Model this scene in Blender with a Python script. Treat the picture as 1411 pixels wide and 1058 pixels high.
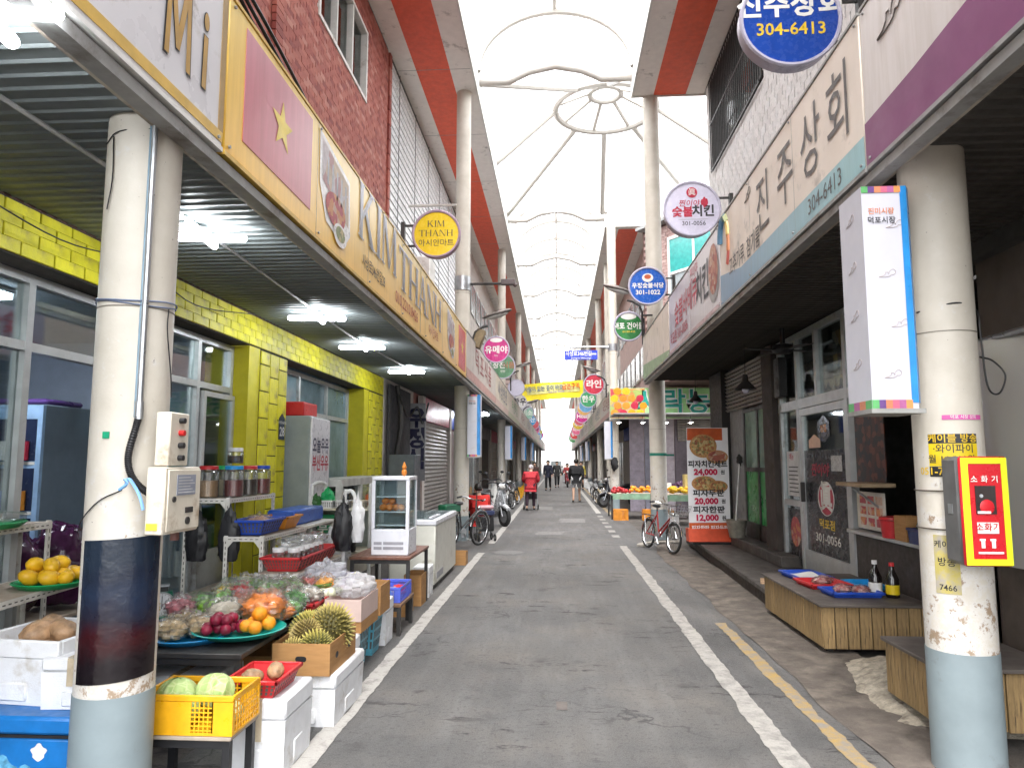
import bpy, math, random
from mathutils import Vector, Matrix, noise
PI = math.pi; R = math.radians
rng = random.Random(7)
sc = bpy.context.scene
for o in list(bpy.data.objects): bpy.data.objects.remove(o)
COL = sc.collection

# ------------------------------------------------------------------ camera
cam = bpy.data.objects.new('camera', bpy.data.cameras.new('camera')); COL.objects.link(cam)
cam.location = (0, 0, 1.6); cam.rotation_euler = (R(90 + 6.257), 0, R(3.638))
cam.data.sensor_width = 36; cam.data.lens = 36 * 985 / 1411; cam.data.clip_start = .05; cam.data.clip_end = 3000
sc.camera = cam
# ------------------------------------------------------------------ sky, sun, exposure
w = bpy.data.worlds.new('World'); sc.world = w; w.use_nodes = True
nt = w.node_tree; bg = nt.nodes['Background']; sky = nt.nodes.new('ShaderNodeTexSky')
sky.sky_type = 'NISHITA'; sky.sun_disc = False; sky.sun_elevation = R(62); sky.sun_rotation = R(186)
sky.air_density = 1.0; sky.dust_density = 2; sky.ozone_density = 1
hs = nt.nodes.new('ShaderNodeHueSaturation'); hs.inputs['Saturation'].default_value = .10
nt.links.new(sky.outputs[0], hs.inputs['Color']); nt.links.new(hs.outputs[0], bg.inputs['Color'])
bg.inputs['Strength'].default_value = .15
sun = bpy.data.objects.new('sun', bpy.data.lights.new('sun', 'SUN')); COL.objects.link(sun)
sun.data.energy = 1.5; sun.data.angle = R(30); sun.data.color = (1, .97, .93)
# sun direction: elevation 62, azimuth 186 degrees from +Y towards +X (behind the camera)
sun.rotation_euler = (R(90 - 62), 0, R(180 - 186))
sc.view_settings.view_transform = 'Standard'; sc.view_settings.look = 'None'
sc.view_settings.gamma = 1; sc.view_settings.use_curve_mapping = False
sc.view_settings.exposure = 2.75
c = sc.cycles
c.use_denoising = True; c.max_bounces = 7; c.diffuse_bounces = 4; c.glossy_bounces = 3; c.transmission_bounces = 4
c.transparent_max_bounces = 10; c.sample_clamp_indirect = 6; c.caustics_reflective = False; c.caustics_refractive = False

# ------------------------------------------------------------------ materials
MATS = {}
def nodes(n):
    m = bpy.data.materials.new(n); m.use_nodes = True
    t = m.node_tree; return m, t, t.nodes['Principled BSDF']
def N(t, ty, **k):
    n = t.nodes.new('ShaderNode' + ty)
    for a, b in k.items():
        if a in n.inputs and not hasattr(n, a): n.inputs[a].default_value = b
        else:
            try: setattr(n, a, b)
            except Exception: n.inputs[a].default_value = b
    return n
def noise_n(t, vec, scale, detail=5, rough=.6):
    n = t.nodes.new('ShaderNodeTexNoise'); n.inputs['Scale'].default_value = scale
    n.inputs['Detail'].default_value = detail; n.inputs['Roughness'].default_value = rough
    t.links.new(vec, n.inputs['Vector']); return n.outputs['Fac']
def ramp(t, fac, a, b, lo=(0, 0, 0, 1), hi=(1, 1, 1, 1)):
    r = t.nodes.new('ShaderNodeValToRGB'); r.color_ramp.elements[0].position = a; r.color_ramp.elements[1].position = b
    r.color_ramp.elements[0].color = lo; r.color_ramp.elements[1].color = hi
    t.links.new(fac, r.inputs['Fac']); return r.outputs['Color']
def mixc(t, fac, a, b, mode='MIX'):
    m = t.nodes.new('ShaderNodeMix'); m.data_type = 'RGBA'; m.blend_type = mode
    for s, v in ((0, fac), (6, a), (7, b)):
        if isinstance(v, (int, float)): m.inputs[s].default_value = v
        elif isinstance(v, tuple): m.inputs[s].default_value = v if len(v) == 4 else (*v, 1)
        else: t.links.new(v, m.inputs[s])
    return m.outputs[2]
def mat(n, c, r=.55, m=0, v=.14, s=7, b=.0, bs=60, dirt=None, da=.5, ds=3, spec=.4, rnd=0, emit=0, stretch=None, coat=0, sss=0):
    """plain procedural surface: colour with noise variation, optional dirt blotches, bump, per-object variation"""
    if n in MATS: return MATS[n]
    M_, t, p = nodes(n); L = t.links.new
    tc = t.nodes.new('ShaderNodeTexCoord'); vec = tc.outputs['Object']
    if stretch:
        mp = t.nodes.new('ShaderNodeMapping'); mp.inputs['Scale'].default_value = stretch; L(vec, mp.inputs['Vector']); vec = mp.outputs[0]
    f = noise_n(t, vec, s)
    lo = tuple(max(0, x * (1 - v * 1.6)) for x in c); hi = tuple(min(1, x * (1 + v)) for x in c)
    col = ramp(t, f, .3, .7, (*lo, 1), (*hi, 1))
    if rnd:
        oi = t.nodes.new('ShaderNodeObjectInfo'); mr = t.nodes.new('ShaderNodeMapRange')
        mr.inputs['To Min'].default_value = 1 - rnd; mr.inputs['To Max'].default_value = 1 + rnd
        L(oi.outputs['Random'], mr.inputs['Value']); h = t.nodes.new('ShaderNodeHueSaturation')
        L(mr.outputs[0], h.inputs['Value']); L(col, h.inputs['Color']); col = h.outputs[0]
    if dirt:
        f2 = noise_n(t, vec, ds, 8, .68); d = ramp(t, f2, .62 - da * .22, .72 - da * .1)
        col = mixc(t, d, col, dirt)
    L(col, p.inputs['Base Color'])
    rr = ramp(t, noise_n(t, vec, s * 2.3), .3, .7, (max(0, r - .1),) * 3 + (1,), (min(1, r + .12),) * 3 + (1,)); L(rr, p.inputs['Roughness'])
    p.inputs['Metallic'].default_value = m; p.inputs['Specular IOR Level'].default_value = spec
    if coat: p.inputs['Coat Weight'].default_value = coat; p.inputs['Coat Roughness'].default_value = .15
    if sss: p.inputs['Subsurface Weight'].default_value = sss; p.inputs['Subsurface Radius'].default_value = (.02, .012, .008)
    if b:
        bp = t.nodes.new('ShaderNodeBump'); bp.inputs['Strength'].default_value = b; bp.inputs['Distance'].default_value = .01
        L(noise_n(t, vec, bs, 6), bp.inputs['Height']); L(bp.outputs[0], p.inputs['Normal'])
    if emit: p.inputs['Emission Color'].default_value = (*c, 1); p.inputs['Emission Strength'].default_value = emit
    MATS[n] = M_; return M_
def glassmat(n, tint=(.9, .96, .95), gloss=.16, rough=.03, milky=0, ms=14):
    if n in MATS: return MATS[n]
    M_ = bpy.data.materials.new(n); M_.use_nodes = True; t = M_.node_tree; L = t.links.new
    for x in list(t.nodes):
        if x.type == 'BSDF_PRINCIPLED': t.nodes.remove(x)
    out = t.nodes['Material Output']; tr = N(t, 'BsdfTransparent'); tr.inputs[0].default_value = (*tint, 1)
    gl = N(t, 'BsdfGlossy'); gl.inputs['Roughness'].default_value = rough
    fr = N(t, 'LayerWeight'); fr.inputs['Blend'].default_value = .35
    mr = N(t, 'MapRange'); mr.inputs['To Min'].default_value = gloss * .4; mr.inputs['To Max'].default_value = min(1, gloss + .5); L(fr.outputs['Fresnel'], mr.inputs['Value'])
    mx = N(t, 'MixShader'); L(mr.outputs[0], mx.inputs[0]); L(tr.outputs[0], mx.inputs[1]); L(gl.outputs[0], mx.inputs[2]); o = mx.outputs[0]
    if milky:
        df = N(t, 'BsdfDiffuse'); df.inputs[0].default_value = (*tint, 1); tl = N(t, 'BsdfTranslucent'); tl.inputs[0].default_value = (*tint, 1)
        m0 = N(t, 'MixShader'); m0.inputs[0].default_value = .5; L(df.outputs[0], m0.inputs[1]); L(tl.outputs[0], m0.inputs[2])
        m2 = N(t, 'MixShader'); tc = N(t, 'TexCoord'); f = noise_n(t, tc.outputs['Object'], ms, 5, .6)
        rr = ramp(t, f, .35, .65, (milky * .5,) * 3 + (1,), (min(1, milky * 1.5),) * 3 + (1,)); L(rr, m2.inputs[0])
        L(o, m2.inputs[1]); L(m0.outputs[0], m2.inputs[2]); o = m2.outputs[0]
    L(o, out.inputs['Surface']); MATS[n] = M_; return M_
def voro(n, cols, s=14, r=.5, b=.3):
    """printed / mixed patches: voronoi cells coloured by a ramp of the given colours"""
    if n in MATS: return MATS[n]
    M_, t, p = nodes(n); L = t.links.new; tc = N(t, 'TexCoord')
    v = t.nodes.new('ShaderNodeTexVoronoi'); v.inputs['Scale'].default_value = s; L(tc.outputs['Object'], v.inputs['Vector'])
    sp = N(t, 'SeparateColor'); L(v.outputs['Color'], sp.inputs[0])
    rp = t.nodes.new('ShaderNodeValToRGB'); rp.color_ramp.interpolation = 'CONSTANT'; e = rp.color_ramp.elements
    while len(e) < len(cols): e.new(.5)
    for i, cc in enumerate(cols): e[i].position = i / len(cols); e[i].color = (*cc, 1)
    L(sp.outputs[0], rp.inputs[0]); f = noise_n(t, tc.outputs['Object'], s * 2.2)
    d = ramp(t, f, .3, .7, (.72, .72, .72, 1), (1.0, 1.0, 1.0, 1))
    L(mixc(t, 1.0, rp.outputs[0], d, 'MULTIPLY'), p.inputs['Base Color']); p.inputs['Roughness'].default_value = r
    MATS[n] = M_; return M_

# ------------------------------------------------------------------ mesh builder
class MB:
    def __init__(s): s.v = []; s.f = []; s.T = None
    def add(s, vs, fs):
        k = len(s.v)
        s.v += [tuple(s.T @ Vector(p)) for p in vs] if s.T else [tuple(p) for p in vs]
        s.f += [tuple(i + k for i in f) for f in fs]; return s
    def box(s, x0, y0, z0, x1, y1, z1, b=0):
        x0, x1 = min(x0, x1), max(x0, x1); y0, y1 = min(y0, y1), max(y0, y1); z0, z1 = min(z0, z1), max(z0, z1)
        if b <= 0:
            return s.add([(x, y, z) for z in (z0, z1) for y in (y0, y1) for x in (x0, x1)],
                         [(0, 2, 3, 1), (4, 5, 7, 6), (0, 1, 5, 4), (2, 6, 7, 3), (0, 4, 6, 2), (1, 3, 7, 5)])
        b = min(b, (x1 - x0) * .45, (y1 - y0) * .45, (z1 - z0) * .45)
        X = (x0, x1); Y = (y0, y1); Z = (z0, z1); g = (1, -1); V = []; ix = {}
        for i in (0, 1):
            for j in (0, 1):
                for k in (0, 1):
                    for a in range(3):
                        p = [X[i] + g[i] * b, Y[j] + g[j] * b, Z[k] + g[k] * b]; p[a] = (X[i], Y[j], Z[k])[a]
                        ix[i, j, k, a] = len(V); V.append(p)
        F = []
        for a in range(3):
            u, w_ = [q for q in range(3) if q != a]
            for e in (0, 1):
                q = []
                for (m, n_) in ((0, 0), (1, 0), (1, 1), (0, 1)):
                    t = [0, 0, 0]; t[a] = e; t[u] = m; t[w_] = n_; q.append(ix[(*t, a)])
                F.append(q if (e == 1) == (a != 1) else q[::-1])
        for a in range(3):       # edges parallel to axis a
            u, w_ = [q for q in range(3) if q != a]
            for m in (0, 1):
                for n_ in (0, 1):
                    t0 = [0, 0, 0]; t0[u] = m; t0[w_] = n_; t1 = t0[:]; t1[a] = 1
                    q = [ix[(*t0, u)], ix[(*t1, u)], ix[(*t1, w_)], ix[(*t0, w_)]]
                    F.append(q if ((m == n_) == (a == 1)) else q[::-1])
        for i in (0, 1):
            for j in (0, 1):
                for k in (0, 1):
                    q = [ix[i, j, k, a] for a in range(3)]; F.append(q if (i + j + k) % 2 == 1 else q[::-1])
        return s.add(V, F)
    def cyl(s, p0, p1, r0, r1=None, n=14, caps=True):
        r1 = r0 if r1 is None else r1; p0 = Vector(p0); p1 = Vector(p1); d = (p1 - p0).normalized()
        u = d.orthogonal().normalized(); w_ = d.cross(u); V = []
        for p, r in ((p0, r0), (p1, r1)):
            V += [p + (u * math.cos(2 * PI * i / n) + w_ * math.sin(2 * PI * i / n)) * r for i in range(n)]
        F = [(i, (i + 1) % n, n + (i + 1) % n, n + i) for i in range(n)]
        if caps: F += [tuple(range(n))[::-1], tuple(range(n, 2 * n))]
        return s.add(V, F)
    def tube(s, pts, r, n=8, closed=False):
        P = [Vector(p) for p in pts]; m = len(P); rs = r if isinstance(r, (list, tuple)) else [r] * m
        tg = [((P[(i + 1) % m] if closed or i < m - 1 else P[i]) - (P[i - 1] if closed or i else P[i])).normalized() for i in range(m)]
        u = tg[0].orthogonal().normalized(); V = []
        for i in range(m):
            u = (u - tg[i] * u.dot(tg[i])); u = u.normalized() if u.length > 1e-6 else tg[i].orthogonal().normalized()
            w_ = tg[i].cross(u)
            V += [P[i] + (u * math.cos(2 * PI * k / n) + w_ * math.sin(2 * PI * k / n)) * rs[i] for k in range(n)]
        F = []
        for i in range(m if closed else m - 1):
            a = i * n; b = ((i + 1) % m) * n
            F += [(a + k, a + (k + 1) % n, b + (k + 1) % n, b + k) for k in range(n)]
        if not closed: F += [tuple(range(n))[::-1], tuple(range((m - 1) * n, m * n))]
        return s.add(V, F)
    def lathe(s, prof, n=18, c=(0, 0, 0)):
        V = []; m = len(prof)
        for (r, z) in prof: V += [(c[0] + r * math.cos(2 * PI * k / n), c[1] + r * math.sin(2 * PI * k / n), c[2] + z) for k in range(n)]
        F = [(i * n + k, i * n + (k + 1) % n, (i + 1) * n + (k + 1) % n, (i + 1) * n + k) for i in range(m - 1) for k in range(n)]
        return s.add(V, F + [tuple(range(n))[::-1], tuple(range((m - 1) * n, m * n))])
    def ell(s, c, r, nu=12, nv=8, amp=0, fr=3, seed=0, pw=1, fn=None):
        V = []; r = (r, r, r) if isinstance(r, (int, float)) else r
        for j in range(nv + 1):
            ph = PI * j / nv - PI / 2
            for i in range(nu):
                th = 2 * PI * i / nu; d = Vector((math.cos(ph) * math.cos(th), math.cos(ph) * math.sin(th), math.sin(ph)))
                if pw != 1: d = Vector([math.copysign(abs(q) ** pw, q) for q in d])
                q_ = Vector((seed * 7.3, seed * 3.1, seed)); k = 1 + (amp * noise.noise(d * fr + q_) if amp else 0) + (amp * .55 * (abs(noise.noise(d * fr * 2.6 + q_)) - .25) if amp > .2 else 0)
                p = Vector((d.x * r[0], d.y * r[1], d.z * r[2])) * k
                if fn: p = fn(p)
                V.append((p.x + c[0], p.y + c[1], p.z + c[2]))
        F = [(j * nu + i, j * nu + (i + 1) % nu, (j + 1) * nu + (i + 1) % nu, (j + 1) * nu + i) for j in range(nv) for i in range(nu)]
        return s.add(V, F)
    def prism(s, pts, d):
        """closed polygon (3d points) pushed along d"""
        n = len(pts); d = Vector(d); P = [Vector(p) for p in pts]
        return s.add(P + [p + d for p in P], [tuple(range(n))[::-1], tuple(range(n, 2 * n))] + [(i, (i + 1) % n, n + (i + 1) % n, n + i) for i in range(n)])
    def grid(s, fn, nu, nv):
        V = [fn(i / nu, j / nv) for j in range(nv + 1) for i in range(nu + 1)]
        return s.add(V, [(j * (nu + 1) + i, j * (nu + 1) + i + 1, (j + 1) * (nu + 1) + i + 1, (j + 1) * (nu + 1) + i) for j in range(nv) for i in range(nu)])
    def mesh(s, name, m, smooth=True, ang=40):
        me = bpy.data.meshes.new(name); me.from_pydata(s.v, [], s.f); me.validate()
        if m: me.materials.append(m)
        if smooth:
            me.polygons.foreach_set('use_smooth', [True] * len(me.polygons)); me.set_sharp_from_angle(angle=R(ang))
        return me
    def build(s, name, m, parent=None, loc=None, smooth=True, label=None, kind=None):
        return put(name, s.mesh(name, m, smooth), parent, loc, label, kind)
def put(name, me, parent=None, loc=None, label=None, kind=None, rot=None):
    o = bpy.data.objects.new(name, me); COL.objects.link(o)
    if parent: o.parent = parent
    if loc: o.location = loc
    if rot: o.rotation_euler = rot
    if label: o['label'] = label
    if kind: o['kind'] = kind
    return o
def tag(o, label, cat, group=None):
    o['label'] = label; o['category'] = cat
    if group: o['group'] = group
    return o
def thing(name, label, cat, loc=(0, 0, 0), rz=0, group=None):
    o = bpy.data.objects.new(name, None); COL.objects.link(o); o.location = loc; o.rotation_euler = (0, 0, rz)
    o.empty_display_size = .1; return tag(o, label, cat, group)
def struct(o): o['kind'] = 'structure'; return o
KIDS = {}
def dup(o, loc=None, rot=None, label=None, group=None, parent=None):
    c_ = o.copy(); COL.objects.link(c_)
    if parent is not None: c_.parent = parent
    if loc is not None: c_.location = loc
    if rot is not None: c_.rotation_euler = rot
    if label: c_['label'] = label
    if group: c_['group'] = group
    for ch in [x for x in o.children]: dup(ch, parent=c_)
    return c_
def one(name, mb, m, label, cat, loc=(0, 0, 0), rz=0, group=None, rot=None):
    """a thing that is a single mesh"""
    o = mb.build(name, m) if isinstance(mb, MB) else put(name, mb)
    o.location = loc; o.rotation_euler = rot or (0, 0, rz); return tag(o, label, cat, group)
def B(*a, **k): return MB().box(*a, **k)

# lettering: flat printed characters laid on a plane given by its reading direction u and its up direction v
TXT = []
def txt(parent, s, h, at, u, v, m, bold=.012, sx=1, align='CENTER', name='lettering', shear=0, spacing=1, bend=None):
    o = put(name, bpy.data.meshes.new(name), parent)
    u = Vector(u).normalized(); v = Vector(v).normalized(); n = u.cross(v); k = h / .72
    T = Matrix((u * k * sx, v * k, n)).transposed().to_4x4(); T.translation = Vector(at)
    TXT.append((o, (s, bold, shear, spacing, align), T, m, bend)); return o
def flush_text():
    ts = bpy.data.scenes.new('tmp'); made = {}
    for (o, key, T, m, bend) in TXT:
        if key in made: continue
        cu = bpy.data.curves.new('tmp', 'FONT'); cu.body, cu.offset, cu.shear, cu.space_character, cu.align_x = key
        cu.resolution_u = 2; cu.align_y = 'CENTER'; ob = bpy.data.objects.new('tmp', cu); ts.collection.objects.link(ob); made[key] = ob
    vl = ts.view_layers[0]; vl.update(); dg = vl.depsgraph
    mm = {k: bpy.data.meshes.new_from_object(o.evaluated_get(dg)) for k, o in made.items()}
    for (o, key, T, m, bend) in TXT:
        me = mm[key].copy(); me.materials.clear(); me.materials.append(m); me.transform(T); me.name = o.name
        if bend:
            r, am, du, dz = bend
            for v in me.vertices:
                a = am + (v.co.x + du) / r; v.co = Vector((math.cos(a) * (r + .0012), math.sin(a) * (r + .0012), v.co.z + dz))
        o.data = me
    for o in made.values(): bpy.data.objects.remove(o)
    for me in mm.values(): bpy.data.meshes.remove(me)
    bpy.data.scenes.remove(ts)

# ================================================================== SETTING
X = (1, 0, 0); Y = (0, 1, 0); Z = (0, 0, 1); nX = (-1, 0, 0); nY = (0, -1, 0)
white = mat('white_paint', (.72, .71, .68), .5, dirt=(.42, .38, .33), da=.25, v=.06)
cream = mat('cream_steel', (.68, .64, .57), .45, v=.06, dirt=(.4, .33, .26), da=.12, ds=5)
black = mat('black_plastic', (.018, .018, .02), .42)
ink = mat('black_ink', (.03, .03, .035), .5, v=.05)
steel = mat('galvanised', (.48, .5, .52), .35, m=.85)
alu = mat('aluminium_frame', (.52, .54, .54), .38, m=.55, v=.08, dirt=(.3, .28, .26), da=.1)
darkm = mat('dark_metal', (.05, .048, .047), .45, m=.4)

def asphalt(n, base, warm=(.13, .105, .085), grit=1):
    M_, t, p = nodes(n); L = t.links.new; tc = N(t, 'TexCoord'); ve = tc.outputs['Object']
    f1 = noise_n(t, ve, 130, 4, .75); f2 = noise_n(t, ve, 1.1, 7, .62); f4 = noise_n(t, ve, 34, 4, .7)
    lo = tuple(x * .5 for x in base); hi = tuple(x * 1.5 for x in base)
    col = ramp(t, f1, .34, .66, (*lo, 1), (*hi, 1))
    col = mixc(t, ramp(t, f2, .42, .72, (0, 0, 0, 1), (.7, .7, .7, 1)), col, warm)
    mp = N(t, 'Mapping'); mp.inputs['Scale'].default_value = (3.2, .35, 1); L(ve, mp.inputs['Vector'])
    f3 = noise_n(t, mp.outputs[0], 2.0, 6, .6)                       # streaks along the traffic
    col = mixc(t, ramp(t, f3, .45, .75, (0, 0, 0, 1), (.55, .55, .55, 1)), col, tuple(x * 1.55 for x in base))
    col = mixc(t, ramp(t, f4, .54, .66, (0, 0, 0, 1), (.75, .75, .75, 1)), col, tuple(x * .5 for x in base))
    vo = t.nodes.new('ShaderNodeTexVoronoi'); vo.feature = 'DISTANCE_TO_EDGE'; vo.inputs['Scale'].default_value = .55; nv = N(t, 'VectorMath', operation='ADD'); nn = t.nodes.new('ShaderNodeTexNoise'); nn.inputs['Scale'].default_value = 3; nn.inputs['Detail'].default_value = 6; L(ve, nn.inputs['Vector']); L(ve, nv.inputs[0]); L(nn.outputs['Color'], nv.inputs[1]); L(nv.outputs[0], vo.inputs['Vector'])
    ck = N(t, 'Math', operation='MULTIPLY'); L(ramp(t, vo.outputs['Distance'], .0, .012, (1, 1, 1, 1), (0, 0, 0, 1)), ck.inputs[0]); L(ramp(t, noise_n(t, ve, .6, 3), .45, .6), ck.inputs[1]); col = mixc(t, ck.outputs[0], col, tuple(x * .35 for x in base))
    # torn dark scuffs, wider than long
    mp2 = N(t, 'Mapping'); mp2.inputs['Scale'].default_value = (1.6, 4.5, 1); L(ve, mp2.inputs['Vector'])
    a = noise_n(t, mp2.outputs[0], 1.3, 9, .75); b_ = noise_n(t, ve, .8, 2)
    k = N(t, 'Math', operation='MULTIPLY'); L(ramp(t, a, .555, .60), k.inputs[0]); L(ramp(t, b_, .50, .56), k.inputs[1])
    col = mixc(t, k.outputs[0], col, (.028, .026, .026))
    col = mixc(t, 1.0, col, ramp(t, noise_n(t, ve, .55, 6, .65), .36, .64, (.68, .67, .66, 1), (1.2, 1.2, 1.2, 1)), 'MULTIPLY'); col = mixc(t, ramp(t, noise_n(t, ve, 2.6, 8, .7), .58, .68, (0, 0, 0, 1), (.6, .6, .6, 1)), col, tuple(x * .45 for x in base))
    L(col, p.inputs['Base Color']); L(ramp(t, f2, .3, .8, (.62, .62, .62, 1), (.85, .85, .85, 1)), p.inputs['Roughness'])
    bp = N(t, 'Bump'); bp.inputs['Strength'].default_value = .55 * grit; bp.inputs['Distance'].default_value = .006
    L(f1, bp.inputs['Height']); bp2 = N(t, 'Bump'); bp2.inputs['Strength'].default_value = .3; bp2.inputs['Distance'].default_value = .02
    L(f4, bp2.inputs['Height']); L(bp.outputs[0], bp2.inputs['Normal']); L(bp2.outputs[0], p.inputs['Normal'])
    MATS[n] = M_; return M_
road_m = asphalt('asphalt', (.092, .091, .091), (.11, .097, .084))
side_m = asphalt('side_concrete', (.095, .085, .077), (.05, .042, .036))
def paintline(n, c, wear=.5):
    M_, t, p = nodes(n); L = t.links.new; tc = N(t, 'TexCoord'); ve = tc.outputs['Object']
    f = noise_n(t, ve, 9, 9, .75); g = noise_n(t, ve, 150, 3)
    col = mixc(t, ramp(t, f, .64 - wear * .12, .72 - wear * .05), c, (.2, .19, .18))
    mp = N(t, 'Mapping'); mp.inputs['Scale'].default_value = (1.5, 14, 1); L(ve, mp.inputs['Vector'])
    h = noise_n(t, mp.outputs[0], 1.5, 8, .7); col = mixc(t, ramp(t, h, .6, .66, (0, 0, 0, 1), (.75, .75, .75, 1)), col, (.16, .155, .15))
    col = mixc(t, 1.0, col, ramp(t, g, .3, .7, (.8, .8, .8, 1), (1, 1, 1, 1)), 'MULTIPLY')
    L(col, p.inputs['Base Color']); p.inputs['Roughness'].default_value = .75
    MATS[n] = M_; return M_
wl = paintline('line_white', (.40, .385, .36), 1.15); yl = paintline('line_yellow', (.34, .225, .07), 2.0)

g = MB().grid(lambda u, v: (-400 + 800 * u, -300 + 900 * v, -.008), 8, 8).build('ground', side_m, smooth=False); struct(g)
rd = MB().grid(lambda u, v: (-2.05 + 3.95 * u, -6 + 126 * v, 0), 4, 60).build('road', road_m, smooth=False); struct(rd)
def sheet(name, x0, x1, y0, y1, z, m, parent, wob=0):
    n = max(2, int((y1 - y0) / .05)) if wob else 1
    def fn(u, v):
        y = y0 + (y1 - y0) * v; k = (noise.noise(Vector((x0 * 3 + u * 9, y * 3.1, z * 100))) * wob) if wob else 0
        return (x0 + (x1 - x0) * u + k + (noise.noise(Vector((x0 * 3 + u * 9, y * 17, 4))) * wob * .8 if wob else 0), y, z)
    return MB().grid(fn, 1, n).build(name, m, parent, smooth=False)
sheet('edge_line', -1.43, -1.305, -2, 12.9, .004, wl, rd, .012)
sheet('edge_line', -1.40, -1.26, 14.4, 70, .004, wl, rd, .012)
sheet('edge_line', 1.17, 1.31, 1.5, 14.15, .004, paintline('line_white_worn', (.34, .325, .30), 1.7), rd, .016)
for i in range(6): sheet('dash_line', 1.17, 1.33, 15.7 + i * 1.15, 16.2 + i * 1.15, .004, paintline('line_dash', (.3, .29, .27), 1.5) if i == 0 else MATS['line_dash'], rd, .01)
sheet('edge_line', 1.2, 1.36, 23, 70, .004, wl, rd, .012)
sheet('yellow_line', 1.56, 1.66, 1.5, 7.5, .004, yl, rd, .02)
sheet('yellow_line', 1.56, 1.68, 22.5, 60, .004, yl, rd, .02)
pm = mat('patch_light', (.17, .165, .16), .8, v=.25, s=20)
sheet('patch', .05, .75, 19.5, 20.9, .003, pm, rd, .06); sheet('patch', -.5, .1, 16.2, 16.9, .003, pm, rd, .06)
sheet('patch', -.9, -.2, 24.6, 26.4, .003, pm, rd, .08); sheet('patch', -.02, .05, 4.86, 5.02, .004, mat('patch_pink', (.115, .10, .092), .8), rd, .008)
def disc(name, x, y, r, z, m, p):
    return MB().add([(x + r * math.cos(a * PI / 14), y + r * math.sin(a * PI / 14), z) for a in range(28)], [tuple(range(28))]).build(name, m, p, smooth=False)
mh = mat('manhole_iron', (.17, .165, .16), .6, m=.3, v=.3, s=60); disc('manhole_cover', -.9, 13.0, .26, .004, mh, rd); disc('manhole_ring', -.9, 13.0, .30, .002, darkm, rd)
# broken concrete strip between the right line and the shop step, with a rounded corner at the side alley
cm = mat('worn_concrete', (.125, .105, .088), .85, v=.4, s=5, b=.8, bs=45, dirt=(.09, .075, .065), da=.8, ds=2.2)
def strip(u, v):
    y = 1.0 + 13.6 * v; e = 2.55 - .05 * abs(y - 8); x0 = 1.74 + .06 * noise.noise(Vector((3, y * 1.3, 0))) + max(0, (y - 12.6) / 2) ** 3 * .4
    return (x0 + (e - x0) * u, y, .006 + .02 * u + .012 * noise.noise(Vector((u * 4, y * 2, 1))))
struct(MB().grid(strip, 6, 70).build('gutter_strip', cm))
kc = mat('kerb_concrete', (.36, .33, .29), .85, v=.25, s=9, b=.5)
kb = MB()
for i in range(14):      # a bent kerb stone at the corner, piece by piece one ring
    a0 = i / 14 * PI * .5; a1 = (i + .94) / 14 * PI * .5; cx, cy = 2.45, 14.9
    q = [(cx - r_ * math.cos(a), cy + r_ * math.sin(a) * .9, .01) for r_, a in ((.95, a0), (.95, a1), (.8, a1), (.8, a0))]
    kb.prism([(x, y - .9, z) for x, y, z in q], (0, 0, .03))
struct(kb.build('kerb', kc))

# ------------------------------------------------------------------ brick fields
def field(parent, name, m, P, y0, y1, z0, z1, bl, bh, gap, t, keep=None, singles=0, near=None, nrm=1):
    """running-bond bricks on the plane x=P facing nrm; the ones nearest the camera are parts of their own, the rest one mesh"""
    cells = []; j = 0; z = z0
    while z < z1 - bh * .4:
        h = min(bh, z1 - z - gap); off = -(bl / 2) * (j % 2); y = y0 + off
        while y < y1 - .005:
            a = max(y, y0); b = min(y + bl - gap, y1)
            if b - a > .015 and (keep is None or keep((a + b) / 2, z + h / 2)): cells.append((a, b, z, z + h))
            y += bl
        z += bh; j += 1
    cells.sort(key=lambda q: (q[0] ** 2 + (q[2] - 1.6) ** 2)); shared = {}
    rest = MB()
    for i, (a, b, c_, d) in enumerate(cells):
        if near and a < near: continue
        k = t * (.85 + .3 * rng.random())
        if i < singles:
            key = (round(b - a, 3), round(d - c_, 3))
            if key not in shared: shared[key] = B(0, 0, 0, t * nrm, key[0], key[1], b=.004).mesh(name, m)
            put(name, shared[key], parent, (P + rng.uniform(-.002, .002), a, c_))
        else: rest.box(P, a, c_, P + k * nrm, b, d)
    if rest.v: rest.build(name + '_field', m, parent, kind='stuff', smooth=False)

def brickmat(n, cols, s=3.0):
    """fired brick colours: every brick takes its own tone from its place"""
    M_, t, p = nodes(n); L = t.links.new; tc = N(t, 'TexCoord'); oi = N(t, 'ObjectInfo'); gm = N(t, 'NewGeometry')
    wn = t.nodes.new('ShaderNodeTexWhiteNoise'); wn.noise_dimensions = '1D'
    ad = N(t, 'Math', operation='ADD'); L(gm.outputs['Random Per Island'], ad.inputs[0]); L(oi.outputs['Random'], ad.inputs[1]); L(ad.outputs[0], wn.inputs['W'])
    rp = t.nodes.new('ShaderNodeValToRGB'); e = rp.color_ramp.elements
    while len(e) < len(cols): e.new(.5)
    for i, cc in enumerate(cols): e[i].position = i / (len(cols) - 1); e[i].color = (*cc, 1)
    L(wn.outputs['Value'], rp.inputs[0]); f = noise_n(t, gm.outputs['Position'], 26, 5)
    L(mixc(t, 1.0, rp.outputs[0], ramp(t, f, .25, .75, (.7, .7, .7, 1), (1, 1, 1, 1)), 'MULTIPLY'), p.inputs['Base Color']); p.inputs['Roughness'].default_value = .7
    bp = N(t, 'Bump'); bp.inputs['Strength'].default_value = .4; bp.inputs['Distance'].default_value = .005
    L(noise_n(t, gm.outputs['Position'], 130, 3), bp.inputs['Height']); L(bp.outputs[0], p.inputs['Normal']); MATS[n] = M_; return M_
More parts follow.
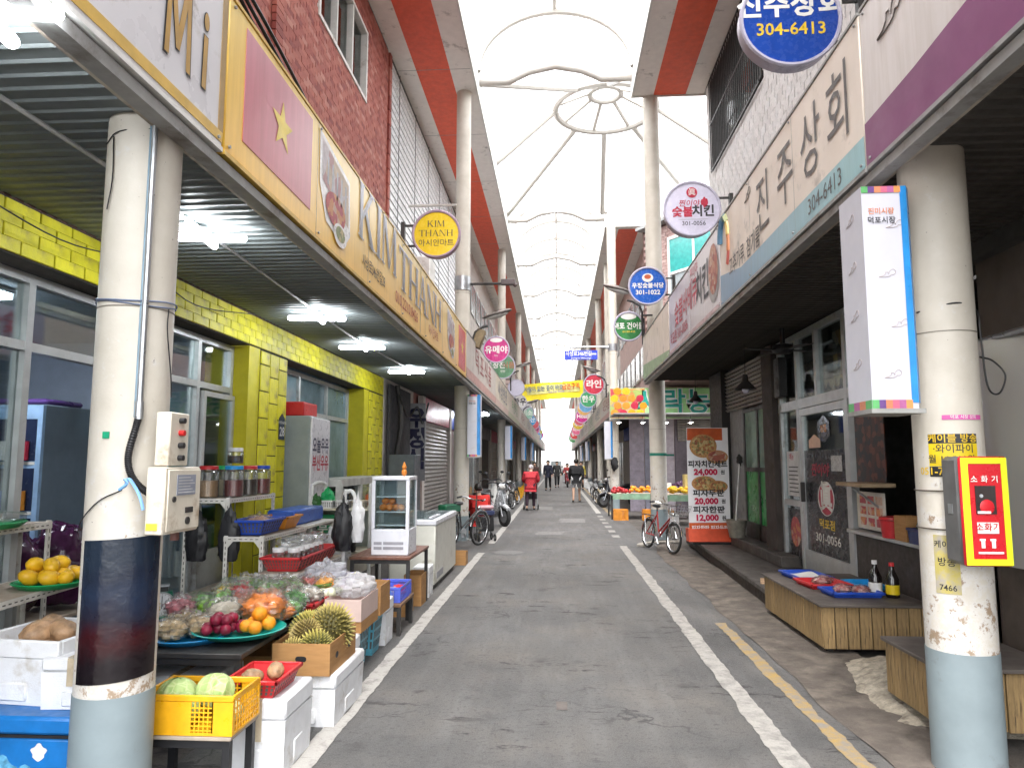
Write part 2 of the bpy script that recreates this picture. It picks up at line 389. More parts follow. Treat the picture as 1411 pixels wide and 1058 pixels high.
redb = brickmat('red_brick', [(.24, .045, .035), (.38, .09, .065), (.46, .14, .10), (.34, .075, .055), (.52, .22, .17)])
whitet = brickmat('white_tile', [(.74, .72, .70), (.8, .78, .76), (.68, .66, .64), (.76, .75, .74)])
pinkt = brickmat('pink_tile', [(.45, .3, .28), (.5, .34, .31), (.4, .26, .24), (.55, .4, .37)])
yelb = mat('yellow_brick_paint', (.73, .67, .022), .5, v=.10, s=9, dirt=(.40, .33, .06), da=.45, ds=4, rnd=.13, b=.35, bs=70)
mortar = mat('dark_mortar', (.06, .055, .045), .9); mortar_r = mat('red_mortar', (.13, .075, .065), .9)
wallg = mat('grey_plaster', (.3, .31, .31), .8, v=.12, dirt=(.2, .19, .18), da=.4)
wally = mat('yellow_plaster', (.58, .52, .02), .55, v=.1, s=4)

# ------------------------------------------------------------------ left brick building with the grocery
XL = -3.3
bl_ = thing('brick_building', 'two-storey red brick building with yellow tiled grocery on its ground floor', 'building', (0, 0, 0))
win_l = lambda y, z: not (9.15 < y < 11.65 and 7.8 < z < 9.1)
wb = MB()
for (a, b_, c_, d) in ((-2, 9.15, 3.2, 9.75), (11.65, 13.2, 3.2, 9.75), (9.15, 11.65, 3.2, 7.8), (9.15, 11.65, 9.1, 9.75)): wb.box(XL - .3, a, c_, XL - .012, b_, d)
wb.build('upper_wall', mortar_r, bl_, smooth=False)
field(bl_, 'brick', redb, XL - .012, 4.5, 13.2, 4.0, 9.72, .21, .075, .012, .022, win_l, 300)
pl = MB(); [pl.box(XL + .02, 7.6, 4.2 + k * .1, XL + .075, 7.82, 4.2 + k * .1 + .088) for k in range(54)]; pl.build('brick_pier', redb, bl_, smooth=False)
pl = MB(); [pl.box(XL - .02, 13.2, 4.0 + k * .3, XL + .05, 13.36, 4.0 + k * .3 + .28, .006) for k in range(19)]; pl.build('corner_brick', redb, bl_, smooth=False)
wn = put('window', None, bl_)
MB().box(XL - .2, 9.15, 7.8, XL + .03, 11.65, 7.86).box(XL - .2, 9.15, 9.04, XL + .03, 11.65, 9.1).box(XL - .2, 9.15, 7.86, XL + .03, 9.22, 9.04).box(XL - .2, 11.58, 7.86, XL + .03, 11.65, 9.04).box(XL - .12, 9.95, 7.86, XL + .02, 10.0, 9.04).box(XL - .12, 10.75, 7.86, XL + .02, 10.81, 9.04).build('window_frame', white, wn)
for i, (a, b_) in enumerate(((9.22, 9.95), (10.0, 10.75), (10.81, 11.58))): B(XL - .09, a, 7.86, XL - .08, b_, 9.04).build('pane', glassmat('window_glass_dark', (.4, .52, .5), .3), wn)
B(XL - .30, 9.2, 7.8, XL - .25, 11.6, 9.1).build('curtain', mat('curtain_grey', (.30, .36, .36), .9, stretch=(1, 14, .3), v=.4), wn)
B(XL - 5, -2, 9.75, XL, 13.2, 9.9).build('roof', wallg, bl_)
# ground floor: yellow tiled lintel and columns, recessed aluminium shop fronts, two rooms
B(XL - .25, -1, 2.86, XL - .012, 13.35, 3.2).build('lintel', mortar, bl_, smooth=False)
field(bl_, 'yellow_tile', yelb, XL - .012, 2.6, 13.35, 2.87, 3.2, .30, .083, .011, .016, None, 200)
for (a, b_) in ((7.72, 8.5), (12.35, 13.35)):
    B(XL - .5, a - .28 if a < 9 else a - .3, 0, XL - .014, b_, 2.858).build('column', wally, bl_, smooth=False)
    B(XL - .0138, a, 0, XL - .011, b_, 2.858).build('column_joint', mortar, bl_, smooth=False)
    n = 3 if a < 9 else 4
    for k in range(n):
        wd = (b_ - a) / n; z = -.12 * (k % 2)
        while z < 2.85:
            z0 = max(z, .0); z1 = min(z + .30, 2.855)
            if z1 - z0 > .03: put('yellow_tile', B(0, 0, 0, .014, wd - .012, z1 - z0 - .012, b=.003).mesh('yellow_tile', yelb), bl_, (XL - .011, a + k * wd + .004, z0))
            z += .30
roomw = mat('blue_white_room', (.42, .49, .60), .8, v=.05); roomd = mat('dim_room', (.2, .24, .26), .85, v=.1)
rm = MB()
rm.box(-7.0, .5, 0, -6.9, 8, 2.9).box(-7, 7.45, 0, XL - .55, 7.55, 2.9).box(-7, .4, 0, XL, .5, 2.9)
rm.build('room_wall', roomw, bl_, smooth=False); B(-7, .4, 2.9, XL - .26, 13.2, 2.96).build('room_ceiling', roomw, bl_, smooth=False)
MB().box(-6, 8.3, 0, -5.9, 13.2, 2.9).box(-6, 13.1, 0, XL - .5, 13.2, 2.9).build('back_room_wall', mat('pale_blue_room', (.45, .58, .62), .7), bl_, smooth=False)
B(-7, .4, -.004, XL - .02, 13.3, .012).build('shop_floor', mat('shop_floor', (.12, .115, .11), .5, v=.25, s=3), bl_)
shopg = glassmat('shop_glass', (.86, .93, .93), .12)
def frontage(parent, x, y0, y1, z0, z1, posts, transom, m=alu, pw=.06, glass=shopg, skip=()):
    f = MB(); f.box(x - .04, y0, z1 - pw, x + .04, y1, z1); f.box(x - .04, y0, transom - pw / 2, x + .039, y1, transom + pw / 2); f.box(x - .04, y0, z0, x + .039, y1, z0 + .07)
    ys = [y0] + list(posts) + [y1]
    for i, yy in enumerate(ys):
        a = yy if i == 0 else (yy - pw if i == len(ys) - 1 else yy - pw / 2); f.box(x - .042, a, z0, x + .042, a + pw, z1)
    f.build('shop_frame', m, parent, smooth=False)
    for i in range(len(ys) - 1):
        a, b_ = ys[i] + pw * .5, ys[i + 1] - pw * .5
        B(x - .006, a, transom + pw / 2, x + .002, b_, z1 - pw).build('pane', glass, parent, smooth=False)
        if i not in skip: B(x - .006, a, z0 + .07, x + .002, b_, transom - pw / 2).build('pane', glass, parent, smooth=False)
sf = thing('storefront', 'aluminium sliding shop front with transom lights beside the grocery cream pillar', 'shop front', (0, 0, 0))
frontage(sf, -3.52, 1.6, 7.43, 0, 2.84, (3.0, 4.45, 6.05, 6.7), 2.36, skip=(2,))
MB().box(-3.5, 6.75, .05, -3.44, 6.80, 2.3).box(-3.5, 7.36, .05, -3.44, 7.41, 2.3).box(-3.5, 6.8, 2.25, -3.44, 7.36, 2.3).box(-3.5, 6.8, .05, -3.44, 7.36, .75).build('sliding_door', alu, sf, smooth=False)
B(-3.475, 6.8, .75, -3.465, 7.36, 2.25).build('pane', glassmat('door_glass', (.6, .72, .68), .25), sf, smooth=False)
sf2 = thing('storefront', 'glazed shop front behind the tall milk fridge between yellow columns', 'shop front', (0, 0, 0))
frontage(sf2, -3.62, 8.5, 12.05, 0, 2.84, (9.7, 10.9), 2.3, glass=glassmat('blue_glass', (.66, .84, .90), .14, milky=.3, ms=.9))
for (y, lab) in ((8.38, None),):   # enamel house number plate on the column
    t = thing('house_number_plate', 'small dark blue house number plate reading 28 on yellow column', 'plate', (XL + .006, 8.36, 2.02))
    MB().prism([(0, -.085, -.15), (0, .085, -.15), (0, .085, .1), (0, 0, .16), (0, -.085, .1)], (.008, 0, 0)).build('plate', mat('plate_navy', (.015, .03, .06), .35), t)
    txt(t, '28', .11, (.0095, 0, -.06), Y, Z, white, .02); txt(t, '사상로346번길', .03, (.0095, 0, .05), Y, Z, white)

# ------------------------------------------------------------------ canopies: soffit slats, channel, beam
slat_l = mat('soffit_slat_grey', (.17, .19, .19), .42, m=.25, v=.12, s=3, rnd=.08); slat_r = mat('soffit_slat_brown', (.055, .05, .044), .5, v=.15, rnd=.1)
chan = mat('channel_grey', (.28, .28, .27), .5, v=.1, dirt=(.13, .11, .1), da=.4); beige = mat('beige_trim', (.42, .37, .3), .6, v=.15, dirt=(.15, .12, .1), da=.5)
def canopy(label, sgn, xf, xb, z, y0, y1, sm, slats_to, pitch=.1):
    t = thing('canopy', label, 'canopy', (0, 0, 0)); n = int((min(y1, slats_to) - y0) / pitch)
    me = MB().prism([(xb, 0, .0), (xb, .012, .012), (xb, pitch - .012, .012), (xb, pitch - .004, 0), (xb, pitch - .004, .03), (xb, 0, .03)], (xf + .12 * sgn - xb, 0, 0)).mesh('slat', sm, False)
    for i in range(n): put('slat', me, t, (0, y0 + i * pitch, z))
    B(xb, y0, z + .03, xf + .12 * sgn, y1, z + .10).build('deck', darkm, t, smooth=False)
    if slats_to < y1: B(xb, y0 + n * pitch, z, xf + .12 * sgn, y1, z + .03).build('soffit_panel', sm, t, smooth=False)
    B(xf + .066 * sgn, y0, z - .05, xf + .12 * sgn, y1, z + .08).build('edge_beam', beige, t, smooth=False)
    B(xf - .02 * sgn, y0, z - .085, xf + .06 * sgn, y1, z - .03).build('edge_channel', chan, t, smooth=False)
    B(xb, y0, z + .11, xf + .1 * sgn, y1, z + .16).build('top_sheet', wallg, t, smooth=False)
    return t
XFL, XFR = -1.75, 1.87
cl1 = canopy('long grey slatted canopy over the grocery stalls', -1, XFL, XL + .0, 3.2, 0.0, 13.4, slat_l, 13.4)
cl2 = canopy('slatted canopy over the shops beyond the seated person', -1, XFL, XL + .0, 3.2, 13.42, 100, slat_l, 30)
cr1 = canopy('dark brown slatted canopy over the chicken shop', 1, XFR, 3.9, 3.33, 0.0, 15.3, slat_r, 15.3)
cr2 = canopy('dark canopy over the far shops past the fruit stall', 1, XFR, 3.6, 3.2, 24.0, 100, slat_r, 36)

# ------------------------------------------------------------------ right white-tiled building with the chicken shop
XR = 3.3
br = thing('tiled_building', 'white tiled upper storey above the chicken shop canopy', 'building', (0, 0, 0))
win_r = lambda y, z: not (11.0 < y < 14.6 and 7.7 < z < 9.55)
wb = MB()
for (a, b_, c_, d) in ((-2, 11.0, 3.2, 9.75), (14.6, 15.1, 3.2, 9.75), (11.0, 14.6, 3.2, 7.7), (11.0, 14.6, 9.55, 9.75)): wb.box(XR + .012, a, c_, XR + .3, b_, d)
wb.box(XR + .3, 14.8, 0, 9, 15.1, 9.75)
wb.build('upper_wall', mat('tile_grout', (.05, .048, .046), .9), br, smooth=False)
field(br, 'wall_tile', whitet, XR + .012, 4.6, 15.1, 4.2, 9.72, .25, .15, .026, .018, win_r, 300, nrm=-1)
wn = put('window', None, br); f = MB()
f.box(XR - .03, 11.0, 7.7, XR + .2, 14.6, 7.76).box(XR - .03, 11.0, 9.49, XR + .2, 14.6, 9.55).box(XR - .03, 11, 7.76, XR + .2, 11.07, 9.49).box(XR - .03, 14.53, 7.76, XR + .2, 14.6, 9.49)
f.build('window_frame', darkm, wn, smooth=False); B(XR + .12, 11.07, 7.76, XR + .13, 14.53, 9.49).build('pane', glassmat('window_glass_dark', (.4, .52, .5), .3), wn, smooth=False)
f = MB(); [f.cyl((XR - .06, 11.05 + k * .13, 7.6), (XR - .06, 11.05 + k * .13, 9.6), .012, n=6) for k in range(28)]; [f.box(XR - .07, 11.0, zz, XR - .05, 14.6, zz + .03) for zz in (7.6, 8.6, 9.57)]
f.build('window_grille', darkm, wn); B(XR + .2, 11, 7.7, XR + .28, 14.6, 9.55).build('curtain', mat('dim_room', (.2, .24, .26), .85), wn)
wn = put('balcony_rail', None, br); f = MB(); [f.cyl((XR - .09, 9.6 + k * .11, 4.4), (XR - .09, 9.6 + k * .11, 5.05), .014, n=6) for k in range(44)]; f.box(XR - .11, 9.5, 5.05, XR - .07, 14.6, 5.09).box(XR - .11, 9.5, 4.4, XR - .07, 14.6, 4.43); f.build('rail_bars', darkm, wn)
for k in range(4): B(XR - .10, 5.9 + k * .75, 4.75, XR - .03, 6.4 + k * .75, 5.0, .01).build('vent_window', white, br); B(XR - .104, 5.95 + k * .75, 4.78, XR - .101, 6.35 + k * .75, 4.97).build('pane', darkm, br)
B(XR, -2, 9.75, XR + 5, 15.1, 9.9).build('roof', wallg, br)
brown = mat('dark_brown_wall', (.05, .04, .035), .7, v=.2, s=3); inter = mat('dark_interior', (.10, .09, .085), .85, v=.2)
MB().box(6, .2, 0, 6.1, 15, 3.3).box(3.6, 10.55, 0, 6, 10.65, 3.3).box(3.9, .2, 3.26, 6, 14.8, 3.3).box(3.6, 4.9, 0, 6, 5.0, 3.3).build('room_wall', inter, br, smooth=False)

# ------------------------------------------------------------------ arcade: columns, side beams, vault
arc = thing('arcade_roof', 'white steel arcade roof with translucent barrel vault over the street', 'roof', (0, 0, 0))
soff = mat('eave_white', (.84, .80, .75), .55, v=.04, dirt=(.36, .33, .3), da=.15); redst = mat('eave_red', (.80, .115, .05), .5, v=.08)
YE = 110; ZE = 9.75
def eave(sgn, y0, y1):
    q = lambda a, b_, n, m, dz=0: B(a * sgn, y0, ZE + dz, b_ * sgn, y1, ZE + .12).build(n, m, arc, smooth=False)
    q(1.74, 2.19, 'eave_panel', soff); q(2.192, 2.90, 'red_panel', redst); q(2.902, 3.3, 'eave_panel', soff)
    B(1.70 * sgn, y0, ZE - .03, 1.738 * sgn, y1, ZE + .5).build('eave_fascia', white, arc, smooth=False)
    B(1.74 * sgn, y0, ZE + .122, 3.6 * sgn, y1, ZE + .4).build('eave_box', white, arc, smooth=False)
    g = MB(); [g.box(1.76 * sgn, y0 + k * 3, ZE - .003, 3.28 * sgn, y0 + k * 3 + .012, ZE - .0005) for k in range(1, int((y1 - y0) / 3))]
    if g.v: g.build('eave_joint', chan, arc, smooth=False)
eave(-1, -4, YE); eave(1, -4, 15.35); eave(1, 24.52, YE)
B(1.69, 15.352, ZE - .03, 3.6, 15.4, ZE + .5).build('eave_fascia', white, arc, smooth=False)
B(1.69, 24.2, ZE - .035, 9, 24.5, ZE + .45).build('eave_fascia', white, arc, smooth=False)
rib_m = mat('rib_steel', (.58, .55, .51), .4, v=.05); rib_d = mat('rib_steel_grey', (.42, .40, .37), .45, v=.06)
VS, VR, HW = ZE + .5, 1.35, 1.72
def vault(y, off=0, n=20): return [(HW * math.cos(PI - PI * i / n) , y, VS + off + VR * math.sin(PI * i / n)) for i in range(n + 1)]
rib_me = MB().tube(vault(0, -.05), .085, 8).mesh('rib', rib_d)
ys = [-3, 1, 5, 9, 12, 14.9] + [24.2 + 2.3 * k for k in range(37)]
for y in ys: put('rib', rib_me, arc, (0, y, 0))
tie_me = MB().tube([(-1.72, 0, VS - .1), (-1.05, 0, VS - .1), (-.6, 0, VS + .12), (0, 0, VS + .24), (.6, 0, VS + .12), (1.05, 0, VS - .1), (1.72, 0, VS - .1)], .10, 10).mesh('tie_beam', rib_m)
for y in [3.4, 15.25] + [24.6 + 5.75 * k for k in range(14)]: put('tie_beam', tie_me, arc, (0, y, 0))
for s in (-1, 1):
    for z_, x_ in ((VS + VR - .02, 0),):
        if s == 1: continue
        MB().cyl((0, 24.2, z_), (0, YE, z_), .05, n=6).cyl((0, -4, z_), (0, 14.9, z_), .05, n=6).build('purlin', rib_d, arc)
    MB().cyl((s * 1.2, 24.2, VS + VR * .7), (s * 1.2, YE, VS + VR * .7), .02, n=6).build('purlin', rib_d, arc)
# hip-roofed crossing over the side alley: two rings and hip rafters
CXx, CYy = 1.45, 19.8
for r_, z_, th in ((1.45, 11.75, .10), (.45, 12.2, .085)):
    MB().tube([(CXx + r_ * math.cos(a * PI / 18), CYy + r_ * math.sin(a * PI / 18), z_) for a in range(36)], th, 8, True).build('ring', rib_d, arc)
base = [(-1.72, 15.4), (-1.72, 17.6), (-1.72, 19.8), (-1.72, 22), (-1.72, 24.2), (.2, 24.2), (1.6, 24.2), (3.2, 24.2), (5, 24.2), (5, 22), (5, 19.8), (5, 17.6), (5, 15.4), (3.2, 15.4), (1.45, 15.4), (-.2, 15.4)]
for (x, y) in base[::2]:
    d = Vector((x - CXx, y - CYy, 0)).normalized()
    MB().cyl((CXx + d.x * 1.45, CYy + d.y * 1.45, 11.72), (x, y, ZE + .45), .085, n=8).build('hip_rafter', rib_d, arc)
for k in range(8):
    a = k * PI / 4 + .2; MB().cyl((CXx + .45 * math.cos(a), CYy + .45 * math.sin(a), 12.2), (CXx + 1.45 * math.cos(a), CYy + 1.45 * math.sin(a), 11.75), .06, n=6).build('ring_spoke', rib_d, arc)
B(4.9, 15.4, ZE - .02, 5.1, 24.2, ZE + .45).build('eave_fascia', white, arc, smooth=False)
# translucent sheet
def sheetmat():
    M_ = bpy.data.materials.new('roof_sheet'); M_.use_nodes = True; t = M_.node_tree; L = t.links.new
    for x in list(t.nodes):
        if x.type == 'BSDF_PRINCIPLED': t.nodes.remove(x)
    a = N(t, 'BsdfTransparent'); a.inputs[0].default_value = (.95, .95, .95, 1); b_ = N(t, 'BsdfTranslucent'); b_.inputs[0].default_value = (.9, .89, .88, 1)
    tc = N(t, 'TexCoord'); r_ = ramp(t, noise_n(t, tc.outputs['Object'], .7), .3, .7, (.28, .28, .28, 1), (.4, .4, .4, 1))
    m = N(t, 'MixShader'); L(r_, m.inputs[0]); L(a.outputs[0], m.inputs[1]); L(b_.outputs[0], m.inputs[2]); L(m.outputs[0], t.nodes['Material Output'].inputs['Surface']); return M_
rs = sheetmat()
def vs(y0, y1): return MB().grid(lambda u, v: ((HW + .05) * math.cos(PI - PI * u), y0 + (y1 - y0) * v, VS + .06 + (VR + .02) * math.sin(PI * u)), 24, 1).build('roof_sheet', rs, arc)
vs(-4, 15.3); vs(24.15, YE)
for i in range(len(base)):
    a, b_ = base[i], base[(i + 1) % len(base)]; p = []
    for (x, y) in (a, b_):
        d = Vector((x - CXx, y - CYy, 0)).normalized(); p.append((Vector((x, y, ZE + .52)), Vector((CXx + d.x * 1.45, CYy + d.y * 1.45, 11.82))))
    MB().add([p[0][0], p[1][0], p[1][1], p[0][1]], [(0, 1, 2, 3)]).add([p[0][1], p[1][1], (CXx, CYy, 12.35)], [(0, 1, 2)]).build('roof_sheet', rs, arc, smooth=False)
# columns of the arcade, each from the ground through the canopy up to the eave
greyb = mat('pillar_grey', (.22, .27, .29), .5, v=.08, s=4, dirt=(.15, .15, .15), da=.2)
def pillarmat(n, worn):
    M_, t, p = nodes(n); L = t.links.new; tc = N(t, 'TexCoord'); ve = tc.outputs['Object']; f = noise_n(t, ve, 4, 5)
    col = ramp(t, f, .3, .7, (.52, .48, .41, 1), (.62, .58, .51, 1))
    a = noise_n(t, ve, 9, 8, .75); sep = N(t, 'SeparateXYZ'); L(ve, sep.inputs[0])
    hz = N(t, 'MapRange'); hz.inputs['From Min'].default_value = 1.9; hz.inputs['From Max'].default_value = .9; L(sep.outputs['Z'], hz.inputs['Value'])
    ad = N(t, 'Math', operation='MULTIPLY_ADD'); L(hz.outputs[0], ad.inputs[0]); ad.inputs[1].default_value = worn; L(a, ad.inputs[2])
    col = mixc(t, ramp(t, ad.outputs[0], .60, .69), col, (.60, .58, .55)); col = mixc(t, ramp(t, ad.outputs[0], .70, .75), col, (.30, .22, .15))
    sp = noise_n(t, ve, 30, 3, .8); col = mixc(t, ramp(t, sp, .70, .74), col, (.13, .10, .08))
    L(col, p.inputs['Base Color']); p.inputs['Roughness'].default_value = .5
    bp = N(t, 'Bump'); bp.inputs['Strength'].default_value = .35; bp.inputs['Distance'].default_value = .006; L(a, bp.inputs['Height']); L(bp.outputs[0], p.inputs['Normal']); return M_
pm1 = pillarmat('pillar_cream', .15); pm2 = pillarmat('pillar_cream_worn', .16)
def pillar(x, y, r, zg, label, m=pm1, top=True, seam=1.5):
    t = thing('pillar', label, 'pillar', (x, y, 0), 0, 'cream arcade pillars')
    MB().cyl((0, 0, 0), (0, 0, zg), r + .003, n=36).build('painted_base', greyb, t)
    MB().cyl((0, 0, zg), (0, 0, ZE), r, n=36).build('shaft', m, t)
    MB().cyl((0, 0, 2.3), (0, 0, 2.305), r + .0025, n=36).cyl((0, 0, 5.2), (0, 0, 5.206), r + .003, n=36).build('seam', mat('seam', (.2, .18, .15), .7), t)
    return t
pL1 = pillar(-1.98, 3.2, .163, .60, 'thick cream pillar with grey base, junction boxes and dark poster')
pR1 = pillar(2.14, 4.08, .17, .62, 'thick cream pillar carrying the red fire extinguisher box', pm2)
pL2 = pillar(-2.02, 15.0, .16, .5, 'cream pillar rising behind the seated person in red', pm2)
pR2 = pillar(2.14, 15.5, .175, .62, 'cream pillar with a green cloth band behind the red bicycle', pm2)
pR3 = pillar(1.88, 24.0, .15, .75, 'cream pillar with grey base at the fruit stall corner')
for i, y in enumerate((26.8, 38.6, 50.4, 62.2, 74, 86)):
    pillar(-2.1, y, .15, .6, '%s cream pillar along the left shops beyond the parked scooters' % ('first', 'second', 'third', 'fourth', 'fifth', 'sixth')[i])
for i, y in enumerate((29, 35.6, 47, 58.6, 70, 82)):
    pillar(2.1, y, .15, .6, '%s cream pillar along the right shops past the fruit stall' % ('first', 'second', 'third', 'fourth', 'fifth', 'sixth')[i])
MB().cyl((0, 0, 1.74), (0, 0, 1.80), .18, n=24).box(.15, -.12, 1.735, .32, -.10, 1.775).build('cloth_band', mat('band_green', (.02, .2, .14), .7), pR2)

# ------------------------------------------------------------------ blocks further down both sides
def block(side, y0, y1, m, label, rows, upper=9.75, zb=3.4, wide=1.2, pane='pane_sky'):
    t = thing('building', label, 'building', (0, 0, 0)); x = XL if side < 0 else XR; s = side
    B(x, y0, 0, x + s * 5, y1 - .02, upper).build('wall', m, t, smooth=False)
    for (z0, z1) in rows:
        n = max(1, int((y1 - y0 - .6) / (wide + .5))); st = (y1 - y0 - .6) / n
        for k in range(n):
            a = y0 + .4 + k * st; f = put('window', B(x - s * .02, a, z0, x - s * .05, a + st - .5, z1).mesh('window', alu, False), t)
            B(x - s * .053, a + .06, z0 + .06, x - s * .056, a + st / 2 - .28, z1 - .06).build('pane', MATS[pane], f, smooth=False)
            B(x - s * .053, a + st / 2 - .22, z0 + .06, x - s * .056, a + st - .56, z1 - .06).build('pane', MATS[pane], f, smooth=False)
    return t
mat('pane_sky', (.35, .4, .42), .12, spec=.8); mat('pane_teal', (.05, .36, .34), .15, spec=.7)
lw = mat('pale_wall', (.58, .54, .5), .75, v=.08, dirt=(.4, .36, .32), da=.3)
b2 = block(-1, 13.4, 16.2, lw, 'pale plastered building behind the louvred side wall', [])
# polycarbonate louvre wall above the gap between the brick building and the next
lo = thing('louvre_wall', 'white translucent louvre wall above the eave next to brick building', 'louvre', (XL + .02, 13.42, 0))
lm = mat('louvre_white', (.78, .80, .82), .3, v=.05)
for k in range(22):
    MB().prism([(0, 0, 0), (.03, 0, 0), (.006, 0, .165), (0, 0, .165)], (0, 9.8, 0)).build('louvre_blade', lm, lo, (0, 0, 5.9 + k * .17), smooth=False)
MB().box(-.02, -.05, 5.6, .02, 9.9, 5.66).box(-.02, -.05, 9.6, .02, 9.9, 9.66).build('louvre_frame', darkm, lo)
for k in range(6): B(.032, .6 + k * 1.7, 5.6, .04, .625 + k * 1.7, 9.65).build('louvre_post', darkm, lo)
block(-1, 16.2, 24.5, pinkt if False else mat('pink_plaster', (.47, .22, .2), .8, v=.15, s=9), 'reddish building wall seen past the round yellow sign', [(5.0, 6.2)])
cols = [(.6, .56, .52), (.52, .38, .35), (.62, .6, .58), (.5, .36, .33), (.64, .61, .57), (.56, .5, .45)]
for i in range(6):
    y0 = 24.5 + i * 13; m_ = mat('wall_left_%d' % i, cols[i], .8, v=.1, s=4, dirt=(.35, .3, .27), da=.25)
    block(-1, y0, y0 + 13, m_, '%s building on the left side past the reddish wall' % ('first', 'second', 'third', 'fourth', 'fifth', 'sixth')[i], [(4.8, 6.0), (7.3, 8.5)])
    m_ = mat('wall_right_%d' % i, cols[(i + 3) % 6], .8, v=.1, s=4, dirt=(.35, .3, .27), da=.25)
    block(1, y0 - .2, y0 + 12.8, m_, '%s building on the right side past the green fruit sign' % ('first', 'second', 'third', 'fourth', 'fifth', 'sixth')[i], [(4.8, 6.0), (7.3, 8.5)])
# oblique pink-tiled corner house across the side alley, with teal windows
pk = thing('corner_house', 'pink tiled upper storey with teal window panes across the side alley', 'house', (6.2, 18.86, 0), math.atan2(4.4, -3.0))
L_ = 5.85
B(0, -4, 4.15, L_, -.012, 9.3).build('wall', mortar_r, pk, smooth=False)
rest = MB(); [rest.box(.02 + i * .21 + (j % 2) * .1, -.012, 4.17 + j * .11, .02 + i * .21 + (j % 2) * .1 + .19, .006, 4.268 + j * .11) for j in range(46) for i in range(27)]
rest.build('tile_field', pinkt, pk, smooth=False, kind='stuff')
for (a, b_) in ((2.35, 4.6),):
    w_ = put('window', MB().box(a, .01, 6.78, b_, .06, 6.87).box(a, .01, 7.53, b_, .06, 7.61).box(a, .01, 8.68, b_, .06, 8.78).box(a, .01, 6.78, a + .08, .058, 8.78).box(b_ - .08, .01, 6.78, b_, .058, 8.78).box((a + b_) / 2 - .04, .01, 6.78, (a + b_) / 2 + .04, .057, 8.78).mesh('window', white, False), pk)
    B(a + .08, .02, 7.61, b_ - .08, .03, 8.68).build('pane', MATS['pane_teal'], w_, smooth=False); B(a + .08, .02, 6.87, b_ - .08, .03, 7.53).build('pane', MATS['pane_sky'], w_, smooth=False)
B(-.3, -4.2, 9.3, L_, .3, 9.4).build('roof', wallg, pk)

# ================================================================== FASCIA SIGNS
def grad(n, a, b_, axis, lo, hi, r=.3):
    M_, t, p = nodes(n); L = t.links.new; tc = N(t, 'TexCoord'); sep = N(t, 'SeparateXYZ'); L(tc.outputs['Object'], sep.inputs[0])
    mr = N(t, 'MapRange'); mr.inputs['From Min'].default_value = lo; mr.inputs['From Max'].default_value = hi; L(sep.outputs[axis], mr.inputs['Value'])
    f = noise_n(t, tc.outputs['Object'], 2.5); col = mixc(t, mr.outputs[0], a, b_)
    mp = N(t, 'Mapping'); mp.inputs['Scale'].default_value = (1, 7, .5); L(tc.outputs['Object'], mp.inputs['Vector']); col = mixc(t, 1.0, col, ramp(t, noise_n(t, mp.outputs[0], 2.2, 6, .7), .42, .7, (1, 1, 1, 1), (.86, .84, .80, 1)), 'MULTIPLY')
    L(mixc(t, 1.0, col, ramp(t, f, .3, .7, (.90, .90, .90, 1), (1, 1, 1, 1)), 'MULTIPLY'), p.inputs['Base Color']); p.inputs['Roughness'].default_value = r
    MATS[n] = M_; return M_
def board(side, y0, y1, z0, z1, m, label, frame=None, d=.09, name='sign_board'):
    """flat sign box on the canopy edge; parts sit just proud of its face"""
    x = XFL if side < 0 else XFR; s = -side
    t = thing(name, label, 'sign', (x, (y0 + y1) / 2, z0)); h = z1 - z0; w_ = (y1 - y0) / 2 - .006
    B(-.06 * s, -w_, .0, .03 * s, w_, h, .006).build('face', m, t)
    fm = frame or white
    MB().box(-.06 * s, -w_, -.025, .036 * s, w_, -.001).box(-.06 * s, -w_, h + .001, .036 * s, w_, h + .02).build('frame', fm, t, smooth=False)
    return t, s
EPS = .0335
def rect(t, s, y0, y1, z0, z1, m, name, e=EPS, sm=False): return B(e * s, y0, z0, (e - .003) * s, y1, z1).build(name, m, t, smooth=sm)
def flat(t, s, pts, m, name, e=EPS): return MB().add([(e * s, y, z) for y, z in pts], [tuple(range(len(pts)))]).build(name, m, t, smooth=False)
gold = mat('gold_letter', (.46, .27, .06), .4, v=.1); goldb = mat('gold_border', (.62, .4, .08), .4)
signw = mat('sign_white', (.66, .65, .68), .3, v=.03, s=1.5, dirt=(.5, .48, .46), da=.1)
t, s = board(-1, .6, 3.44, 3.215, 4.1, signw, 'white sign board with gold letters and gold lower border')
rect(t, s, -1.41, 1.41, .02, .075, goldb, 'border'); rect(t, s, 1.36, 1.412, .077, .88, mat('gold_edge', (.35, .22, .07), .4), 'border')
def letter_m(y0, z0, w_, h, g_):
    q = [(0, 0), (.17, 0), (.2, .66), (.42, .14), (.56, .14), (.8, .66), (.83, 0), (1, 0), (.93, 1), (.76, 1), (.49, .38), (.24, 1), (.07, 1)]
    return [(y0 + (p[0] - .5) * w_ * (1 + g_) , z0 + (p[1] - .5) * h * (1 + g_ * .5)) for p in q]
flat(t, s, letter_m(.95, .42, .22, .46, .10), ink, 'letter_outline', EPS + .001); flat(t, s, letter_m(.95, .42, .22, .46, 0), gold, 'letter', EPS + .003)
for g_, m_, e_ in ((.006, ink, .001), (0, gold, .003)):
    flat(t, s, [(1.17 - g_, .20 - g_), (1.21 + g_, .20 - g_), (1.215 + g_, .47 + g_), (1.175 - g_, .47 + g_)], m_, 'letter' if not g_ else 'letter_outline', EPS + e_)
    flat(t, s, [(1.195 + (.024 + g_) * math.cos(k * PI / 8), .545 + (.045 + g_) * math.sin(k * PI / 8)) for k in range(16)], m_, 'letter' if not g_ else 'letter_outline', EPS + e_)
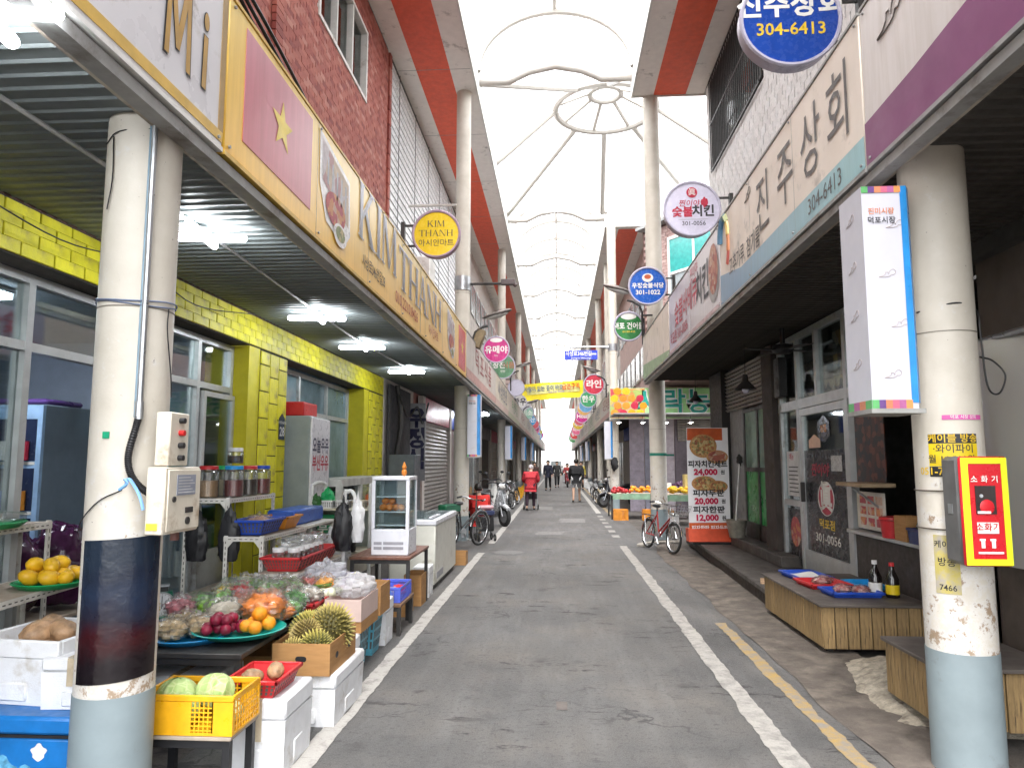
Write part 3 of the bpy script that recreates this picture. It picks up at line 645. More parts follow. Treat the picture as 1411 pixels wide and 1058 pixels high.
# yellow grocery sign
yg = grad('grocery_yellow', (.90, .52, .05), (.92, .66, .17), 'Z', .0, .85)
t, s = board(-1, 3.45, 13.36, 3.215, 4.07, yg, 'long yellow grocery sign board lettered KIM THANH with flag and food pictures', goldb)
oy = (3.45 + 13.36) / 2
rd_ = grad('flag_pink', (.50, .07, .10), (.62, .26, .32), 'Z', .0, .9)
rect(t, s, 3.66 - oy, 4.74 - oy, .14, .80, rd_, 'flag')
def star(cy, cz, r, m, t, s, sy=1):
    flat(t, s, [(cy + (r if k % 2 == 0 else r * .4) * math.sin(k * PI / 5) * sy, cz + (r if k % 2 == 0 else r * .4) * math.cos(k * PI / 5)) for k in range(10)], m, 'star', EPS + .003)
ystar = mat('star_yellow', (.78, .6, .1), .4); star(4.2 - oy, .48, .17, ystar, t, s)
rect(t, s, 12.3 - oy, 13.2 - oy, .06, .8, mat('flag_red', (.6, .06, .07), .35), 'flag'); star(12.75 - oy, .45, .16, ystar, t, s, 1)
# packet picture: pouch with red produce, one at each end
pouch = voro('print_pouch', [(.6, .55, .55), (.62, .5, .38), (.66, .6, .62), (.5, .3, .3)], 7); redp = voro('print_red', [(.5, .08, .08), (.6, .25, .1), (.42, .06, .08), (.6, .4, .3)], 16); wpr = mat('print_white', (.72, .7, .7), .3)
for c0, w_ in ((5.3, .40), (11.4, .42)):
    c0 -= oy
    flat(t, s, [(c0 - w_, .82), (c0 + w_ * .9, .70), (c0 + w_, .25), (c0 + w_ * .55, .10), (c0 - w_ * .55, .18), (c0 - w_ * .95, .42)], wpr, 'picture_outline', EPS)
    flat(t, s, [(c0 - w_ * .85, .77), (c0 + w_ * .8, .66), (c0 + w_ * .85, .3), (c0 - w_ * .8, .46)], pouch, 'picture', EPS + .002)
    for k in range(5): rect(t, s, c0 - w_ * .55 + k * w_ * .28, c0 - w_ * .47 + k * w_ * .28, .47 - k * .02, .68 - k * .015, mat('print_grey', (.35, .36, .4), .4), 'print_stripe', EPS + .004)
    flat(t, s, [(c0 + w_ * .62 * math.cos(a * PI / 10), .33 + .13 * math.sin(a * PI / 10)) for a in range(20)], redp, 'picture', EPS + .004)
    flat(t, s, [(c0 + w_ * .3 + w_ * .42 * math.cos(a * PI / 10), .17 + .09 * math.sin(a * PI / 10)) for a in range(20)], wpr, 'picture_bowl', EPS + .006)
    flat(t, s, [(c0 + w_ * .3 + w_ * .3 * math.cos(a * PI / 10), .18 + .06 * math.sin(a * PI / 10)) for a in range(20)], voro('print_green', [(.25, .3, .12), (.5, .42, .2), (.2, .22, .1)], 30), 'picture', EPS + .008)
SER = {'K': [((.05, 0), (.17, 0), (.17, 1), (.05, 1)), ((0, 0), (.24, 0), (.24, .03), (0, .03)), ((0, .97), (.24, .97), (.24, 1), (0, 1)), ((.17, .45), (.6, 1), (.68, 1), (.17, .36)), ((.27, .56), (.62, 0), (.78, 0), (.35, .64)), ((.5, .97), (.76, .97), (.76, 1), (.5, 1)), ((.55, 0), (.86, 0), (.86, .03), (.55, .03))],
       'I': [((.1, 0), (.22, 0), (.22, 1), (.1, 1)), ((.02, 0), (.3, 0), (.3, .03), (.02, .03)), ((.02, .97), (.3, .97), (.3, 1), (.02, 1))],
       'M': [((.06, 0), (.1, 0), (.16, 1), (.1, 1)), ((.1, 1), (.22, 1), (.52, .14), (.46, .0)), ((.46, 0), (.5, .06), (.84, 1), (.8, 1)), ((.78, 1), (.9, 1), (.94, 0), (.82, 0)), ((0, 0), (.18, 0), (.18, .03), (0, .03)), ((.76, 0), (1, 0), (1, .03), (.76, .03))],
       'T': [((.3, 0), (.42, 0), (.42, 1), (.3, 1)), ((0, .95), (.72, .95), (.72, 1), (0, 1)), ((0, .82), (.03, .82), (.05, .95), (0, .95)), ((.72, .82), (.69, .82), (.67, .95), (.72, .95)), ((.2, 0), (.52, 0), (.52, .03), (.2, .03))],
       'H': [((.06, 0), (.18, 0), (.18, 1), (.06, 1)), ((.62, 0), (.74, 0), (.74, 1), (.62, 1)), ((.18, .48), (.62, .48), (.62, .53), (.18, .53))] + [((a, b), (a + .24, b), (a + .24, b + .03), (a, b + .03)) for a in (0, .56) for b in (0, .97)],
       'A': [((.06, 0), (.1, 0), (.4, .9), (.38, 1)), ((.36, 1), (.44, 1), (.76, 0), (.62, 0)), ((.2, .32), (.58, .32), (.57, .36), (.21, .36)), ((0, 0), (.2, 0), (.2, .03), (0, .03)), ((.54, 0), (.84, 0), (.84, .03), (.54, .03))],
       'N': [((.08, 0), (.12, 0), (.12, 1), (.08, 1)), ((.06, 1), (.2, 1), (.76, 0), (.68, 0)), ((.72, 0), (.76, 0), (.76, 1), (.72, 1)), ((0, 0), (.22, 0), (.22, .03), (0, .03)), ((.62, .97), (.86, .97), (.86, 1), (.62, 1))], ' ': []}
ADV = {'K': .9, 'I': .36, 'M': 1.06, 'T': .78, 'H': .86, 'A': .86, 'N': .92, ' ': .35}
def serif(parent, word, at, u, v, h, length, m, name='lettering', e=0):
    tot = sum(ADV[c_] for c_ in word); k = length / tot; u = Vector(u); v = Vector(v); x = 0; at = Vector(at) + u.cross(v) * e
    for c_ in word:
        mb = MB()
        for j, q in enumerate(SER[c_]): mb.add([at + u * ((p[0] + x) * k) + v * (p[1] * h) + u.cross(v) * (j * .0004) for p in q], [(0, 1, 2, 3)])
        if mb.v: mb.build(name, m, parent, smooth=False)
        x += ADV[c_]
inkg = grad('letter_bluegrey', (.03, .035, .05), (.32, .34, .5), 'Z', .3, .95)
serif(t, 'KIM', (EPS + .002, 5.93 - oy, .36), Y, Z, .50, 1.5, wpr, 'letter_glow', -.0005); serif(t, 'KIM', (EPS + .005, 5.95 - oy, .345), Y, Z, .50, 1.5, inkg)
serif(t, 'THANH', (EPS + .002, 7.52 - oy, .30), Y, Z, .46, 2.85, wpr, 'letter_glow', -.0005); serif(t, 'THANH', (EPS + .005, 7.55 - oy, .285), Y, Z, .46, 2.85, inkg)
txt(t, '사상로346번길28', .10, (EPS + .003, 6.5 - oy, .165), Y, Z, mat('ink_brown', (.07, .05, .03), .5), .008, .85)
txt(t, '010.2210.8426', .13, (EPS + .003, 8.0 - oy, .15), Y, Z, mat('ink_red', (.42, .07, .05), .5), .006, 1.15); txt(t, '아시안마트', .11, (EPS + .003, 9.75 - oy, .16), Y, Z, mat('ink_red', (.42, .07, .05), .5), .006, 1.1)
rect(t, s, 8.78 - oy, 8.79 - oy, 0, .85, chan, 'joint')
# right near boards
boardw = mat('board_beige', (.70, .62, .54), .45, v=.06, s=2, dirt=(.4, .36, .32), da=.25); purple = mat('band_purple', (.19, .05, .14), .4, v=.08, s=2)
t, s = board(1, .6, 4.19, 3.335, 4.30, grad('board_peach', (.70, .58, .48), (.66, .62, .60), 'Y', -1.2, .8), 'beige sign board with purple lower band and cloud outline', chan)
flat(t, s, [(1.79, .0), (1.79, .26), (1.2, .28), (.4, .34), (-.4, .44), (-1.2, .56), (-1.79, .66), (-1.79, 0)], purple, 'band')
clm = mat('cloud_line', (.17, .15, .14), .6)
def cloud(parent, at, u, v, sc_, m, r=.006, e=.004):
    u = Vector(u); v = Vector(v); n = u.cross(v); at = Vector(at) + n * e
    pts = [(-1, -.35), (-.6, -.28), (-.35, -.1), (-.3, .15), (-.05, .12), (0, -.1), (.1, .2), (.3, .42), (.55, .45), (.75, .25), (.7, 0), (.5, -.15), (.3, -.1), (.15, -.28), (-.1, -.35), (-.5, -.40), (-1, -.38)]
    MB().tube([at + u * (a * sc_) + v * (b_ * sc_) for a, b_ in pts], r, 5, True).build('cloud_print', m, parent)
cloud(t, (-EPS, 1.40, .72), nY, Z, .17, clm, .004, .0005); txt(t, '원', .22, (-EPS - .001, .55, .86), nY, Z, ink, .03)
t, s = board(1, 4.2, 7.98, 3.335, 4.30, boardw, 'beige sign board with large grey shop name and blue lower band', chan); oy = (4.2 + 7.98) / 2
MB().add([(-EPS, 1.885, .005), (-EPS, -1.885, .005), (-EPS, -1.885, .2), (-EPS, 1.0, .2), (-EPS, 1.885, .34)], [(4, 3, 2, 1, 0)]).build('band', grad('band_teal', (.28, .5, .54), (.10, .22, .36), 'Y', -1.6, 1.2), t, smooth=False)
gl_ = mat('letter_grey', (.10, .09, .085), .5)
for ch, y in zip('진주상회', (6.28, 5.66, 5.08, 4.56)): txt(t, ch, .40, (-EPS - .002, y - oy, .53), nY, Z, gl_, 0, .85)
txt(t, '304-6413', .12, (-EPS - .003, 4.86 - oy, .10), nY, Z, gl_, .0, 1.0); txt(t, '고추가루, 참기름', .155, (-EPS - .002, 6.98 - oy, .30), nY, Z, gl_, .01, .78)
arcp = [(7.72 + .17 * math.cos(a) - oy, .63 + .30 * math.sin(a)) for a in [PI * (.05 + .09 * k) for k in range(17)]]
for k, cc in enumerate(((.08, .2, .32), (.09, .22, .35), (.16, .3, .3), (.35, .38, .2), (.55, .4, .14), (.55, .22, .1), (.55, .14, .12))):
    seg = arcp[k * 2:k * 2 + 3]
    if len(seg) > 1: MB().tube([(-EPS + .012, y, z) for y, z in seg], .055 - .004 * k, 6).build('swirl', mat('swirl_%d' % k, cc, .4), t)
cloud(t, (-EPS, 6.75 - oy, .82), nY, Z, .12, clm, .003, .0005)
t, s = board(1, 8.0, 11.7, 3.335, 4.28, grad('board_lilac', (.60, .57, .60), (.45, .42, .56), 'Y', -.6, 1.7), 'white and lilac chicken shop sign board with red and black lettering', chan); oy = 9.85
redl = mat('letter_red', (.42, .02, .05), .4)
txt(t, '숯불바베큐', .30, (-EPS - .002, 10.2 - oy, .50), nY, Z, redl, .015, .95); txt(t, '치킨', .36, (-EPS - .002, 8.98 - oy, .47), nY, Z, ink, .02, .9); txt(t, '찐이야', .14, (-EPS - .002, 9.5 - oy, .80), nY, Z, redl, .012)
txt(t, '덕포점 301-0056', .16, (-EPS - .002, 10.8 - oy, .2), nY, Z, redl, .004)
flat(t, s, [(8.33 - oy + .30 * math.cos(a * PI / 12), .45 + .33 * math.sin(a * PI / 12)) for a in range(24)], mat('plate_grey', (.28, .27, .27), .4), 'picture_plate', EPS + .001)
flat(t, s, [(8.33 - oy + .25 * math.cos(a * PI / 12), .52 + .3 * math.sin(a * PI / 12)) for a in range(24)], voro('print_chicken', [(.42, .12, .08), (.5, .25, .15), (.32, .08, .06), (.55, .4, .3)], 15), 'picture', EPS + .003)
rect(t, s, -1.8, 1.8, .01, .06, mat('band_pink', (.5, .36, .38), .4), 'band')
t, s = board(1, 11.72, 15.28, 3.335, 4.25, boardw, 'plain beige board with green lower band at the side alley', chan)
MB().add([(-EPS, 1.78, .01), (-EPS, -1.78, .01), (-EPS, -1.78, .10), (-EPS, 1.78, .32)], [(3, 2, 1, 0)]).build('band', mat('band_green_pale', (.30, .42, .26), .5), t, smooth=False)
# far fascia boards on both sides
cl_ = [((.56, .52, .48), 'pale cream board with a pink lower band'), ((.60, .55, .46), 'cream board with narrow joints'), ((.52, .47, .42), 'beige weathered board'), ((.60, .58, .54), 'off-white board'), ((.5, .46, .4), 'tan board'), ((.58, .54, .5), 'light grey board')]
band_c = [(.5, .3, .28), (.55, .42, .38), (.4, .42, .3), (.5, .4, .35)]
for side in (-1, 1):
    y = 13.38 if side < 0 else 24.0; i = 0
    while y < 96:
        L_ = (6.5, 5.2, 7.4, 6.0, 8.2, 7.0)[i % 6]; cc, nm = cl_[i % 6]
        t, s = board(side, y, y + L_, 3.21, 4.10, mat('far_board_%d' % (i % 6), cc, .5, v=.07, s=2, dirt=(.4, .35, .3), da=.2), nm + (' on the left' if side < 0 else ' on the right') + ', %s past the %s' % (('first', 'second', 'third', 'fourth', 'fifth', 'sixth', 'seventh', 'eighth', 'ninth', 'tenth', 'eleventh', 'twelfth', 'thirteenth', 'fourteenth')[i], 'yellow sign' if side < 0 else 'fruit sign'), chan)
        rect(t, s, -L_ / 2 + .02, L_ / 2 - .02, .02, .2, mat('far_band_%d' % (i % 4), band_c[i % 4], .5), 'band')
        if i < 6: txt(t, ('덕포식품', '사상반찬', '부산떡집', '시장수산', '덕포정육', '부산식당')[i], .4, (EPS * s + .002 * s, 0, .52), Y if side < 0 else nY, Z, mat('far_letter_%d' % (i % 3), ((.3, .08, .08), (.1, .12, .2), (.1, .25, .12))[i % 3], .5), .01, 1.6, spacing=1.3)
        y += L_ + .02; i += 1

# ------------------------------------------------------------------ round projecting signs
def rsign(x, y, z, r, face, label, lines, side, rim=None, name='round_sign', wall=None, d=.16):
    t = thing(name, label, 'sign', (x, y, z), 0, 'round projecting shop signs')
    MB().cyl((0, 0, 0), (0, d, 0), r, n=40).build('drum', rim or mat('rim_lilac', (.44, .42, .52), .3, v=.05), t)
    MB().tube([(r * math.cos(a * PI / 20), -.004, r * math.sin(a * PI / 20)) for a in range(40)], .022 if r > .3 else .014, 6, True).build('rim', rim or MATS['rim_lilac'], t)
    MB().cyl((0, -.006, 0), (0, .0, 0), r * .96, n=40).build('face', face, t)
    bx = -side * r * .98   # bracket towards the shop wall
    wx = (wall if wall is not None else (XFL if side < 0 else XFR)) - x
    if abs(wx) < r * .9: wx = side * (r + .16)
    bk = MB(); e = side * r * .9
    for dz in (-r * .45, r * .45): bk.box(min(e, wx), d * .5 - .015, dz - .015, max(e, wx), d * .5 + .015, dz + .015)
    bk.box(wx - .03, d * .5 - .04, -r * .6 - (.0 if r > .35 else .2), wx + .03, d * .5 + .04, r * .6)
    bk.build('bracket', darkm, t, smooth=False)
    for ln in lines:
        s_, h, dx, dz, m = ln[:5]; k = ln[5] if len(ln) > 5 else {}
        txt(t, s_, h, (dx, -.009, dz), X, Z, m, **k)
    return t
blue = mat('sign_blue', (.012, .055, .32), .25, v=.06); yel = mat('letter_yellow', (.75, .5, .03), .4); lil = mat('sign_lilac', (.56, .54, .66), .25, v=.03)
bstrong = mat('sign_blue_bright', (.015, .10, .45), .25, v=.05); ywarm = mat('sign_yellow', (.74, .52, .02), .25, v=.04); navy = mat('letter_navy', (.02, .02, .07), .4)
def disc3(t, x, z, r, m, name, e=-.011, ez=1, n=24): return MB().add([(x + r * math.cos(a * 2 * PI / n), e, z + r * ez * math.sin(a * 2 * PI / n)) for a in range(n)], [tuple(range(n))]).build(name, m, t, smooth=False)
rsign(2.26, 6.6, 5.83, .465, blue, 'large dark blue round sign with yellow phone number 304-6413', [('진주상회', .20, 0, .13, white, dict(bold=.03)), ('304-6413', .125, 0, -.11, yel, dict(bold=.015))], 1, wall=2.95)
t = rsign(2.13, 11, 5.55, .43, lil, 'pale lilac round chicken shop sign with red emblem', [('찐이야', .085, -.05, .08, redl, dict(shear=.2)), ('숯불', .13, -.15, -.06, redl, dict(bold=.03)), ('치킨', .14, .17, -.05, ink, dict(bold=.035)), ('301-0056', .07, .02, -.24, ink, dict(bold=.005))], 1, wall=2.75)
disc3(t, 0, .26, .085, redl, 'emblem'); txt(t, '眞', .09, (0, -.013, .26), X, Z, white, .0); B(-.22, -.011, -.175, .24, -.009, -.17).build('rule', chan, t)
for k, (dx, hh) in enumerate(((-.03, .05), (0, .09), (.03, .06))): MB().ell((.19 + dx, -.01, .10), (.028, .004, hh), 10, 6).build('flame', redl, t)
t = rsign(1.88, 14.6, 5.22, .385, bstrong, 'bright blue round sign with phone number 301-1022', [('우정숯불식당', .085, 0, .0, white, dict(bold=.03)), ('301-1022', .095, 0, -.14, white, dict(bold=.03))], 1)
disc3(t, 0, .17, .115, white, 'emblem', ez=.8); disc3(t, 0, .19, .07, mat('emblem_orange', (.5, .1, .03), .4), 'emblem', -.013, ez=.7)
t = rsign(1.55, 15.35, 4.52, .31, mat('sign_green', (.02, .17, .035), .25, v=.2, s=3), 'green round dried fish shop sign below the bright blue sign', [('덕포 건어물', .115, 0, 0, white, dict(bold=.025, sx=.85)), ('051-305-4125', .035, 0, -.12, yel)], 1)
MB().ell((0, -.006, .22), (.17, .003, .075), 14, 8).build('emblem', white, t)
t = rsign(-1.86, 10.7, 5.13, .365, ywarm, 'yellow round KIM THANH sign with small black lettering', [('아시안마트', .088, 0, -.15, ink, dict(bold=.002))], -1, rim=mat('rim_mauve', (.36, .26, .34), .35), wall=-2.4)
serif(t, 'KIM', (-.14, -.010, .11), X, Z, .10, .28, ink); serif(t, 'THANH', (-.27, -.010, -.04), X, Z, .10, .54, ink)
t = rsign(-1.92, 22.3, 5.15, .41, mat('sign_pink', (.55, .04, .22), .3), 'magenta round cosmetics sign with a white cap shape', [('유메야', .19, 0, -.02, white, dict(bold=.03)), ('미킨', .05, 0, -.2, white)], -1)
MB().ell((0, -.007, .3), (.2, .003, .075), 14, 8).build('emblem', white, t)
rsign(-1.93, 25.2, 5.0, .43, mat('sign_dull_green', (.12, .26, .15), .35, v=.2), 'dull green round sign partly behind the magenta sign', [('장진', .18, -.14, .03, white, dict(bold=.03)), ('식품', .18, .2, .03, mat('letter_brown', (.3, .14, .08), .4), dict(bold=.03)), ('반찬', .07, 0, -.18, white)], -1)
rsign(-1.93, 33.5, 5.1, .38, lil, 'blank pale lilac round sign beside the yellow banner', [], -1)
far_l = [(36.8, 4.7, .36, (.6, .58, .58), '한우', 'white round sign under the blank lilac sign'), (46, 4.75, .4, (.3, .5, .4), '미소', 'pale teal round sign far along the left'), (51, 4.6, .42, (.05, .3, .6), '수산', 'sky blue round sign far along the left'), (61, 4.4, .42, (.6, .15, .3), '라라', 'pink round sign far along the left'), (70, 4.1, .42, (.15, .35, .65), '바다', 'small blue round sign farthest along the left')]
for (y, z, r, cc, s_, lab) in far_l: rsign(-1.95, y, z, r, mat('fs_%s' % lab[:9], cc, .3), lab, [(s_, .28, 0, 0, white if cc[0] < .58 else ink, dict(bold=.03))], -1)
far_r = [(30, 4.85, .42, (.5, .03, .06), '라인', 'red round sign with white lettering above green sign', 1.54), (36, 4.75, .4, (.05, .3, .12), '한우', 'green round sign directly below the red round sign', 1.56), (43, 4.8, .42, (.6, .35, .12), '떡집', 'orange round sign along the right shops', 1.6), (47, 4.6, .42, (.5, .03, .22), 'Hosi', 'magenta round sign along the right shops', 1.6), (55, 4.5, .42, (.6, .42, .05), '우동', 'yellow round sign along the right shops', 1.6), (60, 4.3, .42, (.6, .12, .22), '미미', 'pink round sign far along the right', 1.6), (68, 4.2, .42, (.55, .06, .06), '정육', 'red round sign far along the right', 1.62), (76, 4.1, .42, (.1, .3, .12), '산물', 'green round sign farthest along the right', 1.62)]
for (y, z, r, cc, s_, lab, xx) in far_r: rsign(xx, y, z, r, mat('fr_%s' % s_, cc, .3), lab, [(s_, .26, 0, 0, white, dict(bold=.03))], 1)

# ------------------------------------------------------------------ street lamps, camera arm, speaker, blue street sign, banner
def lamp(x, y, z, side, label):
    t = thing('street_lamp', label, 'lamp', (x, y, z), 0, 'arm lamps on the canopy edge'); s = -side
    MB().tube([(0, 0, -.55), (0, 0, -.05), (s * .05, 0, .1), (s * .2, 0, .2), (s * .32, 0, .23)], .025, 8).tube([(0, 0, -.1), (-s * .22, 0, -.1)], .02, 8).build('arm', darkm, t)
    def fn(p):
        k = p.x * s; p = Vector(p); p.z *= (.65 if k < 0 else 1.0) ; p.y *= 1 - .25 * (k > .2); return p
    MB().ell((s * .62, 0, .33), (.34, .11, .065), 18, 10, fn=fn).build('head', mat('lamp_head', (.16, .14, .13), .4, m=.3), t).rotation_euler = (0, -s * R(16), 0)
    t.children[-1].location = (0, 0, 0)
    MB().ell((s * .62, 0, .285), (.25, .085, .05), 14, 8).build('lens', mat('lamp_lens', (.45, .44, .42), .2), t).rotation_euler = (0, -s * R(16), 0)
    return t
lamp(-1.78, 14.9, 4.25, -1, 'grey arm lamp on the pillar above the magenta sign')
lamp(1.84, 15.3, 4.85, 1, 'grey arm lamp between the blue and green round signs')
lamp(-1.8, 27.5, 4.9, -1, 'arm lamp below the dull green sign'); lamp(1.75, 25.6, 4.45, 1, 'arm lamp under the blue street name sign'); lamp(-1.8, 37.5, 4.3, -1, 'small arm lamp under the yellow banner left end')
t = thing('camera_arm', 'long pole arm with security camera on the cream pillar', 'camera', (-2.02, 15.0, 5.42))
MB().cyl((0, 0, -.15), (0, 0, .15), .178, n=24).build('clamp', steel, t); MB().cyl((.17, 0, 0), (.95, -.2, -.05), .03, n=8).build('arm', darkm, t)
MB().box(.85, -.32, -.10, 1.15, -.2, .02, .01).cyl((1.1, -.26, -.05), (1.17, -.27, -.12), .045, n=10).build('camera', mat('camera_brown', (.08, .06, .06), .4), t)
one('speaker_box', B(-.09, -.12, -.2, .09, .12, .2, .015), mat('speaker_tan', (.24, .18, .1), .5, v=.2), 'tan speaker box hanging under the grey arm lamp', 'speaker', (-1.66, 15.0, 4.22), rot=(0, R(20), 0))
t = thing('street_name_sign', 'blue street name sign on a long bracket from the pillar', 'sign', (1.88, 24.0, 5.45))
MB().cyl((0, 0, -.12), (0, 0, .12), .16, n=20).cyl((-.15, 0, .0), (-.45, -.02, .03), .06, .025, n=8).cyl((-.45, -.02, .03), (-1.6, -.05, .0), .025, n=8).build('bracket', steel, t)
B(-1.62, -.075, -.42, -.52, -.045, -.10, .008).build('panel', mat('street_blue', (.03, .06, .5), .3), t)
txt(t, '사상로346번길', .13, (-1.15, -.078, -.22), X, Z, white, .02, .8); txt(t, 'Sasang-ro 346beon-gil', .055, (-1.07, -.078, -.36), X, Z, white, .01); B(-.72, -.078, -.25, -.56, -.076, -.2).build('arrow', white, t)
t = thing('banner', 'yellow no-smoking banner hung across the street', 'banner', (-.25, 38, 5.4)); ban = mat('banner_yellow', (.85, .7, .03), .6, v=.06)
MB().grid(lambda u, v: (-1.62 + 3.24 * u, .04 * math.sin(u * 9 + v * 2), -.45 + .9 * v + .22 * (u - .5)), 24, 6).build('cloth', ban, t)
MB().grid(lambda u, v: (-1.35 + 2.8 * u, -.012 + .04 * math.sin((u * 2.8 + .27) / 3.24 * 9 + 1), -.14 + .46 * v + .19 * (u - .45)), 20, 4).build('panel', mat('banner_pale', (.70, .66, .25), .6), t)
uu = Vector((1, 0, .068)).normalized(); vv = Vector((-.068, 0, 1)).normalized()
txt(t, '사람이 있는 곳이 바로', .22, (-.48, -.07, .10), uu, vv, mat('ink_blue', (.06, .12, .25), .5), .02, .75); txt(t, '금연구역', .25, (.98, -.07, .21), uu, vv, mat('ink_orange', (.62, .12, .02), .5), .03, .75)
txt(t, '덕포시장 상인회', .09, (.2, -.07, -.07), uu, vv, mat('ink_violet', (.25, .2, .4), .5), .01); MB().cyl((-1.62, 0, .3), (-2.0, 0, .9), .008, n=5).cyl((1.62, 0, .5), (1.9, 0, .9), .008, n=5).build('cord', black, t)

# ------------------------------------------------------------------ tubes lamps under the left canopy (lit)
tube_m = mat('lit_tube', (.92, .96, 1.0), .3, emit=9, v=0); fixm = mat('fixture_white', (.7, .72, .75), .4)
labs = ['lit cross tube lamp at the top left corner above the white sign', 'lit cross tube lamp just behind the cream pillar', 'lit cross tube lamp over the jar rack', 'lit cross tube lamp over the milk fridge', 'lit cross tube lamp farthest along the grocery canopy']
for (x, y, lab) in zip((-1.98, -2.42, -2.55, -2.6, -2.55), (2.15, 4.6, 7.35, 9.3, 11.9), labs):
    t = thing('tube_lamp', lab, 'lamp', (x, y, 3.19), R(8), 'lit tube lamps under the canopy')
    MB().lathe([(.05, -.05), (.06, -.02), (.05, 0)], 12).build('base', fixm, t)
    MB().cyl((-.28, 0, -.065), (.28, 0, -.065), .026, n=10).ell((-.28, 0, -.065), .026, 10, 6).ell((.28, 0, -.065), .026, 10, 6).build('tube', tube_m, t)
    MB().cyl((.03, -.30, -.066), (.03, .18, -.066), .026, n=10).ell((.03, -.30, -.066), .026, 10, 6).ell((.03, .18, -.066), .026, 10, 6).build('tube', tube_m, t)
t = thing('tube_lamp', 'pair of lit tubes far under the left canopy beside pillar', 'lamp', (-2.6, 22, 3.17), 0, 'lit tube lamps under the canopy')
MB().cyl((-.4, 0, -.06), (.4, 0, -.06), .03, n=10).build('tube', tube_m, t); MB().cyl((-.3, .8, -.06), (.4, .8, -.06), .03, n=10).build('tube', tube_m, t); B(-.42, -.03, -.03, .42, .83, 0).build('base', fixm, t)

# ------------------------------------------------------------------ fittings on the near left pillar
px, py = -1.98, 3.2
t = thing('conduit', 'galvanised pipe with black corrugated hose running down the cream pillar', 'pipe', (px, py, 0))
MB().cyl((.125, -.14, 1.80), (.125, -.14, 3.19), .0135, n=12).build('pipe', steel, t); MB().cyl((.125, -.14, 1.79), (.125, -.14, 1.87), .018, n=12).build('collar', steel, t)
MB().cyl((.10, -.125, 1.8), (.10, -.125, 3.19), .009, n=8).build('pipe', mat('pipe_blue', (.2, .3, .38), .4), t)
hp = [(.125, -.142, 1.80), (.118, -.152, 1.74), (.105, -.163, 1.66), (.105, -.168, 1.60), (.125, -.168, 1.54), (.17, -.168, 1.49), (.22, -.168, 1.46)]
def cr(P, n=8):
    P = [Vector(p) for p in P]; P = [P[0] * 2 - P[1]] + P + [P[-1] * 2 - P[-2]]; out = []
    for i in range(1, len(P) - 2):
        for k in range(n):
            u = k / n; a, b_, c_, d = P[i - 1:i + 3]; out.append(.5 * ((2 * b_) + (c_ - a) * u + (2 * a - 5 * b_ + 4 * c_ - d) * u * u + (3 * b_ - a - 3 * c_ + d) * u ** 3))
    return out + [P[-2]]
hq = cr(hp, 14); MB().tube(hq, [.0165 if i % 2 else .0135 for i in range(len(hq))], 10).build('hose', black, t)
boxm = mat('box_cream', (.60, .55, .46), .45, v=.06, dirt=(.33, .25, .17), da=.3, ds=6)
t = thing('junction_box', 'cream steel junction box with rating plate on the pillar', 'electrical box', (-1.74, 3.15, 1.29))
B(-.03, -.15, 0, .055, .15, .29, .006).build('body', boxm, t); B(.056, -.135, .012, .064, .14, .278, .003).build('door', boxm, t)
B(.0645, -.07, .165, .067, .09, .255).build('rating_plate', mat('rating_grey', (.25, .27, .33), .35), t)
for k in range(6): B(.0675, -.06, .175 + k * .013, .0685, .08 - .02 * (k % 3), .18 + k * .013).build('print_line', mat('print_pale', (.5, .5, .52), .5), t)
MB().cyl((.064, -.09, .15), (.070, -.09, .15), .013, n=12).cyl((.064, .03, .05), (.071, .03, .05), .017, n=12).build('lock', darkm, t); B(.064, .01, .085, .068, .075, .11).build('slot', darkm, t)
B(-.02, -.1525, .02, .03, -.1515, .05).build('warning_sticker', mat('sticker_yellow', (.55, .5, .05), .5), t); MB().cyl((0, .05, -.04), (0, .05, 0), .02, n=10).build('cable_gland', mat('gland_rust', (.12, .05, .04), .6), t)
t = thing('push_button_box', 'cream switch box with black and red push buttons above junction box', 'electrical box', (-1.74, 3.12, 1.585))
B(-.012, -.10, 0, .055, .06, .235, .005).build('body', boxm, t)
for k, m_ in enumerate((black, black, mat('button_red', (.5, .02, .02), .35), black)): MB().cyl((.055, -.02, .035 + k * .055), (.078, -.02, .035 + k * .055), .013, n=12).build('button', m_, t)
t = one('ribbon', MB().tube(cr([(.0, 0, 0), (.02, -.01, .03), (.05, -.005, -.01), (.075, -.01, -.05), (.09, -.01, -.10)], 6), .007, 5).tube(cr([(0, 0, 0), (-.02, -.01, -.015), (.015, -.012, .012), (.0, -.01, .03)], 6), .006, 5), mat('ribbon_blue', (.18, .38, .7), .5), 'pale blue plastic string tied by the corrugated hose', 'string', (-1.84, 2.965, 1.50))
t = one('tie_wire', MB().tube([(.168 * math.cos(a), .168 * math.sin(a), .012 * math.sin(a * 2)) for a in [k * PI / 12 for k in range(24)]], .0035, 5, True).tube([(.171 * math.cos(a), .171 * math.sin(a), .015 + .01 * math.sin(a * 2 + 1)) for a in [k * PI / 12 for k in range(24)]], .004, 5, True), mat('wire_blue', (.16, .2, .3), .5), 'bluish wire loops tied round the cream pillar', 'wire', (px, py, 2.32))
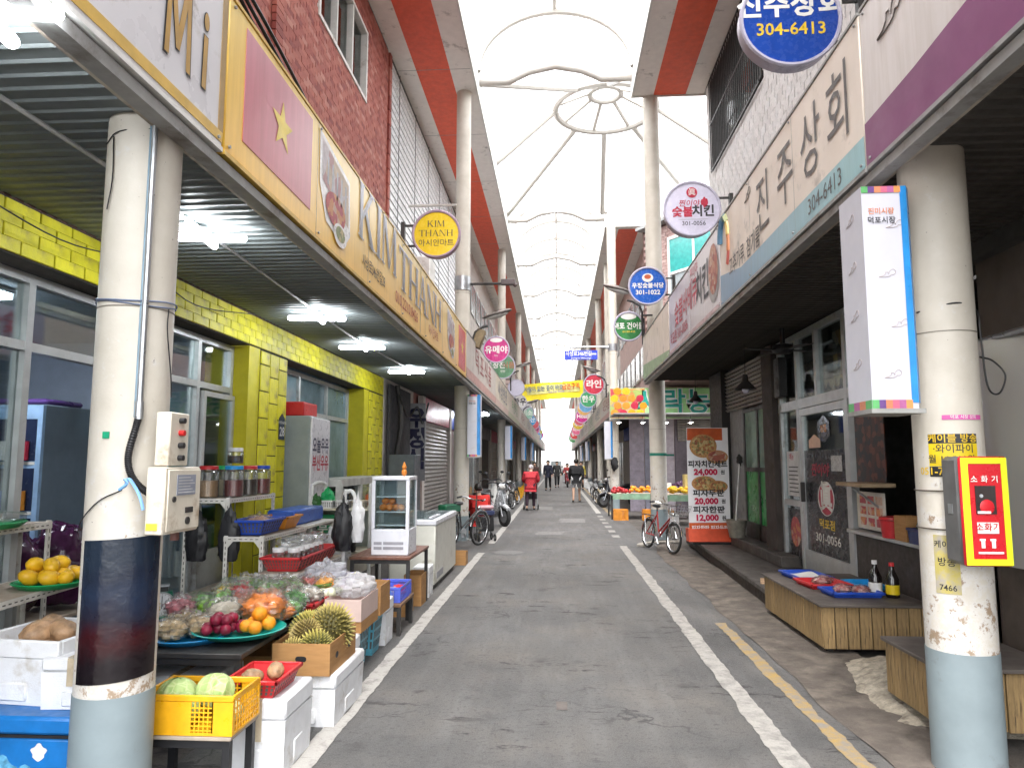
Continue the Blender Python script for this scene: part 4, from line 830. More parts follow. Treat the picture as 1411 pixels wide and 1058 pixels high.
for w_, lab in (([(.168, -.02, 2.31), (.19, -.06, 2.2), (.2, -.03, 2.0), (.19, -.0, 1.9)], 'thin black wire dangling from the wire loops'), ([(-.17, .0, 1.28), (-.13, -.12, 1.33), (-.02, -.17, 1.43), (.08, -.16, 1.48)], 'thin grey wire drooping from the hose to pillar side'), ([(-.12, -.12, 3.08), (-.03, -.165, 3.12), (.13, -.12, 3.15)], 'black wire round the top of the cream pillar'), ([(-.06, -.16, 3.1), (-.05, -.165, 2.9), (-.07, -.16, 2.75)], 'short wire hanging down the pillar below its top')):
    one('loose_wire', MB().tube(cr(w_, 6), .003, 5), black, lab, 'wire', (px, py, 0), group='loose wires on the pillar')
t = thing('poster', 'dark glossy poster wrapped round the cream pillar', 'poster', (px, py, 0))
def postermat():
    M_, t_, p = nodes('poster_print'); L = t_.links.new; tc = N(t_, 'TexCoord'); ve = tc.outputs['Object']; sep = N(t_, 'SeparateXYZ'); L(ve, sep.inputs[0])
    f = noise_n(t_, ve, 6, 3); mr = N(t_, 'MapRange'); mr.inputs['From Min'].default_value = .66; mr.inputs['From Max'].default_value = 1.28; L(sep.outputs['Z'], mr.inputs[0])
    ad = N(t_, 'Math', operation='MULTIPLY_ADD'); L(f, ad.inputs[0]); ad.inputs[1].default_value = .35; L(mr.outputs[0], ad.inputs[2])
    rp = t_.nodes.new('ShaderNodeValToRGB'); e = rp.color_ramp.elements; e[0].color = (.004, .003, .004, 1); e[1].color = (.012, .02, .035, 1)
    for q, cc in ((.3, (.006, .003, .005)), (.48, (.03, .003, .005)), (.62, (.012, .01, .02)), (.78, (.012, .02, .042)), (.9, (.01, .015, .03)), (1.0, (.012, .02, .035))):
        x_ = e.new(q) if q < 1 else e[len(e) - 1]; x_.color = (*cc, 1)
    L(ad.outputs[0], rp.inputs[0]); L(rp.outputs[0], p.inputs['Base Color']); p.inputs['Roughness'].default_value = .22
    bp = N(t_, 'Bump'); bp.inputs['Strength'].default_value = .3; bp.inputs['Distance'].default_value = .02; L(noise_n(t_, ve, 9, 3), bp.inputs['Height']); L(bp.outputs[0], p.inputs['Normal']); return M_
MB().grid(lambda u, v: (.1665 * math.cos(R(-122 + 128 * u)), .1665 * math.sin(R(-122 + 128 * u)), .655 + .02 * u + .605 * v), 24, 10).build('sheet', postermat(), t)
B(-.02, -.168, 1.705, .01, -.1645, 1.735).build('tape', mat('tape_green', (.0, .3, .15), .5), t)

# ------------------------------------------------------------------ fittings on the near right pillar
def lightbox(x, y, z0, z1, label, w_=.235, back=.3, lean=0, det=True):
    """folded white lamp box: a front face, a side face to the street and a blue edge"""
    t = thing('light_box', label, 'sign', (x, y, 0), 0, 'white cloud-patterned light boxes on the pillars')
    pts = [(0, 0), (w_, 0), (w_ + .03, .05), (w_ + .03, back), (0, back)]
    MB().prism([(a, b_, z0) for a, b_ in pts], (0, 0, z1 - z0)).build('body', mat('lightbox_white', (.50, .50, .56), .4, v=.03), t)
    MB().add([(w_ + .0, -.002, z0 + .03), (w_ + .032, .045, z0 + .03), (w_ + .032, .045, z1), (w_ + .0, -.002, z1)], [(0, 1, 2, 3)]).add([(w_ - .035, -.003, z0 + .03), (w_, -.003, z0 + .03), (w_, -.003, z1), (w_ - .035, -.003, z1)], [(0, 1, 2, 3)]).build('blue_edge', mat('edge_blue', (.02, .22, .55), .35), t, smooth=False)
    B(-.01, -.012, z0 - .025, w_ + .03, back, z0 - .001).build('bottom_cap', chan, t)
    if det:
        for zz, hh in ((z1 - .035, .035), (z0, .045)):
            for k in range(6):
                cc = ((.1, .35, .12), (.12, .05, .2), (.55, .2, .1), (.5, .12, .2), (.35, .1, .25), (.6, .25, .08))[k]
                B(k * w_ / 6.9, -.0035, zz, (k + 1) * w_ / 6.9, -.0015, zz + hh).build('trim_patch', mat('patch_%d' % k, cc, .5), t, smooth=False)
        for k in range(4):
            B(-.0035, k * back / 4, z0, -.0015, (k + 1) * back / 4, z0 + .045).build('trim_patch', MATS['patch_%d' % ((k * 2) % 6)], t, smooth=False)
            cloud(t, (.12 + .05 * (k % 2), 0, z0 + .18 + k * .27), X, Z, .05, mat('cloud_pale', (.42, .36, .36), .5), .0018, .001); cloud(t, (0, .15, z0 + .25 + k * .27), nY, Z, .06, MATS['cloud_pale'], .0018, .001)
        txt(t, '진미시장', .027, (.098, -.004, z1 - .14), X, Z, MATS['patch_2'], .02); txt(t, '덕포시장', .029, (.098, -.004, z1 - .19), X, Z, ink, .015)
    return t
lightbox(1.645, 3.84, 1.88, 3.08, 'white cloud-patterned light box with blue edge on the nearest right pillar')
lightbox(-1.86, 14.7, 1.72, 3.0, 'white light box with blue edge hanging by the seated person', det=True)
for k, (x, y) in enumerate(((-1.95, 26.5), (-1.95, 38.3), (-1.95, 50.1), (1.55, 23.8), (1.8, 46.8), (1.8, 58.4))):
    lightbox(x, y, 1.72, 2.95, ('light box on the first far left pillar', 'light box on the second far left pillar', 'light box on the third far left pillar', 'light box on the fruit stall corner pillar', 'light box on the third far right pillar', 'light box on the fourth far right pillar')[k], det=False)
t = thing('fire_extinguisher_box', 'red fire extinguisher box with yellow reflective border on the pillar', 'fire box', (2.12, 3.76, 1.09))
redg = mat('box_red', (.50, .012, .02), .3, v=.05); yelr = mat('reflective_yellow', (.65, .72, .02), .35, v=.05)
B(-.115, .0, 0, .12, .16, .54, .02).build('case', mat('case_grey', (.13, .13, .13), .45), t); B(-.115, -.022, 0, .12, -.001, .54, .012).build('door', redg, t)
f = MB(); f.box(-.108, -.0245, .006, .113, -.0225, .036).box(-.108, -.0245, .504, .113, -.0225, .534).box(-.108, -.0245, .036, -.074, -.0225, .504).box(.084, -.0245, .036, .113, -.0225, .504); f.build('reflective_border', yelr, t, smooth=False)
B(-.048, -.026, .255, .05, -.0235, .395).build('window', mat('window_black', (.02, .012, .012), .08, spec=.8), t); MB().ell((.005, -.024, .29), (.038, .006, .04), 14, 8).build('extinguisher', redg, t)
MB().cyl((-.02, -.028, .345), (-.02, -.024, .345), .009, n=12).build('gauge', steel, t); B(-.043, -.029, .258, .02, -.0265, .27).build('label', white, t)
for ch, x_ in zip('소화기', (-.05, .0, .05)): txt(t, ch, .027, (x_, -.0265, .425), X, Z, white, .015)
B(-.048, -.0255, .16, .055, -.0235, .215, .001).build('label_panel', white, t); txt(t, '소화기', .03, (.003, -.0268, .19), X, Z, redg, .02, 1.0, spacing=1.15)
for x_ in (-.025, .025): B(x_ - .009, -.0255, .09, x_ + .009, -.0235, .13).build('pictogram', white, t); B(x_ - .016, -.0258, .125, x_ + .012, -.0237, .135).build('pictogram', white, t)
B(-.05, -.0255, .062, .07, -.0235, .072).build('label', white, t); B(-.118, .06, .25, -.114, .1, .3).build('latch', steel, t)
def wrap(t, r, a0, a1, z0, z1, m, name, tx=(), rr=.0): 
    MB().grid(lambda u, v: (r * math.cos(R(a0 + (a1 - a0) * u)), r * math.sin(R(a0 + (a1 - a0) * u)), z0 + (z1 - z0) * v), 12, 1).build(name, m, t)
    am = R((a0 + a1) / 2); ux = Vector((-math.sin(am), math.cos(am), 0)); c_ = Vector((math.cos(am), math.sin(am), 0)) * r
    for (s_, h, du, dz, mm) in tx:
        txt(t, s_, h, (0, 0, 0), X, Z, mm, .012, bend=(r, am, du, dz))
sy = mat('sticker_bright', (.66, .48, .01), .45, v=.1); r_ = .1725
t = thing('sticker', 'yellow cable broadcast flyer with black bands on the right pillar', 'sticker', (2.14, 4.08, 0))
wrap(t, r_, -150, -70, 1.70, 1.75, black, 'black_band', [('케이블 방송', .036, .0, 1.725, yel)]); wrap(t, r_, -150, -70, 1.58, 1.70, sy, 'paper', [('·와이파이', .036, .0, 1.67, ink), ('월 16,500원', .034, -.01, 1.615, ink)]); wrap(t, r_, -150, -85, 1.525, 1.578, black, 'black_band', [('051-710-7400', .040, 0, 1.552, yel)])
t = thing('sticker', 'pink strip sticker above the yellow flyer', 'sticker', (2.14, 4.08, 0)); wrap(t, r_, -125, -55, 1.825, 1.85, mat('sticker_pink', (.6, .1, .35), .45), 'paper', [('덕포 시장 상회', .016, 0, 1.838, white)])
t = thing('sticker', 'torn yellow flyer low on the right pillar', 'sticker', (2.14, 4.08, 0)); wrap(t, r_, -152, -112, .92, 1.22, mat('sticker_worn', (.5, .42, .12), .6, dirt=(.35, .32, .28), da=.9, ds=14), 'paper', [('케이블', .03, 0, 1.17, ink), ('방송', .035, 0, 1.08, ink), ('7466', .03, 0, .95, ink)])
one('hanging_wire', MB().tube(cr([(-.16, -.07, 2.42), (0, -.172, 2.45), (.17, -.05, 2.43), (.2, -.02, 2.3), (.23, .0, 2.02), (.3, .02, 1.98), (.34, .02, 2.08), (.28, .02, 2.16), (.2, .0, 2.18)], 8), .005, 6), black, 'black wire looped round the right pillar', 'wire', (2.14, 4.08, 0))
one('cord_loop', MB().tube([(.176 * math.cos(a), .176 * math.sin(a), 0) for a in [k * PI / 12 for k in range(24)]], .004, 5, True).tube([(.176 * math.cos(a), .176 * math.sin(a), .2) for a in [k * PI / 12 for k in range(24)]], .004, 5, True), mat('cord_brown', (.1, .08, .06), .7), 'two dark cords tied round the right pillar below the flyer', 'cord', (2.14, 4.08, 1.25))
t = thing('cable_bundle', 'black cable bundle lying along the top of the yellow sign', 'cable', (-1.86, 3.7, 4.12))
for k in range(5): MB().tube(cr([(.02 * k, -.6, .5 - .05 * k), (.01 * k, 0, .16 + .03 * k), (.03 * k - .03, .5, .05 + .02 * k), (.0, 1.2 + .2 * k, .03)], 6), .012, 6).build('cable', black, t)
# seams and fixing screws on the long near boards, added as parts
scr = mat('screw_grey', (.3, .3, .3), .4, m=.6)
for bo_ in [o for o in bpy.data.objects if o.name.startswith('sign_board') and abs(o.location.y) < 16 and o.parent is None]:
    s = 1 if bo_.location.x < 0 else -1; face = [q for q in bo_.children if q.name.startswith('face')][0]; ys_ = [v.co.y for v in face.data.vertices]; zs_ = [v.co.z for v in face.data.vertices]; a, b_ = min(ys_), max(ys_); h_ = max(zs_); n = max(2, int((b_ - a) / 1.25))
    for k in range(1, n): B((EPS - .001) * s, a + (b_ - a) * k / n - .002, .0, (EPS + .0002) * s, a + (b_ - a) * k / n + .002, h_).build('seam', chan, bo_, smooth=False)
    for k in range(n + 1):
        for z_ in (.035, h_ - .035): y_ = min(max(a + (b_ - a) * k / n + .05, a + .05), b_ - .05); MB().cyl(((EPS + .009) * s, y_, z_), ((EPS - .002) * s, y_, z_), .009, n=8).build('screw', scr, bo_)

# ================================================================== LEFT STALL
slotm = mat('slot_dark', (.10, .095, .085), .8); ang = mat('angle_white', (.60, .58, .53), .5, v=.08, dirt=(.35, .3, .24), da=.3, ds=9); boardm = mat('shelf_board', (.36, .30, .24), .7, v=.15)
foam = mat('styrofoam', (.72, .73, .75), .75, v=.05, s=12, b=.3, bs=160, dirt=(.5, .47, .43), da=.3, ds=5); kraft = mat('kraft_card', (.36, .19, .07), .75, v=.12, s=5, stretch=(1, 1, 6)); kraft2 = mat('pale_card', (.55, .42, .38), .7, v=.08, s=6)
plum = {}
def pl(n, c, r=.35, **k): return mat('plastic_' + n, c, r, **k)
P_red = pl('red', (.50, .025, .03)); P_blue = pl('blue', (.02, .07, .42)); P_yel = pl('amber', (.72, .36, .012)); P_org = pl('orange', (.62, .24, .03)); P_teal = pl('teal', (.01, .33, .28)); P_sky = pl('sky', (.10, .36, .48)); P_lil = pl('lilac', (.26, .24, .5)); P_grn = pl('green', (.01, .33, .10)); P_cyan = pl('cyan', (.02, .28, .62)); P_white = pl('white', (.7, .7, .7))
film = glassmat('clear_film', (.98, .98, .98), .07, .16, milky=.05, ms=9); filmw = glassmat('cloudy_film', (.92, .92, .94), .12, .22, milky=.42, ms=7)
jarg = glassmat('jar_plastic', (.93, .95, .95), .2, .05, milky=.06)

def rack(label, x, y, w_, d, levels, rz=0, post=True, base=0, slots=True, name='slotted_rack'):
    """slotted-angle shelf unit: w along x, d along y, levels above base"""
    t = thing(name, label, 'rack', (x, y, base), rz, 'white slotted angle racks'); top = max(levels)
    for (a, b_) in ((0, 0), (w_, 0), (0, d), (w_, d)):
        sx = 1 if a == 0 else -1; sy = 1 if b_ == 0 else -1
        p = put('post', MB().box(a, b_, 0, a + sx * .035, b_ + sy * .004, top + .02).box(a, b_ + sy * .0041, 0, a + sx * .004, b_ + sy * .035, top + .02).mesh('post', ang, False), t)
        if slots:
            m_ = MB(); z = .04
            while z < top - .02: m_.box(a + sx * .012, b_ - sy * .0008, z, a + sx * .02, b_ - sy * .0002, z + .025); m_.box(a - sx * .0008, b_ + sy * .014, z, a - sx * .0002, b_ + sy * .022, z + .025); z += .05
            m_.build('slot_row', slotm, p, smooth=False, kind='stuff')
    for lv in levels:
        s_ = put('shelf', MB().box(.004, .004, lv - .004, w_ - .004, d - .004, lv + .008).mesh('shelf', boardm, False), t)
        MB().box(-.003, -.003, lv - .03, w_ + .003, -.0009, lv + .012).box(-.003, d + .0009, lv - .03, w_ + .003, d + .003, lv + .012).box(-.003, -.0008, lv - .03, -.0009, d + .0008, lv + .012).box(w_ + .0009, -.0008, lv - .03, w_ + .003, d + .0008, lv + .012).build('rim', ang, s_, smooth=False)
        if slots:
            m_ = MB(); k = .04
            while k < w_ - .05: m_.box(k, -.0038, lv - .014, k + .025, -.0031, lv - .007); k += .05
            k = .04
            while k < d - .05: m_.box(w_ + .0031, k, lv - .014, w_ + .0038, k + .025, lv - .007); k += .05
            m_.build('slot_row', slotm, s_, smooth=False, kind='stuff')
        g_ = MB()
        for a, sx in ((.035, 1), (w_ - .035, -1)): g_.prism([(a, -.002, lv - .03), (a + sx * .05, -.002, lv - .03), (a, -.002, lv - .09)], (0, -.003, 0))
        g_.build('gusset', ang, s_, smooth=False)
    return t
def tub(label, x, y, z, w_, d, h, m, taper=.06, rz=0, slots=0, name='basket', cat='basket', group=None, open_=True):
    """open plastic basket with tapered walls, thick rim and, if asked, cut slots shown as ribs"""
    t = thing(name, label, cat, (x, y, z), rz, group); a, b_ = w_ / 2, d / 2; ia, ib = a - taper, b_ - taper; th = .006
    def ring(fx, fy, zz): return [(-fx, -fy, zz), (fx, -fy, zz), (fx, fy, zz), (-fx, fy, zz)]
    V = ring(ia, ib, 0) + ring(a, b_, h) + ring(a - th, b_ - th, h) + ring(ia - th, ib - th, th); F = [(3, 2, 1, 0), (12, 13, 14, 15)]
    for k in range(4):
        n = (k + 1) % 4; F += [(k, n, 4 + n, 4 + k), (4 + k, 4 + n, 8 + n, 8 + k), (8 + k, 8 + n, 12 + n, 12 + k)]
    MB().add(V, F).build('body', m, t, smooth=False)
    r_ = MB()
    for p, q in zip(ring(a, b_, h), ring(a, b_, h)[1:] + ring(a, b_, h)[:1]):
        c0 = Vector(p); c1 = Vector(q); r_.box(min(c0.x, c1.x) - .009, min(c0.y, c1.y) - .009, h - .018, max(c0.x, c1.x) + .009, max(c0.y, c1.y) + .009, h + .004, .003)
    r_.build('rim', m, t)
    if slots:
        s_ = MB(); n = slots
        for k in range(n):
            for row in (0, 1, 2):
                f0 = .16 + row * .24; f1 = f0 + .18
                for fx in (-1, 1):
                    u0 = -1 + 2 * (k + .25) / n; u1 = -1 + 2 * (k + .75) / n
                    X0, X1 = ia + (a - ia) * f0, ia + (a - ia) * f1; Y0, Y1 = ib + (b_ - ib) * f0, ib + (b_ - ib) * f1
                    s_.add([(u0 * X0, fx * (Y0 + .0012), f0 * h), (u1 * X0, fx * (Y0 + .0012), f0 * h), (u1 * X1, fx * (Y1 + .0012), f1 * h), (u0 * X1, fx * (Y1 + .0012), f1 * h)], [(0, 1, 2, 3)])
                    s_.add([(fx * (X0 + .0012), u0 * Y0, f0 * h), (fx * (X0 + .0012), u1 * Y0, f0 * h), (fx * (X1 + .0012), u1 * Y1, f1 * h), (fx * (X1 + .0012), u0 * Y1, f1 * h)], [(0, 1, 2, 3)])
        s_.build('slots', slotm, t, smooth=False, kind='stuff')
    return t
def crate(label, x, y, z, w_, d, h, m, rz=0, group=None):
    """lattice-sided plastic crate: floor, corner posts, ribs and rails with real gaps"""
    t = thing('crate', label, 'crate', (x, y, z), rz, group); a, b_ = w_ / 2, d / 2
    B(-a, -b_, 0, a, b_, .012).build('floor', m, t)
    MB().box(-a, -b_, h - .03, a, -b_ + .012, h, .004).box(-a, b_ - .012, h - .03, a, b_, h, .004).box(-a, -b_ + .012, h - .03, -a + .012, b_ - .012, h, .004).box(a - .012, -b_ + .012, h - .03, a, b_ - .012, h, .004).build('rim', m, t)
    for sx, sy in ((-1, -1), (1, -1), (1, 1), (-1, 1)): B(sx * a, sy * b_, .012, sx * (a - .02), sy * (b_ - .02), h - .03).build('corner_post', m, t)
    wl_ = MB()
    for s_ in (-1, 1):
        wl_.box(-a + .02, s_ * (b_ - .001), .012, -a + w_ * .55, s_ * (b_ - .006), h - .03).box(a - w_ * .22, s_ * (b_ - .001), .012, a - .02, s_ * (b_ - .006), h - .03)
        for k in range(6): xx = -a + w_ * .55 + k * w_ * .046; wl_.box(xx, s_ * (b_ - .001), .012, xx + .006, s_ * (b_ - .006), h - .03)
        for k in range(6): zz = .02 + k * (h - .06) / 6; wl_.box(-a + w_ * .55, s_ * (b_ - .0015), zz, a - w_ * .22, s_ * (b_ - .005), zz + .006)
        n = 9
        for k in range(n): yy = -b_ + .02 + k * (d - .04) / n; wl_.box(s_ * (a - .001), yy, .012, s_ * (a - .006), yy + .008, h - .03)
        for k in range(4): zz = .03 + k * (h - .07) / 4; wl_.box(s_ * (a - .0015), -b_ + .02, zz, s_ * (a - .005), b_ - .02, zz + .007)
    wl_.build('lattice', m, t, smooth=False); return t
def styro(label, x, y, z, w_, d, h, rz=0, lid=True, name='styrofoam_box'):
    t = thing(name, label, 'box', (x, y, z), rz, 'white styrofoam boxes'); a, b_ = w_ / 2, d / 2; k = .94
    V = [(sx * a * q, sy * b_ * q, zz) for zz, q in ((0, k), (h * .72, .985)) for sx, sy in ((-1, -1), (1, -1), (1, 1), (-1, 1))]
    MB().add(V, [(3, 2, 1, 0), (4, 5, 6, 7)] + [(i, (i + 1) % 4, 4 + (i + 1) % 4, 4 + i) for i in range(4)]).build('body', foam, t, smooth=False)
    B(-a * .3, -b_ * .992, h * .06, a * .35, -b_ * .9, h * .35, .008).build('panel', foam, t); B(a * .93, -b_ * .3, h * .06, a * .995, b_ * .3, h * .35, .008).build('panel', foam, t)
    if lid:
        B(-a, -b_, h * .724, a, b_, h, .012).build('lid', foam, t)
        if w_ > .28: MB().box(-.025, -b_ - .0012, h * .45, .025, -b_ - .0002, h * .99).box(-.025, -b_ - .001, h + .0002, .025, b_ + .001, h + .0012).build('tape', mat('clear_tape', (.5, .42, .3), .25), t, smooth=False)
    else:
        MB().box(-a, -b_, h * .724, a, -b_ + .025, h, .006).box(-a, b_ - .025, h * .724, a, b_, h, .006).box(-a, -b_ + .026, h * .724, -a + .025, b_ - .026, h, .006).box(a - .025, -b_ + .026, h * .724, a, b_ - .026, h, .006).build('rim', foam, t)
    return t
def carton(label, x, y, z, w_, d, h, m=kraft, rz=0, holes=True, flap=False, name='cardboard_box'):
    t = thing(name, label, 'box', (x, y, z), rz, 'cardboard boxes'); a, b_ = w_ / 2, d / 2; th = .006
    B(-a, -b_, 0, a, b_, th).build('bottom', m, t)
    for (q, n) in (((-a, -b_, th, a, -b_ + th, h), 'wall'), ((-a, b_ - th, th, a, b_, h), 'wall'), ((-a, -b_ + th, th, -a + th, b_ - th, h), 'wall'), ((a - th, -b_ + th, th, a, b_ - th, h), 'wall')): B(*q).build(n, m, t, smooth=False)
    if holes:
        MB().add([(-.0 + .035 * (math.copysign(abs(math.cos(q)) ** .5, math.cos(q))), -b_ - .0012, h * .52 + .017 * math.sin(q)) for q in [k * PI / 10 for k in range(20)]], [tuple(range(20))]).build('hand_hole', black, t, smooth=False)
        for yy in (-b_ * .5, b_ * .45): MB().add([(a + .0012, yy + .03 * math.cos(q), h * .5 + .02 * math.sin(q)) for q in [k * PI / 8 for k in range(16)]], [tuple(range(16))]).build('vent_hole', black, t, smooth=False)
    if flap: MB().add([(a, -b_, h), (a, b_, h), (a + .06, b_, h + .03), (a + .06, -b_, h + .03)], [(0, 1, 2, 3)]).add([(-a, -b_, h), (a, -b_, h), (a, -b_ - .05, h + .02), (-a, -b_ - .05, h + .02)], [(0, 1, 2, 3)]).build('flap', m, t, smooth=False)
    return t
def legtable(label, x0, y0, x1, y1, z, m, lm=darkm, th=.03, name='table', leg=.035):
    t = thing(name, label, 'table', ((x0 + x1) / 2, (y0 + y1) / 2, 0)); a, b_ = (x1 - x0) / 2, (y1 - y0) / 2
    B(-a, -b_, z - th, a, b_, z, .004).build('top', m, t); [B(-a + .02, q - .0075, z - th - .04, a - .02, q + .0075, z - th - .001).build('apron', lm, t) for q in (-b_ + .0275, b_ - .0275)]
    for sx in (-1, 1):
        for sy in (-1, 1): B(sx * (a - .01), sy * (b_ - .01), 0, sx * (a - .01 - leg), sy * (b_ - .01 - leg), z - th - .001).build('leg', lm, t)
    return t
def bag(label, x, y, z, r, m, seed=0, name='plastic_bag', knot=True, rz=0, amp=.32, fill=None, fillm=None):
    t = thing(name, label, 'bag', (x, y, z), rz)
    def fn(p):
        if p.z < -r[2] * .72: p = Vector((p.x, p.y, -r[2] * .72))
        return p
    MB().ell((0, 0, r[2] * .72), r, 30, 20, amp, 3.6, seed, fn=fn).build('film', m, t)
    if fillm: MB().ell((0, 0, r[2] * .62), (r[0] * .88, r[1] * .88, r[2] * .78), 22, 14, .38, 5, seed + 3).build('contents', fillm, t)
    if knot: MB().ell((0, 0, r[2] * 1.75), (r[0] * .14, r[1] * .14, r[2] * .3), 10, 8, .5, 5, seed).build('knot', m, t)
    return t
# ---- produce meshes
def fmat(n, c, **k): return mat('fruit_' + n, c, k.pop('r', .4), v=k.pop('v', .15), s=k.pop('s', 30), rnd=.12, **k)
def fruit_me(n, r, m, amp=.04, dim=0, nu=16, nv=10):
    def fn(p):
        rr = math.hypot(p.x, p.y); k = max(0, 1 - rr / (r[0] * .55)) ** 2 * dim
        return Vector((p.x, p.y, p.z - math.copysign(k, p.z)))
    return MB().ell((0, 0, 0), r, nu, nv, amp, 2.5, len(n), fn=fn if dim else None).mesh(n, m)
ME = {
    'orange': fruit_me('orange', (.04, .04, .038), fmat('orange', (.72, .26, .01), b=.4, bs=300), .02, .004),
    'persimmon': fruit_me('persimmon', (.042, .042, .036), fmat('persimmon', (.70, .20, .02)), .04, .005),
    'apple': fruit_me('apple', (.038, .038, .035), fmat('apple', (.42, .02, .025), v=.4, s=12), .04, .008),
    'beet': fruit_me('beet', (.036, .036, .034), fmat('plum', (.22, .01, .035), v=.3), .05, .005),
    'tomato': fruit_me('tomato', (.036, .036, .03), fmat('tomato', (.6, .03, .015), r=.25), .03, .004),
    'mango': fruit_me('mango', (.055, .042, .038), fmat('mango', (.72, .42, .015), v=.12, s=12), .06),
    'potato': fruit_me('potato', (.07, .055, .05), fmat('jicama', (.36, .22, .12), v=.35, s=14, b=.5, bs=60), .14),
    'cucumber': MB().tube(cr([(-.13, 0, .0), (-.08, .012, .0), (0, .018, 0), (.08, .012, 0), (.13, -.005, 0)], 5), [.006 + .016 * math.sin(PI * min(1, max(0, k / 20))) ** .4 for k in range(21)], 10).mesh('cucumber', fmat('cucumber', (.035, .12, .02), v=.4, s=40, b=.6, bs=90)),
    'eggplant': MB().tube(cr([(-.14, 0, .0), (-.07, .01, .0), (.02, .012, 0), (.12, -.01, .0)], 7), [.008 + .024 * (k / 21) ** .5 * (1 - (k / 21) ** 8) for k in range(22)], 10).mesh('eggplant', fmat('eggplant', (.02, .008, .025), r=.2)),
    'radish': MB().tube(cr([(-.15, 0, .0), (-.05, 0, .0), (.06, 0, 0), (.14, 0, 0)], 7), [.006 + .034 * math.sin(PI * min(1, k / 22 * .85)) ** .7 for k in range(22)], 12).mesh('radish', fmat('radish', (.6, .62, .45), v=.2, s=9)),
}
def durian_me():
    b_ = MB().ell((0, 0, 0), (.095, .085, .08), 18, 12, .05, 2); rg = random.Random(3); n = 300
    for i in range(n):
        z = 1 - 2 * (i + .5) / n; a = i * 2.39996; q = math.sqrt(1 - z * z); d = Vector((q * math.cos(a), q * math.sin(a), z))
        p = Vector((d.x * .093, d.y * .083, d.z * .078)); b_.cyl(p, p + d * (.026 + .006 * rg.random()), .0088, .0004, 4, False)
    return b_.mesh('durian', None, False)
def durmat():
    M_, t, p = nodes('durian_skin'); L = t.links.new; tc = N(t, 'TexCoord'); ln = N(t, 'VectorMath', operation='LENGTH'); L(tc.outputs['Object'], ln.inputs[0])
    f = noise_n(t, tc.outputs['Object'], 18, 3); ad = N(t, 'Math', operation='MULTIPLY_ADD'); L(f, ad.inputs[0]); ad.inputs[1].default_value = .02; L(ln.outputs['Value'], ad.inputs[2])
    oi = N(t, 'ObjectInfo'); c0 = ramp(t, ad.outputs[0], .100, .124, (.055, .06, .008, 1), (.62, .54, .14, 1)); c1 = ramp(t, ad.outputs[0], .100, .124, (.09, .06, .012, 1), (.60, .46, .18, 1))
    L(mixc(t, oi.outputs['Random'], c0, c1), p.inputs['Base Color']); p.inputs['Roughness'].default_value = .65; return M_
ME['durian'] = durian_me(); ME['durian'].materials.append(durmat())
def cab_me():
    b_ = MB()
    for k in range(7):
        a = k * 2.4; b_.grid(lambda u, v: tuple(Matrix.Rotation(a, 3, 'Z') @ Vector((.098 + .006 * math.sin(v * 9 + k) + .004 * k * .3, 0, 0)).lerp(Vector((0, 0, 0)), 0) if False else Matrix.Rotation(a + (u - .5) * 2.4, 3, 'Z') @ Vector(((.088 + .003 * k + .006 * math.sin(u * 22 + k)) * math.cos(-1.2 + 2.74 * v), 0, (.08 + .003 * k) * math.sin(-1.2 + 2.74 * v)))), 14, 10)
    return b_.mesh('cabbage', None)
def cabmat():
    M_, t, p = nodes('cabbage_leaf'); L = t.links.new; tc = N(t, 'TexCoord'); w_ = t.nodes.new('ShaderNodeTexVoronoi'); w_.feature = 'DISTANCE_TO_EDGE'; w_.inputs['Scale'].default_value = 22; L(tc.outputs['Object'], w_.inputs['Vector'])
    col = ramp(t, w_.outputs['Distance'], .0, .12, (.50, .56, .28, 1), (.24, .40, .10, 1)); L(mixc(t, ramp(t, noise_n(t, tc.outputs['Object'], 6), .35, .65), col, (.42, .50, .22)), p.inputs['Base Color']); p.inputs['Roughness'].default_value = .5; return M_
ME['cabbage'] = cab_me(); ME['cabbage'].materials.append(cabmat())
def pine_me():
    b_ = MB().ell((0, 0, .09), (.052, .052, .09), 14, 10)
    for j in range(9):
        for i in range(9):
            z = .02 + j * .017; q = math.sqrt(max(0, 1 - ((z - .09) / .09) ** 2)) * .052; a = (i + (j % 2) * .5) * 2 * PI / 9; d = Vector((math.cos(a), math.sin(a), .1)); p = Vector((q * math.cos(a), q * math.sin(a), z)); b_.cyl(p, p + d * .01, .013, .003, 5, False)
    return b_.mesh('pineapple', fmat('pineapple', (.42, .30, .05), v=.4, s=60))
ME['pineapple'] = pine_me()
def fruits(kind, pts, label, cat, group, sc_=1.0, flat=False):
    for (x, y, z) in pts:
        o = put(kind, ME[kind], None, (x, y, z), rot=(rng.uniform(-.5, .5) if not flat else 0, rng.uniform(-.5, .5) if not flat else 0, rng.uniform(0, 6.28)))
        k = sc_ * rng.uniform(.9, 1.1); o.scale = (k, k, k); tag(o, label, cat, group)
def heap(cx, cy, z, rx, ry, r, n, layers=2, seed=1):
    rg = random.Random(seed); out = []
    for L_ in range(layers):
        k = 1 - L_ * .36; tries = 0; got = []
        while len(got) < n // (L_ + 1) and tries < 500:
            a = rg.uniform(0, 6.28); q = math.sqrt(rg.random()); p = (cx + q * math.cos(a) * (rx * k - r), cy + q * math.sin(a) * (ry * k - r), z + r + L_ * r * 1.45); tries += 1
            if all((p[0] - g_[0]) ** 2 + (p[1] - g_[1]) ** 2 > (1.75 * r) ** 2 for g_ in got): got.append(p)
        out += got
    return out

